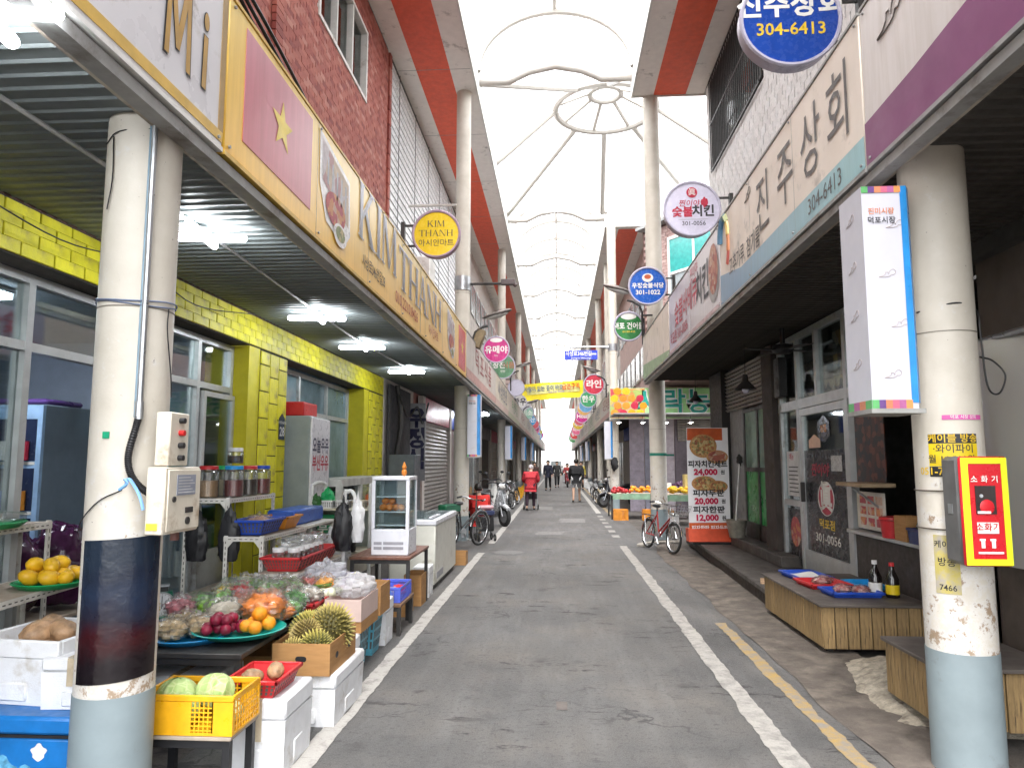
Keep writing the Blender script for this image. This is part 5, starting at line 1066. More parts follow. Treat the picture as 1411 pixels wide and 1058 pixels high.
# ---- near-left corner: blue box, styrofoam boxes, rack of mangoes
t = thing('cooler_box', 'bright blue printed fruit box at the bottom left corner', 'box', (-2.5, 3.55, 0)); cb = pl('box_blue', (.01, .16, .48), .4)
B(-.33, -.3, 0, .33, .3, .36, .012).build('body', cb, t); B(-.345, -.315, .375, .345, .315, .455, .015).build('lid', cb, t); B(-.335, -.305, .361, .335, .305, .374).build('seam', black, t)
for (x_, z_, r_, c_) in ((-.02, .2, .075, 'sky'), (.09, .15, .085, 'sky'), (.03, .09, .09, 'sky'), (-.1, .28, .05, 'red'), (.15, .3, .035, 'cream')):
    MB().add([(x_ + r_ * math.cos(a) * (1 + .2 * math.sin(a * 5)), -.3015, z_ + r_ * math.sin(a) * (1 + .15 * math.cos(a * 4))) for a in [k * PI / 12 for k in range(24)]], [tuple(range(24))]).build('fruit_print', {'sky': mat('print_sky', (.12, .38, .6), .4, v=.4, s=30), 'red': redl, 'cream': wpr}[c_], t, smooth=False)
styro('open styrofoam box heaped with brown roots on the blue box', -2.58, 3.62, .457, .5, .5, .3, R(-6), lid=False)
styro('small closed styrofoam box in front of the pillar edge on blue box', -2.28, 3.46, .457, .3, .26, .235, R(4))
fruits('potato', heap(-2.58, 3.62, .60, .22, .22, .06, 8, 2, 4), 'large brown root vegetable in the open styrofoam box', 'root vegetable', 'brown roots in the styrofoam box', 1.25)
fruits('pineapple', [(-2.36, 3.88, .72), (-2.30, 4.0, .70)], 'pineapple standing behind the styrofoam boxes by the pillar', 'pineapple', 'pineapples by the pillar')
rk = rack('white slotted rack left of the cream pillar with mangoes on its shelf', -3.32, 3.35, .40, 1.15, [.3, .85], R(6))
rk = rack('tall narrow slotted rack left of the pillar with green tray on top', -3.5, 3.55, .22, 1.05, [1.2], R(4))
def tray(label, x, y, z, r, m, sx=1, h=.03):
    t = thing('round_tray', label, 'tray', (x, y, z)); o = MB().lathe([(r * .75, 0), (r * .8, .004), (r * .98, h), (r, h + .004), (r * 1.02, h), (r * .82, -.003), (r * .75, -.004)], 36).build('dish', m, t); o.scale = (sx, 1, 1); return t
tray('green round tray of bagged mangoes on the tall rack', -3.4, 4.1, 1.212, .26, P_grn, .7); tray('green tray of loose mangoes on the lower rack shelf', -3.05, 4.22, .862, .2, P_grn)
bag('clear bag of yellow mangoes on the green tray', -3.4, 3.95, 1.24, (.12, .16, .09), film, 2, fillm=ME['mango'].materials[0]); one('punnet', B(-.08, -.1, 0, .08, .1, .05, .01), film, 'clear plastic punnet beside the bagged mangoes', 'punnet', (-3.4, 4.25, 1.245))
fruits('mango', heap(-3.05, 4.22, .88, .21, .21, .045, 10, 2, 8), 'yellow mango piled on the lower green tray', 'mango', 'yellow mangoes on the tray', 1.15)
tub('red basket at the left edge on the tall rack', -3.38, 3.58, 1.215, .22, .28, .16, P_red, .03)
gl_b = pl('bag_purple', (.045, .012, .04), .12, v=.5, s=6)
bag('glossy purple packaged sack behind the mango rack', -3.95, 4.9, .55, (.3, .28, .36), gl_b, 5, name='sack', knot=False, amp=.2); bag('second purple packaged sack next to the pillar', -3.8, 5.35, .55, (.26, .24, .34), gl_b, 6, name='sack', knot=False, amp=.2)
bag('black plastic bag hanging under the mango rack', -3.12, 3.52, .48, (.13, .12, .16), black, 7)
t = legtable('low bench under the purple sacks inside the doorway', -4.3, 4.55, -3.58, 5.7, .5, boardm)
# ---- inside the doorway: grey drinks fridge, wire rack
t = thing('drinks_fridge', 'tall blue-grey drinks fridge inside the open doorway', 'fridge', (-4.75, 6.2, 0)); gf = mat('fridge_bluegrey', (.16, .21, .27), .45, v=.06); lb = mat('fridge_paleblue', (.30, .46, .68), .4)
B(-.35, -.3, 0, .34, .3, 2.1, .01).build('cabinet', gf, t); B(-.352, -.34, .02, .345, -.305, 2.09).build('door_frame', lb, t)
for k in range(4):
    B(-.34, -.342, .35 + k * .42, .3, -.338, .35 + k * .42 + .36).build('pane', mat('fridge_dark', (.02, .03, .07), .2), t, smooth=False); B(-.34, -.346, .32 + k * .42, .3, -.341, .345 + k * .42).build('shelf_edge', white, t)
    for j in range(6): MB().cyl((-.28 + j * .1, -.36, .36 + k * .42), (-.28 + j * .1, -.36, .52 + k * .42), .03, n=8).build('can', (redl, P_blue, P_white, P_org)[(j + k) % 4], t)
one('fridge_tray', B(-.3, -.25, 0, .3, .25, .05, .02), pl('violet', (.12, .06, .25)), 'violet tray lying on top of the drinks fridge', 'tray', (-4.75, 6.2, 2.105))
t = thing('wire_rack', 'black wire grid rack with white wrapped packets beside fridge', 'rack', (-4.05, 6.4, 0)); m_ = MB()
for k in range(7): m_.cyl((-.1 + k * .06, 0, .3), (-.1 + k * .06, 0, 2.3), .005, n=5)
for k in range(26): m_.cyl((-.12, 0, .35 + k * .075), (.28, 0, .35 + k * .075), .004, n=5)
m_.build('grid', black, t); B(-.13, -.02, .2, -.09, .02, 2.35).build('post', black, t)
for k in range(5): MB().ell((.1, -.08, .9 + k * .22), (.09, .06, .08), 12, 8, .3, 3, k).build('packet', filmw, t)
# ---- raised dark platform with scale, stepped racks, jars
t = thing('platform', 'dark worn wooden platform under the racks', 'platform', (-3.0, 6.2, 0)); pw = mat('dark_wood', (.055, .047, .04), .6, v=.3, s=4, stretch=(1, 6, 1), b=.3)
for k in range(8): B(-.48, -1.6 + k * .40, .30, .62, -1.6 + k * .40 + .392, .34, .004).build('plank', pw, t)
for sx in (-.42, .55):
    for sy in (-1.5, 0, 1.5): B(sx, sy, 0, sx + .05, sy + .05, .299).build('leg', pw, t)
t = thing('weighing_scale', 'green kitchen scale with white round dial on the dark platform', 'scale', (-3.22, 5.78, .342), R(28)); gsc = pl('scale_green', (.01, .10, .06), .3)
B(-.10, -.06, 0, .10, .09, .02, .01).build('base', gsc, t); MB().prism([(-.09, 0, .02), (.09, 0, .02), (.075, 0, .21), (-.075, 0, .21)], (0, .08, 0)).build('body', gsc, t)
MB().cyl((0, -.012, .115), (0, 0, .115), .088, n=32).build('dial', mat('dial_white', (.7, .71, .72), .3), t); MB().tube([(.09 * math.cos(a), -.012, .115 + .09 * math.sin(a)) for a in [k * PI / 16 for k in range(32)]], .006, 6, True).build('bezel', steel, t)
MB().box(-.003, -.016, .08, .003, -.0135, .18).build('needle', black, t); tk = MB()
for k in range(20): a = k * PI / 10; tk.cyl((.07 * math.cos(a), -.0135, .115 + .07 * math.sin(a)), (.08 * math.cos(a), -.0135, .115 + .08 * math.sin(a)), .0015, n=4)
tk.build('dial_ticks', black, t, kind='stuff'); MB().box(-.04, .02, .21, .04, .06, .25).build('neck', black, t); MB().box(-.05, .0, .25, .05, .08, .262).build('pan', steel, t)
rack('white slotted rack carrying plastic jars with coloured lids', -3.4, 6.4, .42, 1.05, [.06, .92], base=.342)
rack('middle slotted rack step with the blue basket', -2.97, 6.3, .36, 1.1, [.06, .59], base=.342); rack('front slotted rack step with the red jar basket', -2.6, 6.1, .38, 1.35, [.64], base=0)
lids = (P_red, P_cyan, P_grn, P_red, P_yel, P_blue); cont = (fmat('peanut', (.42, .25, .12), s=50), fmat('chili', (.2, .03, .03), s=40), fmat('bean', (.40, .32, .2), s=60), fmat('date', (.05, .03, .02), s=40))
def jar(label, x, y, z, r, h, lid, cm_, square=False):
    t = thing('jar', label, 'jar', (x, y, z), rng.uniform(-.2, .2), 'plastic jars of dried goods')
    MB().lathe([(r * .9, 0), (r, .01), (r, h * .86), (r * .82, h * .93), (r * .82, h)], 18).build('body', jarg, t); MB().lathe([(r * .86, .006), (r * .93, .012), (r * .93, h * .55), (r * .9, h * .58)], 16).build('contents', cm_, t); MB().lathe([(r * .92, h - .012), (r * .92, h + .018), (r * .86, h + .024)], 18).build('lid', lid, t); return t
for k in range(6): jar('large plastic jar with %s lid on the tall jar rack' % ('bright red', 'light blue', 'green', 'second red', 'amber', 'dark blue')[k], -3.26 + .17 * (k % 2), 6.55 + k * .16, 1.275, .092, .27, lids[k], cont[k % 4])
jar('jar stacked on top of the lidded jars by the yellow column', -3.17, 6.9, 1.59, .075, .13, filmw if False else P_white, cont[3])
for k in range(2): bag('black shopping bag hung on the jar rack, %s of two' % ('first', 'second')[k], -2.95 - .30 * k, 6.36, .72, (.10, .05, .25), black, 11 + k, name='hanging_bag', amp=.25)
tub('blue basket with a bagged snack on the middle rack step', -2.79, 6.6, .95, .32, .5, .13, P_blue, .05, slots=8); bag('clear bag of pale snacks in the blue basket', -2.79, 6.62, .98, (.13, .17, .08), film, 15, fillm=fmat('snack', (.5, .3, .2), s=30))
tub('orange basket behind the blue basket', -2.79, 7.12, .95, .32, .4, .12, P_org, .05)
t = tub('long red basket of lidded jars on the front rack step', -2.41, 6.75, .655, .36, 1.1, .12, P_red, .05, slots=12)
for k in range(12): jar('clear jar of dried goods standing in the long red basket', -2.49 + .14 * (k % 2), 6.35 + (k // 2) * .13, .67, .055, .15, P_white, cont[(k * 3) % 4])
for k in range(3): bag('crinkled clear packet lying on the jars in red basket, %s' % ('nearest', 'middle one', 'farthest')[k], -2.45 + .05 * k, 6.5 + .22 * k, .845, (.11, .12, .05), film, 30 + k, knot=False)
bag('white plastic sack behind the red jar basket', -2.45, 7.7, .5, (.2, .2, .2), filmw, 33)
one('blue_lid', B(-.15, -.45, 0, .15, .45, .16, .02), pl('lid_blue', (.03, .10, .42)), 'blue lidded crate behind the orange basket', 'crate', (-2.85, 7.75, .95), group='blue crates'); legtable('white folding table under the blue lidded crate', -3.05, 7.35, -2.6, 8.35, .945, ang, ang)
# ---- front produce table
legtable('black low table carrying the fruit trays', -2.62, 4.05, -1.78, 5.35, .53, darkm, darkm); legtable('second produce table behind with vegetables', -2.62, 5.4, -1.8, 6.05, .5, boardm, darkm)
tray('bright blue round tray of bagged ginger', -2.24, 4.36, .535, .24, P_cyan); tray('teal round tray of plums and oranges', -1.96, 4.42, .56, .27, P_teal); tray('second teal tray behind of bagged fruit', -2.08, 4.98, .535, .3, P_teal)
gin = fmat('ginger', (.52, .38, .2), v=.4, s=25)
for k, (x, y) in enumerate(((-2.32, 4.28), (-2.2, 4.38), (-2.34, 4.5))): bag('clear bag of %s on the blue tray' % ('peanuts', 'ginger', 'mushrooms')[k], x, y, .56, (.11, .10, .07), film, 20 + k, fillm=gin)
fruits('beet', heap(-2.02, 4.34, .575, .15, .15, .036, 9, 2, 3), 'dark red plum in the teal tray', 'plum', 'dark red plums in the teal tray'); fruits('orange', heap(-1.83, 4.4, .58, .12, .16, .042, 8, 2, 5), 'orange in the front of the teal tray', 'orange', 'oranges in the teal tray', 1.1)
bag('net-like clear bag of orange fruit on the teal tray', -1.9, 4.62, .60, (.15, .14, .11), film, 26, fillm=ME['persimmon'].materials[0]); bag('clear bag of white garlic behind the plums', -2.15, 4.62, .58, (.13, .12, .09), film, 27, fillm=fmat('garlic', (.62, .56, .45), s=30))
bag('clear bag of red peppers on the second teal tray', -2.0, 5.05, .56, (.15, .13, .08), film, 28, fillm=fmat('pepper', (.5, .04, .05), s=30))
for k in range(4): bag('large clear bag of leafy greens on the vegetable table, %s along' % ('first', 'second', 'third', 'fourth')[k], -2.5 + .13 * k, 5.5 + .1 * (k % 2), .52, (.16, .15, .11), film, 40 + k, fillm=fmat('greens', (.16, .3, .06), s=14, v=.5))
fruits('cucumber', [(-2.4 + .06 * k, 4.85 + .03 * k, .57 + .02 * (k % 3)) for k in range(8)], 'dark green cucumber beside the teal trays', 'cucumber', 'cucumbers on the produce table', 1, True)
tub('flat red tray of eggplants and leeks', -1.98, 5.42, .53, .42, .4, .05, P_red, .02); fruits('eggplant', [(-2.05 + .05 * k, 5.36 + .03 * k, .585 + .015 * (k % 2)) for k in range(5)], 'dark eggplant lying in the red tray', 'eggplant', 'eggplants in the red tray', 1, True)
fruits('radish', [(-1.9 + .04 * k, 5.5 + .02 * k, .60) for k in range(4)], 'pale green radish in the red tray', 'radish', 'radishes in the red tray', 1, True); fruits('tomato', heap(-1.88, 5.95, .52, .14, .1, .036, 8, 2, 6), 'red tomato behind the pale carton', 'tomato', 'tomatoes behind the pale carton')
lk = thing('leek_bunch', 'bunch of green leeks and scallions behind the durians', 'vegetables', (-1.95, 5.72, .53)); m_ = MB()
for k in range(26): a = rng.uniform(-.5, .5); m_.tube(cr([(-.16, .03 * math.sin(k), .02 + .002 * k), (0, a * .1, .05 + .002 * k), (.16, a * .3, .06 + .003 * k)], 3), [.008, .008, .008, .008, .007, .006, .005][:7], 5)
m_.build('stalks', fmat('leek', (.20, .36, .08), v=.6, s=9), lk)
# ---- durians on carton and foam box
styro('white styrofoam box under the durian carton', -1.545, 4.78, 0, .37, .66, .31); t = carton('brown carton with hand holes full of durians', -1.57, 4.70, .311, .36, .56, .19)
for (x, y, z, k) in ((-1.66, 4.53, .41, .8), (-1.52, 4.55, .44, .95), (-1.50, 4.78, .51, 1.3), (-1.66, 4.80, .48, 1.1), (-1.62, 4.66, .50, .85)):
    o = put('durian', ME['durian'], None, (x, y, z), rot=(rng.uniform(0, 6), rng.uniform(0, 6), 0)); o.scale = (k * 1.12,) * 3; tag(o, {.8: 'small pale durian at the near left corner of carton', .95: 'middle-sized durian at the near right of carton', 1.3: 'largest olive durian at the right of carton', 1.1: 'brownish durian at the back left of carton', .85: 'small durian on top between the larger ones'}[k], 'durian', 'durians in the carton')
one('flower_tag', MB().ell((0, 0, 0), (.03, .02, .035), 10, 8, .5, 4, 1), P_yel, 'small yellow tag lying between the durians', 'tag', (-1.6, 4.78, .57))
# ---- yellow crate of cabbages, red basket, foam box
legtable('small black steel table under the amber crate', -1.97, 3.38, -1.52, 3.69, .335, boardm, black, .02)
t = crate('amber plastic crate holding cabbages and a pale melon', -1.745, 3.535, .338, .46, .31, .18, P_yel)
for (x, y, z, k) in ((-1.875, 3.55, .46, .9), (-1.70, 3.58, .475, .9), (-1.80, 3.47, .43, .75)):
    o = put('cabbage', ME['cabbage'], None, (x, y, z), rot=(rng.uniform(-.6, .6), rng.uniform(-.6, .6), rng.uniform(0, 6))); o.scale = (k,) * 3; tag(o, {-1.875: 'green cabbage next to the pillar in amber crate', -1.70: 'large round green cabbage in the middle of amber crate', -1.80: 'smaller cabbage at the front of amber crate'}[x], 'cabbage', 'cabbages in the amber crate')
o = put('melon', fruit_me('melon', (.075, .055, .05), fmat('melon', (.55, .6, .32), s=8)), None, (-1.60, 3.53, .40)); tag(o, 'pale green melon at the end of the amber crate', 'melon')
styro('tall styrofoam box under the small red basket', -1.56, 3.98, 0, .30, .42, .38, lid=True); tub('small red slatted basket of roots behind the amber crate', -1.60, 3.94, .382, .28, .36, .09, P_red, .03, slots=9)
fruits('potato', [(-1.64, 3.88, .46), (-1.56, 4.0, .46)], 'brown root in the small red basket', 'root vegetable', 'roots in the red basket', .8)
# ---- boxes along the white line
carton('pale pink printed carton topped with crumpled film', -1.61, 5.65, .42, .28, .5, .16, kraft2, holes=False, flap=False); carton('brown carton between the blue baskets and pale carton', -1.62, 5.66, .335, .30, .5, .083, kraft, holes=False)
bag('crumpled clear film spilling over the pale carton', -1.62, 5.75, .56, (.15, .26, .09), filmw, 51, knot=False)
tub('pale blue slatted basket nearest the white line', -1.66, 5.78, 0, .24, .3, .33, P_sky, .03, slots=6, group='pale blue slatted baskets'); tub('pale blue slatted basket second from the durians', -1.65, 6.2, 0, .24, .28, .33, P_sky, .03, slots=6, group='pale blue slatted baskets')
carton('orange printed carton behind the pale carton', -1.60, 6.2, .335, .24, .34, .24, kraft, holes=False); styro('tall white foam box beside the second blue basket', -1.63, 6.55, 0, .22, .3, .38)
crate('lilac crate of bagged noodles behind the vegetables', -2.05, 6.35, .45, .45, .4, .16, P_lil); bag('white noodle bag heaped in the lilac crate', -2.05, 6.35, .52, (.2, .17, .12), filmw, 55)
legtable('low crate stand under the lilac crate', -2.3, 6.1, -1.82, 6.6, .445, boardm)
legtable('small brown bench under the blue crate', -1.8, 6.75, -1.46, 7.35, .29, mat('bench_brown', (.16, .09, .05), .6)); crate('blue lattice crate of packets on the small bench', -1.63, 7.05, .293, .30, .5, .14, pl('crate_blue', (.08, .12, .55)))
for k in range(3): bag(('small light blue packet', 'small clear packet', 'small red packet')[k] + ' in the blue lattice crate', -1.66 + .04 * k, 6.92 + .13 * k, .31, (.07, .06, .05), (P_cyan, filmw, P_red)[k], 60 + k, knot=False)
carton('brown carton on the ground under the brown table', -1.72, 7.75, 0, .28, .35, .3, kraft, holes=True); carton('second carton on the ground beside the freezer', -1.64, 8.35, 0, .2, .4, .34, kraft, holes=False); styro('foam box tucked between the cartons and freezer', -1.64, 8.8, 0, .2, .3, .36)
# ---- brown table, display fridge, chest freezer
tb = mat('table_top_brown', (.17, .075, .05), .4, v=.2, s=3, stretch=(6, 1, 1)); legtable('brown topped table under the glass display fridge', -2.16, 7.42, -1.52, 8.5, .63, tb, darkm)
t = thing('display_fridge', 'white countertop glass display fridge with orange fruit', 'fridge', (-1.765, 7.75, .632)); wf = mat('fridge_white', (.68, .69, .74), .3, v=.03)
B(-.20, -.21, 0, .20, .21, .27, .008).build('plinth', wf, t); B(-.20, -.21, .78, .20, .21, .82, .006).build('top', wf, t); m_ = MB()
for sx in (-1, 1):
    for sy in (-1, 1): m_.box(sx * .2, sy * .21, .271, sx * .165, sy * .175, .779)
m_.build('frame', wf, t, smooth=False); B(-.165, -.2, .271, .165, -.196, .779).build('pane', shopg, t, smooth=False); B(.188, -.175, .271, .192, .175, .779).build('pane', shopg, t, smooth=False); B(-.192, -.175, .271, -.188, .175, .779).build('pane', shopg, t, smooth=False); B(-.165, .195, .271, .165, .2, .779).build('back_panel', mat('fridge_back', (.3, .34, .36), .4), t, smooth=False)
for zz in (.30, .44, .60): B(-.16, -.17, zz, .16, .17, zz + .012).build('shelf', wf, t)
for k in range(2):
    for j in range(2): B(-.17 + j * .1, -.2125, .06 + k * .05, -.085 + j * .1 + (.13 if j else 0), -.2105, .09 + k * .05).build('vent', mat('vent_grey', (.3, .3, .33), .5), t)
fruits('persimmon', [(-1.86 + .065 * (k % 4), 7.62 + .05 * (k // 4), 1.125) for k in range(7)] + [(-1.84, 7.64, 1.19), (-1.77, 7.64, 1.19)], 'orange fruit on the middle shelf of the display fridge', 'fruit', 'orange fruit in the display fridge', .95); fruits('eggplant', [(-1.66, 7.66, 1.13), (-1.64, 7.7, 1.15)], 'dark vegetable on the display fridge shelf', 'vegetable', 'dark vegetables in the display fridge', .6, True)
o = one('toy_figure', MB().ell((0, 0, .04), (.03, .03, .04), 10, 8).ell((0, 0, .095), .025, 10, 8).cyl((0, 0, .11), (0, 0, .15), .02, .004, 8), pl('toy_orange', (.65, .22, .03)), 'small orange and red ornament on top of display fridge', 'ornament', (-1.64, 7.62, 1.454))
t = thing('chest_freezer', 'white chest freezer with sliding glass lid by the line', 'freezer', (-1.86, 10.1, 0)); wf2 = mat('freezer_cream', (.64, .64, .58), .4, v=.05, dirt=(.4, .37, .3), da=.2)
B(-.30, -.92, .06, .30, .92, .80, .015).build('body', wf2, t); B(-.31, -.93, .80, .31, .93, .87, .012).build('lid_frame', wf, t); B(-.25, -.85, .872, .25, .85, .878).build('pane', shopg, t); B(.2, -.85, .881, .24, -.2, .9).build('handle', wf, t); B(-.27, -.88, .0, .27, .88, .059).build('base', darkm, t); B(.301, -.8, .12, .306, -.3, .2).build('vent', MATS['vent_grey'], t)
carton('small brown carton on the ground beyond the freezer', -1.55, 11.5, 0, .2, .26, .2, kraft, holes=False)
# ---- milk fridge, green stand, cart, glazed counter
t = thing('milk_fridge', 'tall grey fridge with white milk advert door', 'fridge', (-3.25, 8.92, 0)); B(-.26, -.36, .0, .235, .34, 2.17, .012).build('cabinet', mat('fridge_grey', (.22, .25, .25), .4, v=.08), t); B(.236, -.355, .1, .262, .335, 2.15, .008).build('door', mat('door_white', (.62, .61, .64), .3, v=.03), t)
txt(t, '오늘우유', .15, (.2635, -.02, 1.80), Y, Z, navy, .03, .8); txt(t, '부산우유', .15, (.2635, -.02, 1.58), Y, Z, redl, .03, .8)
for k in range(16): MB().ell((.2635, rng.uniform(-.22, .2), rng.uniform(.75, 1.25)), (.001, rng.uniform(.01, .03), rng.uniform(.008, .02)), 8, 5).build('spot_print', ink, t)
MB().cyl((-.262, -.1, .9), (-.262, -.1, .91), .01).build('knob', steel, t); B(.2625, .24, .9, .285, .27, 1.3, .005).build('handle', steel, t)
one('red_crate', B(-.2, -.25, 0, .2, .25, .18, .015), P_red, 'red crate on top of the tall milk fridge', 'crate', (-3.35, 8.95, 2.175))
t = thing('glass_counter', 'white framed glass counter cabinet beside the milk fridge', 'cabinet', (-3.12, 10.7, 0)); m_ = MB(); m_.box(-.22, -1.3, 1.28, .26, 1.35, 1.38).box(-.22, -1.3, .9, .26, 1.35, .95)
for yy in (-1.3, -.35, .45, 1.27): m_.box(.18, yy, .951, .26, yy + .08, 1.279)
m_.build('frame', mat('counter_white', (.56, .56, .52), .5), t, smooth=False); B(.21, -1.22, .951, .215, 1.27, 1.279).build('pane', shopg, t, smooth=False); B(-.22, -1.3, 0, .24, 1.35, .899).build('base', mat('counter_beige', (.42, .39, .32), .6), t, smooth=False); B(-.22, -1.25, .951, -.2, 1.3, 1.279).build('back', inter, t, smooth=False)
for k in range(5): MB().cyl((.0, -1.1 + k * .4, .951), (.0, -1.1 + k * .4, 1.2), .05, n=10).build('bottle', (P_sky, P_grn, P_white, P_org, P_red)[k], t)
t = thing('metal_stand', 'cream two-tier metal stand with green sack behind racks', 'stand', (-2.62, 8.85, 0)); st = mat('stand_cream', (.55, .52, .42), .5, v=.1)
for zz in (.52, 1.02): B(-.36, -.25, zz, .36, .25, zz + .025, .005).build('shelf', st, t)
for sx in (-1, 1): MB().tube(cr([(sx * .36, -.25, 0), (sx * .36, -.25, 1.2), (sx * .36, -.2, 1.32), (sx * .36, 0, 1.35), (sx * .36, .2, 1.32), (sx * .36, .25, 1.2), (sx * .36, .25, 0)], 5), .022, 8).build('hoop_leg', mat('hoop_white', (.6, .6, .58), .4), t)
B(-.35, .2, .55, .34, .23, 1.0).build('back_panel', mat('panel_sage', (.30, .34, .30), .6), t)
o = one('rice_sack', MB().box(-.14, -.03, 0, .14, .03, .42, .02), pl('sack_green', (.02, .2, .08), .4), 'green rice sack standing on the metal stand', 'sack', (-2.80, 8.72, .547), R(4)); txt(o, '부산', .10, (0, -.032, .25), X, Z, white, .02)
t = thing('waste_bin', 'black plastic bin with handle hung on the metal stand', 'bin', (-2.5, 8.55, .547)); MB().lathe([(.075, 0), (.085, .01), (.11, .25), (.115, .26), (.105, .26), (.08, .02)], 22).build('pail', black, t); MB().tube([(.11 * math.cos(a), 0, .26 + .1 * math.sin(a)) for a in [k * PI / 10 for k in range(11)]], .005, 6).build('handle', P_white, t)
for k in range(3): tub('small white wire basket on the metal stand, %s in the row' % ('first', 'second', 'third')[k], -2.82 + .2 * k, 8.72, 1.047, .17, .16, .09, (P_white, P_white, pl('wire_beige', (.5, .45, .35)))[k], .01, slots=7)
bag('green wrapped produce bag in the first wire basket', -2.82, 8.72, 1.08, (.08, .07, .11), P_grn, 71, amp=.4); bag('green glossy bag leaning on the metal stand hoop', -2.93, 8.62, 1.05, (.06, .05, .09), pl('dark_green', (.03, .12, .03)), 72)
t = thing('bag_stand', 'white hoop pole with black and white carrier bags', 'stand', (-2.12, 7.25, 0)); MB().tube(cr([(-.05, 0, 0), (-.05, 0, 1.2), (-.02, 0, 1.3), (.03, 0, 1.3), (.06, 0, 1.2), (.06, 0, .85)], 5), .02, 8).build('pole', MATS['hoop_white'], t); MB().tube([(-.05, 0, .62), (-.3, .0, .3)], .012, 6).build('brace', MATS['hoop_white'], t)
bag('black carrier bag hanging from the white hoop pole', -2.16, 7.18, .72, (.10, .08, .27), black, 80, name='carrier_bag', amp=.25); bag('white carrier bag hanging behind the black one', -2.03, 7.24, .8, (.07, .06, .25), P_white, 81, name='carrier_bag', amp=.25)
t = thing('tube_lamp', 'added lit tube lamp on the ceiling inside the grocery doorway', 'lamp', (-4.6, 4.9, 2.89), 0, 'lit tube lamps under the canopy')  # added lamp, brightens the otherwise dim room inside the doorway
MB().cyl((-.5, 0, -.05), (.5, 0, -.05), .026, n=10).build('tube', tube_m, t); MB().cyl((-.5, .12, -.05), (.5, .12, -.05), .026, n=10).build('tube', tube_m, t); B(-.52, -.03, -.03, .52, .15, 0).build('base', fixm, t)
# ---- more goods crowding the stall and the space under it
styro('foam box under the black fruit table', -2.25, 4.4, 0, .5, .4, .36); carton('brown carton pushed under the black fruit table', -2.1, 4.95, 0, .5, .45, .34, kraft, holes=True); styro('foam box behind the durian carton by table leg', -1.62, 5.25, 0, .3, .3, .34)
tub('teal slatted basket under the front edge of the table', -1.93, 4.28, 0, .24, .3, .28, P_teal, .03, slots=6); tub('red slatted basket of onions under the vegetable table', -1.9, 5.6, 0, .34, .4, .3, P_red, .04, slots=8)
tray('red round tray of green peppers at the table back', -2.36, 4.75, .535, .2, P_red); fruits('cucumber', [(-2.42 + .03 * k, 4.68 + .03 * k, .57 + .012 * k) for k in range(6)], 'slim green pepper on the red round tray', 'pepper', 'green peppers on the red tray', .55, True)
fruits('apple', heap(-2.2, 5.2, .535, .14, .12, .038, 9, 2, 21), 'red apple heaped at the back of the fruit table', 'apple', 'apples at the back of the table'); fruits('orange', heap(-1.95, 5.22, .535, .13, .11, .04, 9, 2, 22), 'small orange heaped at the back of the fruit table', 'orange', 'oranges at the back of the table')
bag('clear bag of carrots lying on the fruit table edge', -1.86, 4.78, .575, (.12, .1, .06), film, 140, fillm=fmat('carrot', (.62, .2, .03), s=30)); bag('clear bag of green chillies by the teal tray', -1.88, 5.0, .56, (.11, .1, .06), film, 141, fillm=fmat('chilli_green', (.10, .3, .03), s=40)); bag('clear bag of onions near the radishes', -2.2, 5.75, .51, (.14, .12, .09), film, 142, fillm=fmat('onion', (.45, .16, .18), s=12)); bag('white bag of bean sprouts on the vegetable table', -2.0, 5.85, .51, (.15, .12, .08), filmw, 143, fillm=fmat('sprout', (.6, .58, .4), s=40))
tag(MB().box(-.06, -.002, 0, .06, .002, .09).build('price_card', white), 'white price card standing between plums and oranges', 'card').location = (-1.92, 4.55, .60)
txt(bpy.data.objects['price_card'] if False else [o for o in bpy.data.objects if o.get('label') == 'white price card standing between plums and oranges'][0], '5,000', .035, (0, -.003, .045), X, Z, redl, .02)
rg2 = random.Random(5)
for k, (nm, c_) in enumerate((('shallots', (.4, .12, .14)), ('limes', (.2, .42, .03)), ('lemongrass', (.45, .48, .2)), ('mint', (.06, .25, .04)), ('bok choy', (.35, .5, .2)), ('okra', (.1, .28, .05)), ('peas', (.2, .45, .08)), ('yams', (.35, .12, .08)), ('turmeric', (.6, .3, .03)), ('basil', (.05, .18, .03)), ('corn', (.7, .5, .08)), ('red chillies', (.55, .03, .03)), ('string beans', (.12, .35, .05)), ('dates', (.12, .05, .02)), ('dried fish', (.45, .4, .33)), ('noodles', (.62, .55, .4)), ('sweet potato', (.4, .1, .14)), ('taro', (.28, .2, .14)), ('lychees', (.5, .12, .1)), ('mandarins', (.7, .28, .02)))):
    x_ = -2.52 + .165 * (k % 5) + rg2.uniform(-.03, .03); y_ = 4.72 + .33 * (k // 5) + rg2.uniform(-.05, .05)
    bag('clear bag of %s crowded on the produce tables' % nm, x_, y_, .585, (.085 + .03 * rg2.random(), .075, .06 + .02 * rg2.random()), film, 200 + k, knot=k % 2 == 0, fillm=fmat('bag_%d' % k, c_, s=26, v=.45), amp=.45)

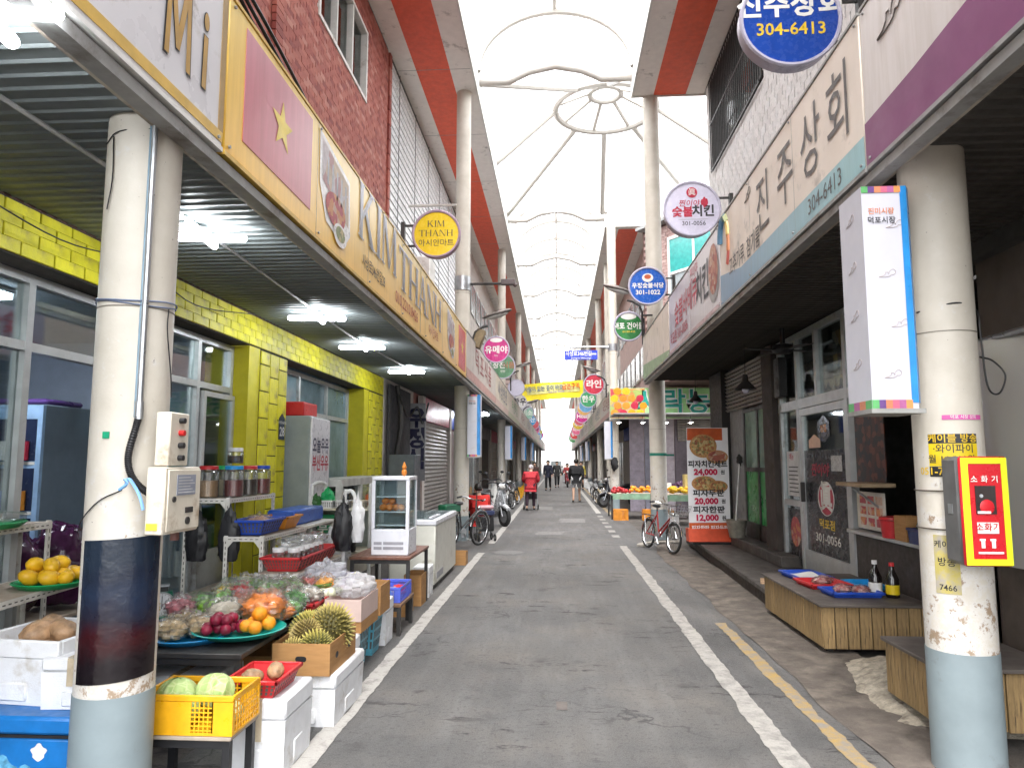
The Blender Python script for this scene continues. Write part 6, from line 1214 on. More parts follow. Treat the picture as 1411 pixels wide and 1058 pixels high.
# ================================================================== RIGHT SIDE: chicken shop
woodp = mat('plank_pine', (.30, .20, .09), .6, v=.25, s=5, stretch=(8, 8, .7), dirt=(.08, .055, .03), da=.45, ds=6, rnd=.15, b=.3, bs=40)
deckm = mat('deck_dark', (.085, .075, .068), .6, v=.25, s=4, b=.3)
t = thing('shop_step', 'dark stone step running along the chicken shop front', 'step', (0, 0, 0))
MB().prism([(2.235, 6.4, .03), (3.3, 6.4, .03), (3.3, 14.55, .03), (2.52, 14.55, .03)], (0, 0, .13)).build('riser', mat('step_brown', (.045, .033, .028), .7, v=.3), t, smooth=False)
for k in range(6):
    a = max(6.38, 5.88 + k * 1.45); b_ = 5.88 + k * 1.45 + 1.44; xa = 2.19 + (a - 5.9) / 8.65 * .3; xb = 2.19 + (b_ - 5.9) / 8.65 * .3
    MB().prism([(xa, a, .162), (3.32, a, .162), (3.32, b_, .162), (xb, b_, .162)], (0, 0, .045)).build('slab', deckm, t, smooth=False)
B(2.95, 9.9, .208, 3.4, 14.5, .36, .01).build('upper_step', deckm, t)
XS = 3.2; dk = mat('door_print_black', (.012, .013, .016), .25)
t = thing('chicken_storefront', 'aluminium chicken shop front with black printed door and serving hatch', 'shop front', (0, 0, 0)); m_ = MB()
m_.box(XS - .04, 6.1, 3.22, XS + .04, 10.45, 3.30).box(XS - .04, 6.1, 2.30, XS + .038, 10.45, 2.42)
for y in (8.0, 9.6, 10.35): m_.box(XS - .042, y, .21, XS + .042, y + .08, 3.3)
m_.box(XS - .042, 6.1, 2.3, XS + .042, 6.2, 3.3).box(XS - .041, 7.2, 2.42, XS + .041, 7.28, 3.22).box(XS - .041, 8.9, 2.42, XS + .041, 8.97, 3.22)
m_.build('shop_frame', alu, t, smooth=False)
for (a, b_) in ((6.2, 7.2), (7.28, 8.0), (8.08, 8.9), (8.97, 9.6), (9.68, 10.35)): B(XS, a, 2.42, XS + .006, b_, 3.22).build('pane', shopg, t, smooth=False)
amb = voro('poster_amber', [(.5, .3, .06), (.06, .05, .04), (.42, .22, .05), (.05, .05, .05), (.4, .34, .28)], 9)
B(XS + .1, 6.3, 2.5, XS + .11, 8.7, 3.15).build('window_poster', amb, t, smooth=False)
d = put('door', MB().box(XS - .035, 8.085, .24, XS + .02, 8.15, 2.29).box(XS - .035, 9.52, .24, XS + .02, 9.595, 2.29).box(XS - .035, 8.15, 2.2, XS + .019, 9.52, 2.29).box(XS - .035, 8.15, .24, XS + .019, 9.52, .5).mesh('door', alu, False), t)
B(XS - .004, 8.15, 1.75, XS + .002, 9.52, 2.2).build('pane', shopg, d, smooth=False); B(XS - .012, 8.15, .5, XS + .002, 9.52, 1.75).build('printed_panel', dk, d, smooth=False)
xp = XS - .0135
o = MB().add([(xp, 8.83 + .24 * math.cos(a), 1.17 + .19 * math.sin(a)) for a in [k * PI / 16 for k in range(32)]], [tuple(range(32))]).build('emblem', redl, d, smooth=False)
MB().tube([(xp - .001, 8.83 + .25 * math.cos(a), 1.17 + .2 * math.sin(a)) for a in [k * PI / 16 for k in range(32)]], .006, 5, True).build('emblem_ring', white, d)
txt(d, '眞', .26, (xp - .003, 8.83, 1.17), nY, Z, white, .03, 1.1); txt(d, '찐이야', .12, (xp - .002, 9.0, 1.50), nY, Z, redl, .02, 1.3, shear=.2); txt(d, '덕포점', .09, (xp - .002, 8.83, .86), nY, Z, yel, .02, 1.5); txt(d, '301-0056', .105, (xp - .002, 8.83, .69), nY, Z, white, .012, 1.45)
B(xp - .001, 8.3, 1.5, xp + .001, 8.62, 1.68).build('notice', mat('notice_paper', (.5, .5, .5), .6, v=.3, s=40), d, smooth=False)
MB().add([(XS - .008, 8.83 + .22 * math.sin(k * PI / 3), 2.0 + .17 * math.cos(k * PI / 3)) for k in range(6)], [tuple(range(6))]).build('sticker', dk, d, smooth=False); txt(d, '정품', .07, (XS - .0095, 8.83, 2.0), nY, Z, P_org, .02, 1.2)
MB().add([(XS - .008, 9.35, 1.78), (XS - .008, 8.95, 1.78), (XS - .008, 8.95, 1.88), (XS - .008, 9.15, 1.95), (XS - .008, 9.35, 1.88)], [tuple(range(5))]).build('sticker', mat('sticker_peach', (.6, .4, .3), .5), d, smooth=False)
B(XS - .09, 9.47, 1.1, XS - .036, 9.5, 1.35, .006).build('handle', darkm, d)
B(XS, 9.68, .24, XS + .006, 10.35, 2.3).build('pane', shopg, t, smooth=False); B(XS - .035, 9.68, 1.02, XS + .019, 10.35, 1.10).build('rail', alu, t)
B(XS - .008, 9.75, 1.15, XS - .004, 10.25, 1.75).build('menu_sheet', mat('menu_white', (.6, .6, .6), .5), t, smooth=False)
txt(t, '메뉴', .07, (XS - .0095, 10.05, 1.67), nY, Z, redl, .02)
for k in range(7): B(XS - .0095, 9.8 + .03 * (k % 2), 1.2 + k * .055, XS - .0085, 10.18, 1.215 + k * .055).build('print_line', ink, t, smooth=False)
B(XS - .008, 9.72, .34, XS - .004, 10.3, .98).build('food_poster', dk, t, smooth=False); MB().ell((XS - .008, 10.0, .68), (.002, .2, .2), 20, 10).build('food_print', MATS['print_red'], t)
# serving hatch: brown counter, opening with side poster
B(XS - .02, 6.1, .208, XS + .1, 7.995, .86).build('counter_wall', mat('counter_brown', (.06, .05, .045), .6, v=.2), t, smooth=False); B(XS - .12, 6.1, .862, XS + .3, 7.99, .90, .006).build('counter_top', alu, t); B(XS - .03, 6.12, .86, XS + .03, 6.19, 2.3).build('post', alu, t)
B(XS + .02, 7.3, 1.35, XS + .03, 7.99, 2.28).build('food_poster', voro('poster_dark', [(.02, .015, .015), (.06, .02, .015), (.16, .05, .03), (.015, .015, .02)], 16), t, smooth=False)
B(XS + .9, 6.1, .9, XS + .95, 8.0, 2.3).build('shade_sheet', brown, t, smooth=False); B(XS - .30, 7.1, 1.36, XS + .02, 7.75, 1.40, .005).build('hatch_shelf', mat('shelf_wood', (.35, .26, .16), .6), t); MB().cyl((XS - .28, 7.4, 1.36), (XS + .02, 7.4, 1.12), .012, n=6).build('shelf_brace', steel, t)  # dark brown sheet behind the hatch stands in for its interior shade
B(XS - .03, 7.25, .92, XS - .022, 7.9, 1.3).build('menu_board', mat('menu_cream', (.55, .52, .46), .5), t, smooth=False)
for k in range(9): B(XS - .034, 7.3 + .19 * (k % 3), .96 + .11 * (k // 3), XS - .031, 7.44 + .19 * (k % 3), 1.04 + .11 * (k // 3)).build('food_print', MATS['print_red'], t, smooth=False)
o = one('sauce_tub', MB().lathe([(.09, 0), (.11, .16), (.105, .16)], 18).lathe([(.115, .165), (.115, .19), (.05, .2)], 18), P_red, 'red lidded sauce tub on the hatch counter', 'tub', (3.12, 7.0, .902)); carton('small carton on the hatch counter next to red tub', 3.14, 6.72, .902, .16, .22, .22, kraft, holes=False); t2 = tub('dark blue crate of green bottles on the hatch counter', 3.14, 6.4, .902, .2, .3, .13, pl('navy', (.015, .03, .12)), .01)
for k in range(4): one('bottle', MB().lathe([(.03, 0), (.032, .01), (.032, .14), (.012, .19), (.012, .25)], 12), glassmat('bottle_green', (.1, .35, .15), .25), 'green glass bottle in the dark blue crate', 'bottle', (3.1 + .07 * (k % 2), 6.34 + .1 * (k // 2), .92), group='green bottles in the dark blue crate')
t = thing('speaker', 'black loudspeaker behind the transom of the chicken shop', 'speaker', (3.12, 10.15, 2.5)); B(-.06, -.12, 0, .05, .12, .55, .01).build('cabinet', black, t); MB().cyl((-.065, 0, .2), (-.06, 0, .2), .09, n=24).cyl((-.065, 0, .42), (-.06, 0, .42), .05, n=20).build('cone', darkm, t)
# next bay: dark column, green glazed sliding door, grey wall, roller shutter
t = thing('green_door_bay', 'shop bay with green filmed glass doors under a half shutter', 'shop front', (0, 0, 0))
B(3.08, 10.46, .21, 3.4, 10.95, 3.3).build('column', brown, t, smooth=False); B(3.2, 12.6, .21, 3.4, 13.5, 3.3).build('wall', wallg, t, smooth=False); B(3.05, 13.5, .21, 3.4, 14.5, 3.3).build('column', mat('black_column', (.02, .018, .018), .6), t, smooth=False)
m_ = MB()
for y in (10.96, 11.7, 12.52): m_.box(3.2, y, .37, 3.26, y + .08, 2.5)
m_.box(3.2, 11.04, 1.45, 3.255, 12.52, 1.52).box(3.2, 11.04, .37, 3.255, 12.52, .62).box(3.2, 11.04, 2.44, 3.255, 12.52, 2.5); m_.build('door_frame', darkm, t, smooth=False)
for (a, b_) in ((11.04, 11.7), (11.78, 12.52)):
    B(3.22, a, .62, 3.226, b_, 1.45).build('pane', mat('green_film', (.01, .26, .05), .3, v=.2, s=2), t, smooth=False); B(3.22, a, 1.52, 3.226, b_, 2.44).build('pane', glassmat('pale_green_glass', (.6, .8, .72), .25, milky=.5, ms=1.2), t, smooth=False)
for k in range(11): MB().prism([(3.16, 10.96, 0), (3.12, 10.96, .03), (3.16, 10.96, .062)], (0, 2.6, 0)).build('shutter_slat', mat('shutter_grey', (.32, .30, .28), .5, m=.3), t, (0, 0, 2.52 + k * .068), smooth=False)
B(3.3, 11, .3, 3.9, 12.6, 3.3).build('back_panel', inter, t, smooth=False)
# vinyl curtain and board beside the near right pillar
t = thing('vinyl_curtain', 'cloudy plastic curtain hanging beside the fire extinguisher box', 'curtain', (2.85, 1.6, 0)); vc = glassmat('vinyl', (.62, .60, .58), .18, .3, milky=.7, ms=.8)
MB().grid(lambda u, v: (.03 * math.sin(u * 31) + .02 * math.sin(u * 13 + v * 3), 3.4 * u, .95 + 1.45 * v), 70, 8).build('sheet', vc, t); B(.05, 0, 0, .09, 3.4, .98).build('board', mat('board_umber', (.07, .055, .045), .7, v=.25, s=3), t); MB().cyl((0, -.1, 2.41), (0, 3.5, 2.41), .02, n=8).build('rail', steel, t)
B(3.4, .3, 0, 3.5, 5.9, 3.3).build('back_wall', mat('back_brown', (.11, .09, .08), .8, v=.2, s=2), br, smooth=False)
# planked wooden benches
def plankbox(label, x0, y0, x1, y1, z0, z1, n1, n2):
    t = thing('wooden_bench', label, 'bench', (x0, y0, 0)); w_, d = x1 - x0, y1 - y0
    B(-.03, -.03, z1 + .001, w_, d, z1 + .025, .004).build('top', mat('bench_top', (.10, .085, .075), .6, v=.25, s=3), t); B(.02, .02, z0 + .01, w_ - .01, d - .01, z1).build('core', darkm, t, smooth=False)
    for k in range(n1): put('plank', B(0, 0, 0, w_ / n1 - .008, .018, z1 - z0, b=.003).mesh('plank', woodp), t, (k * w_ / n1 + .004, rng.uniform(-.003, .002), z0 + rng.uniform(0, .008)))
    for k in range(n2): put('plank', B(0, 0, 0, .018, d / n2 - .008, z1 - z0, b=.003).mesh('plank', woodp), t, (rng.uniform(-.003, .002), .02 + k * (d - .02) / n2 + .004, z0 + rng.uniform(0, .008)))
    for (a, b_) in ((.06, .08), (w_ - .1, .08), (.06, d - .1), (w_ - .1, d - .1)): B(a, b_, 0, a + .04, b_ + .04, z0 + .02).build('leg', darkm, t)
    return t
plankbox('long pine plank bench carrying trays before the serving hatch', 2.2, 6.3, 3.1, 8.0, .06, .40, 9, 15)
plankbox('short pine plank bench partly behind the right pillar', 2.18, 4.36, 2.85, 5.10, .09, .42, 6, 7)
m_ = MB().grid(lambda u, v: (1.93 + .24 * v + .9 * u + .05 * noise.noise(Vector((0, v * 9, 2))) * (1 - u), 4.55 + 1.7 * v, -.03 + .17 * math.sin(PI * min(1, max(0, v))) ** .5 * min(1, u * 2.2) ** .7 + .012 * noise.noise(Vector((u * 9, v * 14, 1))) + .008 * noise.noise(Vector((u * 30, v * 45, 5)))), 40, 60)
struct(m_.build('concrete_ramp', mat('rough_concrete', (.30, .265, .21), .9, v=.3, s=14, b=1.0, bs=50, dirt=(.12, .1, .08), da=.4, ds=9)))
def ftray(label, x, y, z, w_, d, m, rz=0): return tub(label, x, y, z, w_, d, .045, m, .02, rz, name='flat_tray', cat='tray', group='flat plastic trays on the bench')
ftray('blue flat tray farthest on the plank bench', 2.52, 7.65, .427, .34, .5, P_blue, .1); ftray('red flat tray in the middle of the plank bench', 2.52, 7.18, .427, .38, .4, P_red, .1); ftray('blue flat tray of packed meat nearest on the bench', 2.60, 6.72, .427, .44, .32, P_blue, .05); ftray('second blue tray behind beside the sauce bottles', 2.88, 7.12, .427, .26, .36, P_cyan, .05)
meat = voro('meat_pack', [(.45, .12, .1), (.55, .28, .25), (.38, .08, .08), (.6, .5, .45)], 22)
for k, (x, y) in enumerate(((2.54, 6.74), (2.68, 6.7), (2.5, 7.16), (2.56, 7.25))): bag('clear pack of red meat in the %s' % ('near blue tray, first', 'near blue tray, second', 'red tray, first', 'red tray, second')[k], x, y, .45, (.085, .075, .04), film, 90 + k, knot=False, name='meat_pack', fillm=meat)
one('paper_sheet', MB().grid(lambda u, v: (-.15 + .3 * u, -.2 + .4 * v, .012 * math.sin(u * 5 + v * 3) + .014), 8, 8), white, 'white paper lying in the far blue tray', 'paper', (2.5, 7.65, .44))
for k in range(2):
    t = thing('sauce_bottle', ('dark soy sauce bottle with yellow label on the bench', 'dark sauce bottle with white cap behind the soy bottle')[k], 'bottle', (2.92 - .09 * k, 6.62 + .13 * k, .427)); MB().lathe([(.05, 0), (.055, .01), (.055, .16), (.03, .22), (.02, .25), (.02, .27)], 16).build('body', mat('soy_dark', (.012, .008, .008), .12, spec=.7), t); MB().lathe([(.0565, .03), (.0565, .11)], 16).build('label', (MATS['sticker_bright'], white)[k], t); MB().lathe([(.023, .268), (.023, .3)], 12).build('cap', (P_red, P_white)[k], t)
for k in range(3): one('cardboard_sheet', B(-.25, -.2, 0, .25, .2, .006), mat('card_flat_%d' % k, ((.5, .33, .2), (.55, .42, .3), (.5, .22, .14))[k], .8, v=.3, s=12), '%s flattened cardboard sheet on the shop step' % ('lowest', 'middle', 'topmost')[k], 'cardboard', (2.62 + .08 * k, 8.75 - .1 * k, .2085 + .007 * k), R(20 * k - 15))
# pizza roll-up banner
t = thing('pizza_banner', 'tall pizza price banner with orange top and base', 'banner', (2.62, 12.75, .205), R(4)); bw = mat('banner_white', (.8, .79, .82), .4, v=.03); bo = mat('banner_orange', (.55, .10, .025), .4)
B(-.36, .0, .1, .36, .02, 2.0).build('sheet', bw, t); B(-.358, -.003, 1.78, .26, -.001, 1.99).build('orange_header', bo, t, smooth=False); B(-.36, -.003, .1, .36, -.001, .36).build('orange_footer', bo, t, smooth=False)
MB().prism([(-.40, -.14, .05), (.40, -.14, .05), (.38, -.02, .26), (-.38, -.02, .26)], (0, .2, 0)).build('base_cover', mat('base_red', (.5, .07, .03), .4), t); B(-.33, -.12, 0, .33, .12, .05, .01).build('foot', black, t)
pz = voro('print_pizza', [(.55, .33, .12), (.42, .16, .06), (.6, .45, .2), (.3, .1, .05), (.25, .22, .08)], 26); crust = mat('print_crust', (.50, .26, .10), .5, v=.3, s=30)
def pd(x, z, r, ez, m, e, n='food_print'): return MB().add([(x + r * math.cos(a), e, z + r * ez * math.sin(a)) for a in [k * PI / 14 for k in range(28)]], [tuple(range(28))]).build(n, m, t, smooth=False)
pd(-.08, 1.68, .24, .85, crust, -.004); pd(-.08, 1.69, .20, .85, pz, -.005); pd(.16, 1.49, .19, .62, crust, -.006); pd(.16, 1.5, .16, .6, MATS['print_chicken'], -.007)
pd(-.08, .99 + .04, .22, .6, crust, -.004); pd(-.08, 1.035, .18, .58, pz, -.005); pd(.16, .98, .17, .6, crust, -.006); pd(.16, .985, .13, .58, pz, -.007)
red2 = mat('price_red', (.55, .01, .07), .4)
for (a, p, z) in (('피자치킨세트', '24,000', 1.36), ('피자두판', '20,000', .86), ('피자한판', '12,000', .575)):
    txt(t, a, .09, (-.01, -.009, z), X, Z, ink, .035, 1.0 if len(a) > 4 else 1.2); txt(t, p, .10, (-.05, -.009, z - .135), X, Z, red2, .05, 1.08); txt(t, '원', .06, (.25, -.009, z - .14), X, Z, ink, .03)
txt(t, '피자한판 피자두판', .06, (0, -.0045, .27), X, Z, bw, .02, 1.0); txt(t, '피자치킨세트 포장', .05, (0, -.0045, .18), X, Z, bw, .02)
# mop in a bucket
t = thing('mop', 'mop with white handle leaning in a tin bucket by green doors', 'mop', (3.0, 12.35, .362)); MB().cyl((-.05, 0, .1), (.12, .25, 1.25), .012, n=8).build('handle', P_white, t); MB().ell((.125, .26, 1.28), (.05, .05, .09), 10, 8, .4, 4, 1).build('mop_head', mat('mop_dark', (.03, .03, .03), .9), t)
t = thing('bucket', 'grey tin bucket holding the mop', 'bucket', (2.97, 12.32, .362)); MB().lathe([(.12, 0), (.17, .28), (.175, .29), (.165, .28), (.115, .01)], 24).build('pail', mat('tin_grey', (.28, .26, .22), .5, m=.4, v=.25), t); MB().tube([(.17 * math.cos(a), 0, .28 - .12 * math.sin(a)) for a in [k * PI / 8 for k in range(9)]], .005, 5).build('handle', steel, t)
def pendant(x, y, z, drop, label, on=False, big=1):
    t = thing('pendant_lamp', label, 'lamp', (x, y, z), 0, 'pendant lamps'); MB().cyl((0, 0, 0), (0, 0, -drop), .006, n=6).build('cord', black, t); MB().lathe([(.02 * big, .0), (.03 * big, -.06 * big), (.10 * big, -.14 * big), (.095 * big, -.14 * big), (.02 * big, -.05 * big)], 20, (0, 0, -drop)).build('shade', darkm if not on else fixm, t); MB().ell((0, 0, -drop - .14 * big), .035 * big, 12, 8).build('bulb', mat('lit_bulb', (1, .95, .85), .3, emit=14, v=0) if on else lil, t)
pendant(2.75, 10.6, 3.33, .45, 'dark pendant lamp near the half shutter', False, 1.6); pendant(2.6, 13.6, 3.33, .4, 'dark pendant lamp near the side alley', False, 1.4)
t = thing('ceiling_fan', 'dark ceiling fan housing under the brown canopy', 'fan', (2.9, 9.3, 3.32)); MB().lathe([(.03, 0), (.03, -.2), (.12, -.22), (.14, -.28), (.1, -.33)], 20).build('motor', black, t)
for k in range(4): o = B(.1, -.05, -.29, .55, .05, -.28).build('blade', black, t); o.rotation_euler = (0, 0, k * PI / 2 + .3)

# ================================================================== FRUIT SHOP across the alley
t = thing('fruit_sign', 'wide green fruit shop sign with fruit photo at its left end', 'sign', (3.9, 23.85, 3.05)); gsg = mat('sign_apple_green', (.36, .68, .28), .35, v=.05)
B(-2.15, 0, 0, 2.2, .12, 1.0, .01).build('face', gsg, t); B(-2.17, -.01, -.03, 2.22, .13, -.001).build('frame', white, t)
B(-2.14, -.004, .01, -1.0, -.001, .99).build('fruit_photo', voro('print_fruit', [(.6, .25, .08), (.6, .42, .12), (.5, .06, .08), (.35, .45, .12), (.6, .35, .2), (.4, .32, .2)], 5), t, smooth=False)
for k in range(14): MB().ell((-2.0 + .28 * (k % 4) + .1 * (k // 4 % 2), -.006, .18 + .24 * (k // 4)), (.13, .003, .12), 14, 8).build('fruit_print', (P_org, redl, MATS['fruit_orange'], MATS['fruit_mango'], MATS['fruit_persimmon'])[k % 5], t)
tl = mat('letter_teal', (.02, .3, .24), .4)
txt(t, '사락농산물', .62, (.75, -.004, .5), X, Z, white, .06, 1.0, spacing=1.05); txt(t, '사락농산물', .62, (.75, -.007, .5), X, Z, tl, .02, 1.0, spacing=1.05)
for k in range(5): pendant(1.95 + k * .75, 22.9, 3.1, .12, '%s lit bulb over the fruit stall counted from the pillar' % ('first', 'second', 'third', 'fourth', 'fifth')[k], True, .9)
B(1.75, 22.2, 3.08, 6.0, 23.8, 3.12).build('awning', wallg, cr2, smooth=False)
t = thing('fruit_shop', 'fruit shop interior with shutters and lilac wall panels behind stall', 'shop', (0, 0, 0))
for k in range(7): B(2.4 + k * .5, 24.2, 0, 2.88 + k * .5, 24.27, 3.05).build('wall_panel', mat('panel_%d' % (k % 4), ((.28, .25, .3), (.2, .2, .25), (.38, .34, .38), (.12, .1, .12))[k % 4], .6, v=.15), t, smooth=False)
for k in range(9): MB().prism([(4.0, 24.18, 0), (4.0, 24.14, .04), (4.0, 24.18, .078)], (2.2, 0, 0)).build('shutter_slat', MATS['shutter_grey'], t, (0, 0, 2.3 + k * .08), smooth=False)
B(3.42, 24.14, .3, 3.5, 24.19, 2.8).build('light_strip', mat('strip_pale', (.5, .52, .38), .5), t); B(4.4, 24.05, .0, 5.4, 24.12, 1.9).build('hung_clothes', mat('clothes_dark', (.03, .03, .04), .9), t)
def stallbox(label, x0, x1, y0, y1, z): 
    t = thing('fruit_stall', label, 'stall', ((x0 + x1) / 2, (y0 + y1) / 2, 0)); a, b_ = (x1 - x0) / 2, (y1 - y0) / 2; gm = mat('stall_green', (.22, .36, .25), .6, v=.2, dirt=(.3, .27, .22), da=.3)
    B(-a, -b_, z - .16, a, -b_ + .03, z).build('front_board', gm, t); B(-a, -b_ + .03, z - .05, a, b_, z - .02).build('bed', boardm, t)
    for sx in (-1, 1):
        for sy in (-1, 1): B(sx * a, sy * b_, 0, sx * (a - .05), sy * (b_ - .05), z - .05).build('leg', darkm, t)
    return t
stallbox('green boarded fruit stall in front of the corner pillar', 1.5, 4.2, 20.6, 22.0, .72); stallbox('second fruit stall step by the green cloth pillar', 2.5, 4.6, 18.6, 19.8, .78)
def grow(kind, x0, x1, y0, y1, z, n, label, group, s_=1.15): 
    rg = random.Random(len(label)); fruits(kind, [(rg.uniform(x0, x1), rg.uniform(y0, y1), z + .04 + .05 * rg.random() + .06 * (j % 3 == 0)) for j in range(n)], label, kind, group, s_)
grow('apple', 1.55, 2.05, 20.65, 21.2, .72, 26, 'red apple at the left end of the green stall', 'apples on the fruit stall', 1.4); grow('orange', 2.1, 3.2, 20.65, 21.3, .74, 60, 'orange piled on the green fruit stall', 'oranges on the fruit stall', 1.3); grow('mango', 2.6, 3.4, 18.65, 19.3, .8, 30, 'yellow fruit piled on the second stall step', 'yellow fruit on the second stall', 1.3); grow('tomato', 3.4, 4.0, 18.65, 19.3, .8, 24, 'red fruit at the right of second stall step', 'red fruit on the second stall', 1.3)
for k, (x, y, m_) in enumerate(((1.75, 20.45, P_org), (2.55, 20.4, P_org), (3.0, 20.45, kraft), (2.8, 18.4, P_white))): crate('%s crate standing under the fruit stall front' % ('first orange', 'second orange', 'brown', 'white'[:5])[k], x, y, 0, .4, .3, .3, m_)
bag('dark purple grape box heap on the green fruit stall', 3.55, 21.1, .74, (.3, .3, .18), pl('grape', (.05, .02, .05)), 95, name='grape_heap', knot=False); one('price_card', B(-.09, 0, 0, .09, .006, .2), white, 'white price card standing among the oranges', 'card', (3.15, 20.9, .82)); carton('yellow printed carton on the second stall step', 3.5, 19.5, .78, .3, .3, .5, mat('carton_yellow', (.6, .5, .2), .6), holes=False)
one('black_sack', MB().ell((0, 0, .0), (.12, .08, .22), 16, 10, .3, 3, 2), black, 'black sack hanging on the fruit corner pillar', 'sack', (1.86, 23.75, 1.55))

# ================================================================== far shop bays under the canopies
sh = MATS['shutter_grey']; vm = mat('bay_violet', (.22, .19, .22), .6, v=.2, s=2)
for side in (-1, 1):
    y = 16.5 if side < 0 else 26.0; i = 0
    while y < 94:
        xx = (-3.25 if side < 0 else 3.25); k = i % 4
        t = thing('shop_bay', ('shuttered', 'vinyl-curtained', 'glass-fronted', 'open dark')[k] + ' shop bay on the ' + ('left' if side < 0 else 'right') + ', %s past the %s' % (('first', 'second', 'third', 'fourth', 'fifth', 'sixth', 'seventh', 'eighth', 'ninth', 'tenth', 'eleventh', 'twelfth', 'thirteenth', 'fourteenth', 'fifteenth', 'sixteenth', 'seventeenth', 'eighteenth', 'nineteenth', 'twentieth')[i], 'seated person' if side < 0 else 'fruit stall'), 'shop front', (xx, y, 0)); s = -side
        B(0, 0, 0, s * .12, .3, 3.15).build('pier', lw, t, smooth=False); B(0, .3, 2.6, s * .1, 4.2, 3.15).build('header', (redl, vm, lw, P_blue)[(i * 3) % 4], t, smooth=False)
        if k == 0:
            m_ = MB(); [m_.prism([(s * .02, .3, z * .1), (s * .06, .3, z * .1 + .05), (s * .02, .3, z * .1 + .1)], (0, 3.9, 0)) for z in range(26)]; m_.build('shutter', sh, t, smooth=False)
        elif k == 1: MB().grid(lambda u, v: (s * (.06 + .03 * math.sin(u * 40)), .3 + 3.9 * u, .05 + 2.5 * v), 60, 2).build('vinyl_sheet', vc, t)
        elif k == 2: B(s * .03, .3, .4, s * .035, 4.2, 2.6).build('pane', MATS['pane_sky'], t, smooth=False); B(s * .03, 2.2, 0, s * .07, 2.28, 2.6).build('mullion', alu, t)
        else: B(s * .01, .3, 0, s * .02, 4.2, 2.6).build('shade_panel', inter, t, smooth=False)  # flat dark sheet, its colour stands in for a shaded shop interior
        y += 4.25; i += 1
# gap beside the yellow column: meter cables, vertical board, small red notice
t = thing('vertical_board', 'grey vertical board with black lettering in the dark gap', 'sign', (-3.1, 15.6, 1.2)); B(-.2, 0, 0, .2, .04, 1.7, .01).build('face', mat('board_grey', (.36, .36, .38), .5), t)
for ch, z in (('우', 1.35), ('정', .9), ('식', .45)): txt(t, ch, .34, (0, -.003, z), X, Z, navy, .04)
one('pipe_bundle', MB().tube(cr([(0, 0, 0), (.0, .02, 1.5), (.1, .05, 2.4), (.0, .1, 3.1)], 6), .05, 8), darkm, 'thick dark drain pipe climbing beside the yellow column', 'pipe', (-3.15, 13.75, 0)); one('cable_swag', MB().tube(cr([(0, 0, 2.9), (.05, .6, 2.5), (.12, 1.2, 2.75), (.1, 1.9, 2.45), (.1, 2.6, 2.95)], 8), .02, 6), black, 'black cable sagging under the canopy past the grocery', 'cable', (-3.05, 13.6, 0))
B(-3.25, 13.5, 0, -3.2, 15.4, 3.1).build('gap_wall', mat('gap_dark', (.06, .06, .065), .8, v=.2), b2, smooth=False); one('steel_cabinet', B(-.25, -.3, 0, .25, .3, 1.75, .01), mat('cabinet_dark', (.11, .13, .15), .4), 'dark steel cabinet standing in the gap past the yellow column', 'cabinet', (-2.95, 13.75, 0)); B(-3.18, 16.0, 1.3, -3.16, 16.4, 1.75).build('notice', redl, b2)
t = thing('wall_box', 'white box housing above the fascia by yellow round sign', 'box', (-2.75, 13.7, 4.3)); B(-.3, -.25, 0, .3, .3, 1.3, .02).build('body', white, t); B(-.25, -.253, .2, .1, -.251, .7).build('louvre', chan, t)
t = thing('bar_brace', 'thin white steel bar from the wall to cream column', 'bar', (-3.2, 14.9, 7.15)); MB().cyl((0, 0, 0), (1.05, 0, 0), .03, n=8).build('bar', rib_m, t)

# ================================================================== BICYCLES, SCOOTERS, TROLLEY
tyre = mat('tyre_rubber', (.02, .02, .02), .8); chrome = mat('chrome', (.55, .56, .57), .2, m=1)
def wheel(t, x, r, w_=.022, name='wheel', spokes=20):
    h = put(name, None, t, (x, 0, r)); c_ = lambda q, n: [(q * math.cos(a * 2 * PI / n), 0, q * math.sin(a * 2 * PI / n)) for a in range(n)]
    MB().tube(c_(r - w_, 28), w_, 8, True).build('tyre', tyre, h); MB().tube(c_(r - w_ * 2.1, 28), w_ * .45, 6, True).build('rim', chrome, h)
    if spokes:
        s_ = MB(); [s_.cyl((.015 * math.cos(a), .02 * (-1) ** k, .015 * math.sin(a)), ((r - w_ * 2) * math.cos(a + .12), 0, (r - w_ * 2) * math.sin(a + .12)), .0016, n=4, caps=False) for k in range(spokes) for a in [k * 2 * PI / spokes]]; s_.build('spokes', chrome, h, kind='stuff'); MB().cyl((0, -.04, 0), (0, .04, 0), .02, n=10).build('hub', chrome, h)
    return h
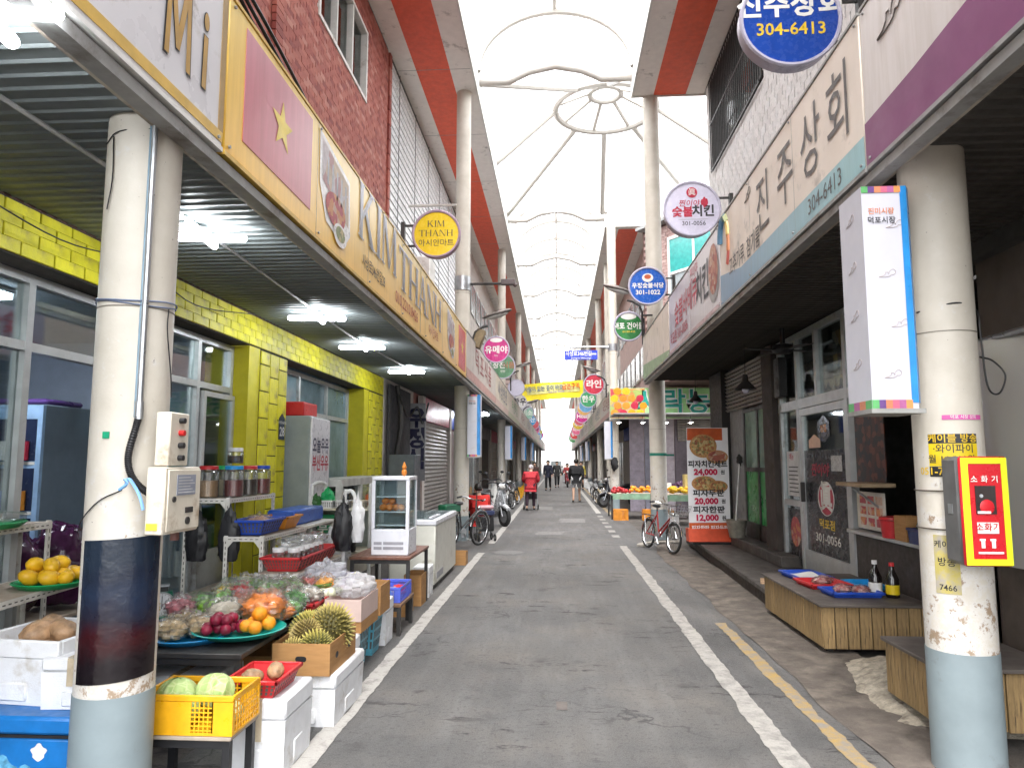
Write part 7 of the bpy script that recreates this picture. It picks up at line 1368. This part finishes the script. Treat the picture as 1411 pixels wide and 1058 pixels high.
def bike(label, loc, rz, m, basket=True, r=.3, wb=1.0, lean=R(-7)):
    t = thing('bicycle', label, 'bicycle', loc, rz, 'bicycles parked along the street'); t.rotation_euler = (lean, 0, rz); a, b_ = -wb * .5, wb * .5
    wheel(t, a, r); wheel(t, b_, r); bb = Vector((a + .42, 0, r - .03)); st = Vector((a + .28, 0, r + .42)); hd = Vector((b_ - .2, 0, r + .42)); hl = Vector((b_ - .16, 0, r + .28))
    MB().tube([bb, st], .016).tube([bb, hl], .019).tube([bb + Vector((0, 0, .1)), hl + Vector((-.01, 0, .06))], .016).tube([(a, .05, r), bb], .010).tube([(a, -.05, r), bb], .010).tube([(a, .05, r), st - Vector((0, 0, .05))], .009).tube([(a, -.05, r), st - Vector((0, 0, .05))], .009).build('frame', m, t)
    MB().tube([hd, hl, (b_ - .12, .05, r + .2), (b_, .05, r)], .012).tube([hl, (b_ - .12, -.05, r + .2), (b_, -.05, r)], .012).build('fork', chrome, t)
    MB().tube(cr([(b_ - .42, .28, r + .58), (b_ - .3, .26, r + .6), (b_ - .2, .1, r + .56), (b_ - .2, -.1, r + .56), (b_ - .3, -.26, r + .6), (b_ - .42, -.28, r + .58)], 5), .012, 8).tube([hd, (b_ - .2, 0, r + .56)], .014).build('handlebar', chrome, t)
    for s_ in (-1, 1): MB().cyl((b_ - .44, s_ * .28, r + .58), (b_ - .32, s_ * .262, r + .6), .018, n=8).build('grip', black, t)
    MB().ell((a + .26, 0, r + .52), (.14, .085, .035), 16, 8, fn=lambda p: Vector((p.x, p.y * (1.0 if p.x < 0 else max(.3, 1 - p.x / .16)), p.z))).cyl(st, (a + .26, 0, r + .5), .013, n=8).build('saddle', black, t)
    for x_ in (a, b_): MB().tube([(x_ + (r + .02) * math.cos(q), 0, r + (r + .02) * math.sin(q)) for q in [R(10 + k * 16) for k in range(11)]], .016, 6).build('mudguard', chrome, t)
    MB().cyl((bb.x, -.05, bb.z), (bb.x, -.035, bb.z), .09, n=20).tube([(bb.x, -.06, bb.z), (bb.x + .1, -.06, bb.z - .12)], .010).tube([(bb.x, .06, bb.z), (bb.x - .1, .06, bb.z + .12)], .010).box(bb.x + .06, -.14, bb.z - .135, bb.x + .14, -.06, bb.z - .11).box(bb.x - .14, .06, bb.z + .11, bb.x - .06, .14, bb.z + .135).build('crank', steel, t)
    MB().box(a - .2, -.07, r + .33, a + .2, .07, r + .345).tube([(a, .06, r), (a - .1, .06, r + .33)], .006).tube([(a, -.06, r), (a - .1, -.06, r + .33)], .006).build('carrier', chrome, t)
    MB().ell((b_ - .08, 0, r + .4), (.04, .035, .035), 10, 8).build('headlamp', chrome, t)
    if basket:
        w_ = MB()
        for k in range(5): z = r + .38 + k * .05; q = .12 + .012 * k; w_.tube([(b_ + .02 - q, -q * 1.2, z), (b_ + .02 + q, -q * 1.2, z), (b_ + .02 + q, q * 1.2, z), (b_ + .02 - q, q * 1.2, z)], .004, 4, True)
        for k in range(7):
            for s_ in (-1, 1): u = -1 + k / 3; w_.cyl((b_ + .02 + u * .12, s_ * .144, r + .38), (b_ + .02 + u * .168, s_ * .2, r + .58), .003, n=4).cyl((b_ + .02 + s_ * .12, u * .144, r + .38), (b_ + .02 + s_ * .168, u * .2, r + .58), .003, n=4)
        w_.build('basket', steel, t)
    return t
bikered = mat('bike_red', (.26, .015, .015), .3); bikew = mat('bike_silver', (.5, .5, .48), .35, m=.5)
ang_ = math.atan2(12.75 - 13.8, 1.98 - 1.62); bike('small red folding bicycle with front basket by the pizza banner', (1.82, 13.25, .02), ang_, bikered, True, .27, .98, R(-6))
bike('dark bicycle with white rims and green parcel next to the freezer', (-1.78, 13.6, 0), R(64), mat('bike_black', (.03, .03, .03), .4), False, .33, 1.05, R(5)); one('green_parcel', B(-.24, -.1, 0, .24, .1, .14, .02), mat('tarp_green', (.01, .12, .06), .5), 'green wrapped parcel strapped on the bicycle carrier', 'parcel', (-1.98, 13.15, .70), R(64)); one('red_helmet_bag', MB().ell((0, 0, 0), (.11, .1, .1), 14, 10, .2, 3), P_red, 'red bag resting by the parked bicycle wheel', 'bag', (-1.95, 12.75, .35)); one('bin_bag', MB().ell((0, 0, 0), (.2, .2, .3), 16, 12, .25, 3), black, 'black sack on the ground beyond the freezer', 'sack', (-2.05, 12.3, .28))
for k, (x, y, rz) in enumerate(((-1.75, 24.5, 1.2), (-1.8, 26.0, 1.35), (-1.75, 27.4, 1.2), (-1.8, 29.2, 1.3), (1.72, 27.3, 2.0), (1.7, 30.5, 1.9))): bike(('bicycle parked behind the silver scooter', 'second bicycle behind the silver scooter', 'third bicycle behind the silver scooter', 'farthest bicycle along the left line', 'cream bicycle beyond the fruit stall', 'farther bicycle beyond the fruit stall')[k], (x, y, 0), rz, (bikew, MATS['bike_black'], bikew, bikered, mat('bike_cream', (.5, .42, .28), .4), MATS['bike_black'])[k], k % 2 == 0)
def scooter(label, loc, rz, m):
    t = thing('scooter', label, 'scooter', loc, rz, 'parked scooters'); wheel(t, -.6, .25, .055, spokes=0); wheel(t, .62, .25, .055, spokes=0)
    for x_ in (-.6, .62): MB().cyl((x_, -.03, .25), (x_, .03, .25), .15, n=16).build('hub_plate', steel, t)
    def loft(secs, n=14):
        V = []; 
        for (x_, w_, z0, z1) in secs: V += [(x_, w_ * math.cos(2 * PI * k / n), (z0 + z1) / 2 + (z1 - z0) / 2 * math.copysign(abs(math.sin(2 * PI * k / n)) ** .7, math.sin(2 * PI * k / n))) for k in range(n)]
        q = len(secs); return MB().add(V, [(i * n + k, i * n + (k + 1) % n, (i + 1) * n + (k + 1) % n, (i + 1) * n + k) for i in range(q - 1) for k in range(n)] + [tuple(range(n))[::-1], tuple(range((q - 1) * n, q * n))])
    loft([(-.95, .05, .62, .70), (-.8, .14, .5, .74), (-.5, .17, .4, .76), (-.2, .16, .36, .72), (.0, .15, .24, .5), (.2, .15, .2, .32)]).build('rear_body', m, t); loft([(-.78, .10, .73, .80), (-.5, .15, .75, .85), (-.2, .13, .72, .83), (.0, .08, .68, .76)]).build('seat', black, t)
    loft([(.18, .16, .2, .3), (.36, .17, .25, .55), (.46, .16, .4, .9), (.5, .12, .6, 1.0), (.46, .07, .9, 1.08)]).build('leg_shield', m, t); loft([(.42, .09, .42, .5), (.6, .10, .48, .56), (.8, .07, .4, .48)]).build('front_mudguard', m, t)
    MB().tube([(.62, .07, .25), (.5, .07, .6), (.42, 0, 1.0)], .022).tube([(.62, -.07, .25), (.5, -.07, .6)], .022).build('fork', steel, t); MB().tube(cr([(.28, .34, 1.05), (.38, .2, 1.1), (.42, 0, 1.06), (.38, -.2, 1.1), (.28, -.34, 1.05)], 4), .018, 8).build('handlebar', black, t)
    MB().ell((.52, 0, .98), (.05, .09, .07), 12, 8).build('headlamp', mat('lamp_lens', (.45, .44, .42), .2), t); MB().ell((-.96, 0, .66), (.03, .09, .04), 10, 6).build('tail_lamp', redl, t)
    for s_ in (-1, 1): MB().cyl((.36, s_ * .24, 1.08), (.3, s_ * .32, 1.28), .006, n=5).ell((.29, s_ * .34, 1.32), (.02, .06, .04), 10, 6).build('mirror', black, t)
    MB().cyl((-.3, -.2, .3), (-.9, -.2, .36), .05, n=10).build('exhaust', steel, t); return t
sv = mat('scooter_silver', (.42, .43, .45), .25, m=.6, coat=.3)
scooter('silver scooter parked on the left behind the seated person', (-1.72, 18.6, 0), R(-52), sv); scooter('white scooter behind the silver scooter', (-2.05, 21.3, 0), R(80), mat('scooter_white', (.5, .5, .48), .3)); scooter('dark scooter with a delivery box behind the fruit corner pillar', (2.2, 26.2, 0), R(200), mat('scooter_dark', (.05, .05, .06), .3))
t = thing('shopping_trolley', 'black wheeled shopping trolley beside the bicycle wheel', 'trolley', (-1.5, 14.9, 0), R(20)); B(-.16, -.13, .2, .16, .13, .5, .02).build('bag', black, t); MB().tube(cr([(-.15, .12, .1), (-.15, .13, .9), (-.12, .13, .98), (.12, .13, .98), (.15, .13, .9), (.15, .12, .1)], 4), .012, 8).build('frame', darkm, t); B(-.17, -.14, .52, .17, .12, .62, .02).build('seat_pad', mat('pad_navy', (.03, .04, .10), .6), t); B(-.15, -.14, .64, .15, .1, .72, .03).build('parcel', mat('pad_pink', (.5, .3, .33), .6), t)
for sx in (-1, 1):
    for sy in (-1, 1): MB().tube([(sx * .17, sy * .14 + .07 * math.cos(a), .075 + .06 * math.sin(a)) for a in [k * PI / 8 for k in range(16)]], .016, 6, True).build('wheel', tyre, t)
t = thing('parked_van', 'white van seen at the far bright end of the street', 'van', (-.2, 92, 0)); B(-.85, 0, .3, .85, 4, 1.2, .12).build('body', P_white, t); MB().prism([(-.8, 0.02, 1.2), (.8, 0.02, 1.2), (.7, .3, 1.85), (-.7, .3, 1.85)], (0, 3, 0)).build('cabin', P_white, t); B(-.65, -.01, 1.25, .65, .0, 1.75).build('windscreen', MATS['pane_sky'], t)
for sx in (-1, 1): MB().cyl((sx * .86, .8, .32), (sx * .66, .8, .32), .32, n=20).build('wheel', tyre, t)

# ================================================================== PEOPLE
skinm = mat('skin', (.50, .31, .22), .5, sss=.1, v=.06); hairm = mat('hair_black', (.015, .012, .01), .5)
def skinmesh(name, pts, edges, m, parent, sub=2):
    ks = list(pts); me = bpy.data.meshes.new(name); me.from_pydata([pts[k][0] for k in ks], [(ks.index(a), ks.index(b_)) for a, b_ in edges], []); me.materials.append(m)
    o = put(name, me, parent); o.modifiers.new('Skin', 'SKIN')
    for i, k in enumerate(ks):
        r = pts[k][1]; me.skin_vertices[0].data[i].radius = (r, r) if not isinstance(r, tuple) else r; me.skin_vertices[0].data[i].use_root = (i == 0)
    s_ = o.modifiers.new('Sub', 'SUBSURF'); s_.levels = sub; s_.render_levels = sub; o.modifiers['Skin'].use_smooth_shade = True; return o
def person(label, loc, rz, h=1.72, top=None, bottom=None, shoe=black, hair=hairm, long_=True, short=False, pose='walk', hat=None, lean=0, wide=1.0, skirt=False, bulk=0):
    """figure facing +y; joints scaled from a 1.72 m body"""
    t = thing('person', label, 'person', loc, rz); k = h / 1.72; J = {}
    def P(n, x, y, z): J[n] = Vector((x * wide, y + lean * max(0, z - .95), z)) * k
    P('pel', 0, 0, .95); P('spi', 0, .0, 1.13); P('che', 0, -.01, 1.33); P('nek', 0, .0, 1.46); P('hea', 0, .02, 1.56); P('crn', 0, .02, 1.64)
    st = .0 if pose == 'stand' else 1
    for s_, n in ((-1, 'l'), (1, 'r')):
        f = s_ * st
        P('sh' + n, s_ * .185, -.01, 1.385); P('hp' + n, s_ * .095, 0, .90)
        if pose == 'sit':
            P('kn' + n, s_ * .12, .42, .95); P('an' + n, s_ * .12, .45, .52); P('to' + n, s_ * .13, .58, .48)
        else:
            P('kn' + n, s_ * .10, .11 * f + .03, .50); P('an' + n, s_ * .10, .20 * f - .06, .09 + .03 * (f < 0)); P('to' + n, s_ * .115, .20 * f + .10, .045)
        if pose in ('push', 'sit'): P('el' + n, s_ * .24, .10, 1.13); P('wr' + n, s_ * .19, .33, 1.05); P('hn' + n, s_ * .18, .40, 1.05)
        else: P('el' + n, s_ * .235, -.10 * f - .02, 1.10); P('wr' + n, s_ * .24, -.16 * f + .06, .87); P('hn' + n, s_ * .24, -.17 * f + .08, .79)
    rad = dict(pel=.148, spi=.132, che=.14, nek=.05, hea=.085, crn=.075, sh=.055, el=.042, wr=.028, hn=.03, hp=.085, kn=.055, an=.036, to=.035)
    rr = lambda n: rad[n if n in rad else n[:-1]] * k
    E_ = [('pel', 'spi'), ('spi', 'che'), ('che', 'nek'), ('nek', 'hea'), ('hea', 'crn')]
    for n in 'lr': E_ += [('che', 'sh' + n), ('sh' + n, 'el' + n), ('el' + n, 'wr' + n), ('wr' + n, 'hn' + n), ('pel', 'hp' + n), ('hp' + n, 'kn' + n), ('kn' + n, 'an' + n), ('an' + n, 'to' + n)]
    cov = {'pel', 'spi', 'che', 'shl', 'shr', 'hpl', 'hpr'} | ({'ell', 'elr'} if long_ else set()) | (set() if short or skirt else {'knl', 'knr'}); skinmesh('body', {n: (J[n], rr(n) * (.72 if n in cov else 1)) for n in J}, E_, skinm, t)
    J['hem'] = J['pel'] - Vector((0, 0, .10 * k)); tp = {n: (J[n], rr(n) + .028 * k + bulk) for n in ('pel', 'spi', 'che')}; tp['hem'] = (J['hem'], .165 * k + bulk); J['col'] = J['che'].lerp(J['nek'], .75); tp['col'] = (J['col'], .062 * k + bulk * .3); te = [('pel', 'spi'), ('spi', 'che'), ('pel', 'hem'), ('che', 'col')]
    for n in 'lr':
        e_ = 'el' + n; tp['sh' + n] = (J['sh' + n], rr('sh') + .03 * k + bulk * .6); te.append(('che', 'sh' + n)); tp[e_] = (J[e_], rr('el') + .022 * k + bulk * .5); te.append(('sh' + n, e_))
        if long_: tp['wr' + n] = (J['wr' + n].lerp(J[e_], .1), rr('wr') + .016 * k); te.append((e_, 'wr' + n))
    skinmesh('top', tp, te, top, t)
    if skirt: MB().lathe([(.15 * k, .98 * k), (.19 * k, .8 * k), (.22 * k, .45 * k), (.21 * k, .44 * k)][::-1], 20).build('skirt', bottom, t)
    else:
        bp = {'pel': (J['pel'], rr('pel') + .012 * k)}; be = []
        for n in 'lr':
            kn = J['kn' + n]; bp['hp' + n] = (J['hp' + n], rr('hp') + .018 * k); be.append(('pel', 'hp' + n))
            if short: bp['kn' + n] = (J['hp' + n].lerp(kn, .85), rr('kn') + .05 * k); be.append(('hp' + n, 'kn' + n))
            else: bp['kn' + n] = (kn, rr('kn') + .022 * k); bp['an' + n] = (J['an' + n].lerp(kn, .12), rr('an') + .026 * k); be += [('hp' + n, 'kn' + n), ('kn' + n, 'an' + n)]
        skinmesh('trousers', bp, be, bottom, t)
    hc = J['hea'].lerp(J['crn'], .5)
    MB().ell(hc + Vector((0, -.012, .028)) * k, (.098 * k, .108 * k, .105 * k), 18, 12, .12, 5, len(label), fn=lambda p: Vector((p.x, min(p.y, .055 * k + .3 * p.z), max(p.z, -.06 * k) if p.y > -.02 * k else p.z))).build('hair', hair, t)
    MB().ell(hc + Vector((0, .105, -.03)) * k, (.014 * k, .018 * k, .02 * k), 8, 6).build('nose', skinm, t)
    for s_ in (-1, 1):
        MB().ell(hc + Vector((s_ * .033, .093, -.005)) * k, (.012 * k, .006 * k, .007 * k), 8, 6).build('eye', ink, t); MB().ell(hc + Vector((s_ * .096, .0, -.02)) * k, (.012 * k, .02 * k, .03 * k), 8, 6).build('ear', skinm, t)
    for n in 'lr':
        a, q = J['an' + n], J['to' + n]; d_ = (q - a); MB().ell(a.lerp(q, .6) - Vector((0, 0, .0)), (.048 * k, .125 * k, .045 * k), 14, 8, fn=lambda p: Vector((p.x, p.y, max(p.z, -.035 * k)))).build('shoe', shoe, t)
        w_, hd = J['wr' + n], J['hn' + n]; dr = (hd - w_).normalized(); sd = Vector((0, 1, 0)) if abs(dr.y) < .7 else Vector((1, 0, 0)); m_ = MB()
        for j in range(4): p0 = hd + sd * ((j - 1.5) * .019 * k); m_.tube([p0, p0 + dr * (.045 - .006 * abs(j - 1.3)) * k, p0 + dr * (.075 - .008 * abs(j - 1.3)) * k + Vector((0, 0, -.012 * k))], [.0095 * k, .009 * k, .007 * k], 6)
        m_.tube([w_.lerp(hd, .4), hd + sd * .045 * k, hd + sd * .05 * k + dr * .03 * k], [.011 * k, .010 * k, .008 * k], 6); m_.build('fingers', skinm, t)
    if hat: MB().lathe([(.15, 0), (.12, .02), (.105, .03), (.1, .1), (.05, .13)], 20, tuple(hc + Vector((0, 0, .03)))).build('hat', hat, t)
    return t
cl = lambda n, c_, **k: mat('cloth_' + n, c_, .9, b=.3, bs=30, **k)
blk = cl('black', (.014, .014, .016)); 
def quilt():
    M_, t, p = nodes('red_quilt'); L = t.links.new; tc = N(t, 'TexCoord'); bk = t.nodes.new('ShaderNodeTexChecker'); bk.inputs['Scale'].default_value = 22; L(tc.outputs['Object'], bk.inputs['Vector'])
    L(mixc(t, bk.outputs['Fac'], (.42, .02, .03), (.30, .012, .02)), p.inputs['Base Color']); p.inputs['Roughness'].default_value = .8; bp = N(t, 'Bump'); bp.inputs['Strength'].default_value = .4; L(bk.outputs['Fac'], bp.inputs['Height']); L(bp.outputs[0], p.inputs['Normal']); return M_
person('man in a black top and pale shorts walking away', (.74, 29.0, 0), R(-4), 1.74, blk, cl('pale_grey', (.42, .42, .44)), black, long_=True, short=True, wide=1.12, bulk=.02)
person('stooped woman in a red quilted jacket pushing a walker', (-.92, 24.2, 0), R(-3), 1.52, quilt(), cl('plum_black', (.03, .015, .025)), black, mat('hair_grey', (.45, .42, .42), .8), pose='push', lean=.42, wide=1.15, bulk=.05)
t = thing('walker_cart', 'small wheeled walker pushed by the stooped woman', 'walker', (-.92, 24.75, 0)); MB().tube(cr([(-.22, -.15, .1), (-.22, -.05, .85), (-.2, -.12, .9), (.2, -.12, .9), (.22, -.05, .85), (.22, -.15, .1)], 4), .015, 8).tube([(-.22, -.05, .5), (-.22, .3, .1)], .015).tube([(.22, -.05, .5), (.22, .3, .1)], .015).build('frame', steel, t); B(-.2, -.05, .35, .2, .28, .55, .02).build('bag', black, t)
for sx in (-1, 1):
    for y_ in (-.18, .3): MB().tube([(sx * .24, y_ + .08 * math.cos(a), .085 + .07 * math.sin(a)) for a in [k * PI / 8 for k in range(16)]], .016, 6, True).build('wheel', tyre, t)
person('person in a red padded vest seated by the cream pillar', (-1.74, 15.9, -.47), R(20), 1.6, cl('red_vest', (.55, .03, .025)), blk, black, pose='sit', lean=.12, wide=1.1, bulk=.03)
t = thing('stool', 'low dark stool under the seated person', 'stool', (-1.74, 15.9, 0)); MB().lathe([(.16, .34), (.17, .36), (.17, .385), (.15, .39)], 20).build('seat', darkm, t)
for k in range(4): a = k * PI / 2 + .7; MB().cyl((.13 * math.cos(a), .13 * math.sin(a), .34), (.17 * math.cos(a), .17 * math.sin(a), 0), .012, n=6).build('leg', steel, t)
person('person in dark clothes walking towards the camera beyond the woman', (-.55, 41, 0), R(176), 1.72, cl('navy', (.02, .022, .04)), blk, hat=None); person('second person in dark clothes near the far left shops', (-.05, 46, 0), R(185), 1.68, cl('charcoal', (.03, .03, .03)), blk)
person('person in a yellow vest standing far along the right', (1.35, 42, 0), R(170), 1.65, cl('yellow', (.55, .45, .1)), blk, pose='stand'); person('person in dark coat half hidden by the woman walking', (-1.25, 39, 0), R(180), 1.62, cl('brown', (.06, .035, .03)), blk)
scooter('delivery scooter ridden far down the street', (.62, 47, 0), R(-90), mat('scooter_maroon', (.2, .03, .04), .3)); person('rider in a dark red jacket on the far scooter', (.62, 47.3, -.12), R(180), 1.66, cl('maroon', (.26, .03, .03)), blk, pose='sit')
# goods set out in front of the far shops, and more signs
rg = random.Random(11); base_c = crate('amber crate set out first beyond the left scooters', -1.85, 31.2, 0, .5, .36, .3, P_yel); ords = ('second', 'third', 'fourth', 'fifth', 'sixth', 'seventh', 'eighth', 'ninth', 'tenth')
for k in range(8): dup(base_c, (-1.95 + .2 * rg.random(), 33 + k * 2.6, 0), (0, 0, rg.uniform(-.2, .2)), 'amber crate set out %s along the far left shops' % ords[k], 'crates before the far shops')
base_c = styro('foam box set out first beyond the fruit stall', 1.95, 32.2, 0, .5, .4, .4)
for k in range(8): dup(base_c, (1.9 + .2 * rg.random(), 34 + k * 2.7, 0), (0, 0, rg.uniform(-.2, .2)), 'foam box set out %s along the far right shops' % ords[k])
for k in range(7):
    y = 40 + k * 6.3; rsign(-1.9, y, 4.9 - .06 * k, .38, mat('xl_%d' % k, ((.5, .5, .55), (.1, .35, .2), (.55, .3, .1), (.5, .1, .12), (.12, .3, .5), (.5, .45, .1), (.45, .1, .3))[k], .3), '%s extra round sign hung along the far left row' % ('pale', 'green', 'orange', 'red', 'blue', 'yellow', 'magenta')[k], [], -1)
    rsign(1.65, y + 1.5, 4.85 - .06 * k, .38, mat('xr_%d' % k, ((.12, .3, .5), (.5, .45, .1), (.5, .1, .12), (.5, .5, .55), (.1, .35, .2), (.55, .3, .1), (.45, .1, .3))[k], .3), '%s extra round sign hung along the far right row' % ('blue', 'yellow', 'red', 'pale', 'green', 'orange', 'magenta')[k], [], 1)
one('ceiling_conduit', MB().tube(cr([(.0, 2.2, 0), (.01, 4.5, -.008), (-.12, 7.3, 0), (-.16, 9.2, -.01), (-.1, 12, 0), (-.1, 13.2, 0)], 6), .012, 6), mat('conduit_white', (.4, .4, .4), .5), 'thin white conduit linking the tube lamps on the canopy', 'conduit', (-2.42, 0, 3.185))
one('sagging_wire', MB().tube(cr([(0, 3.4, 0), (.05, 4.2, -.10), (.1, 5.0, -.04), (.0, 6.0, -.12), (.1, 7.0, 0)], 6), .005, 5), black, 'black wire sagging below the yellow lintel', 'wire', (-3.18, 0, 3.1))

flush_text()
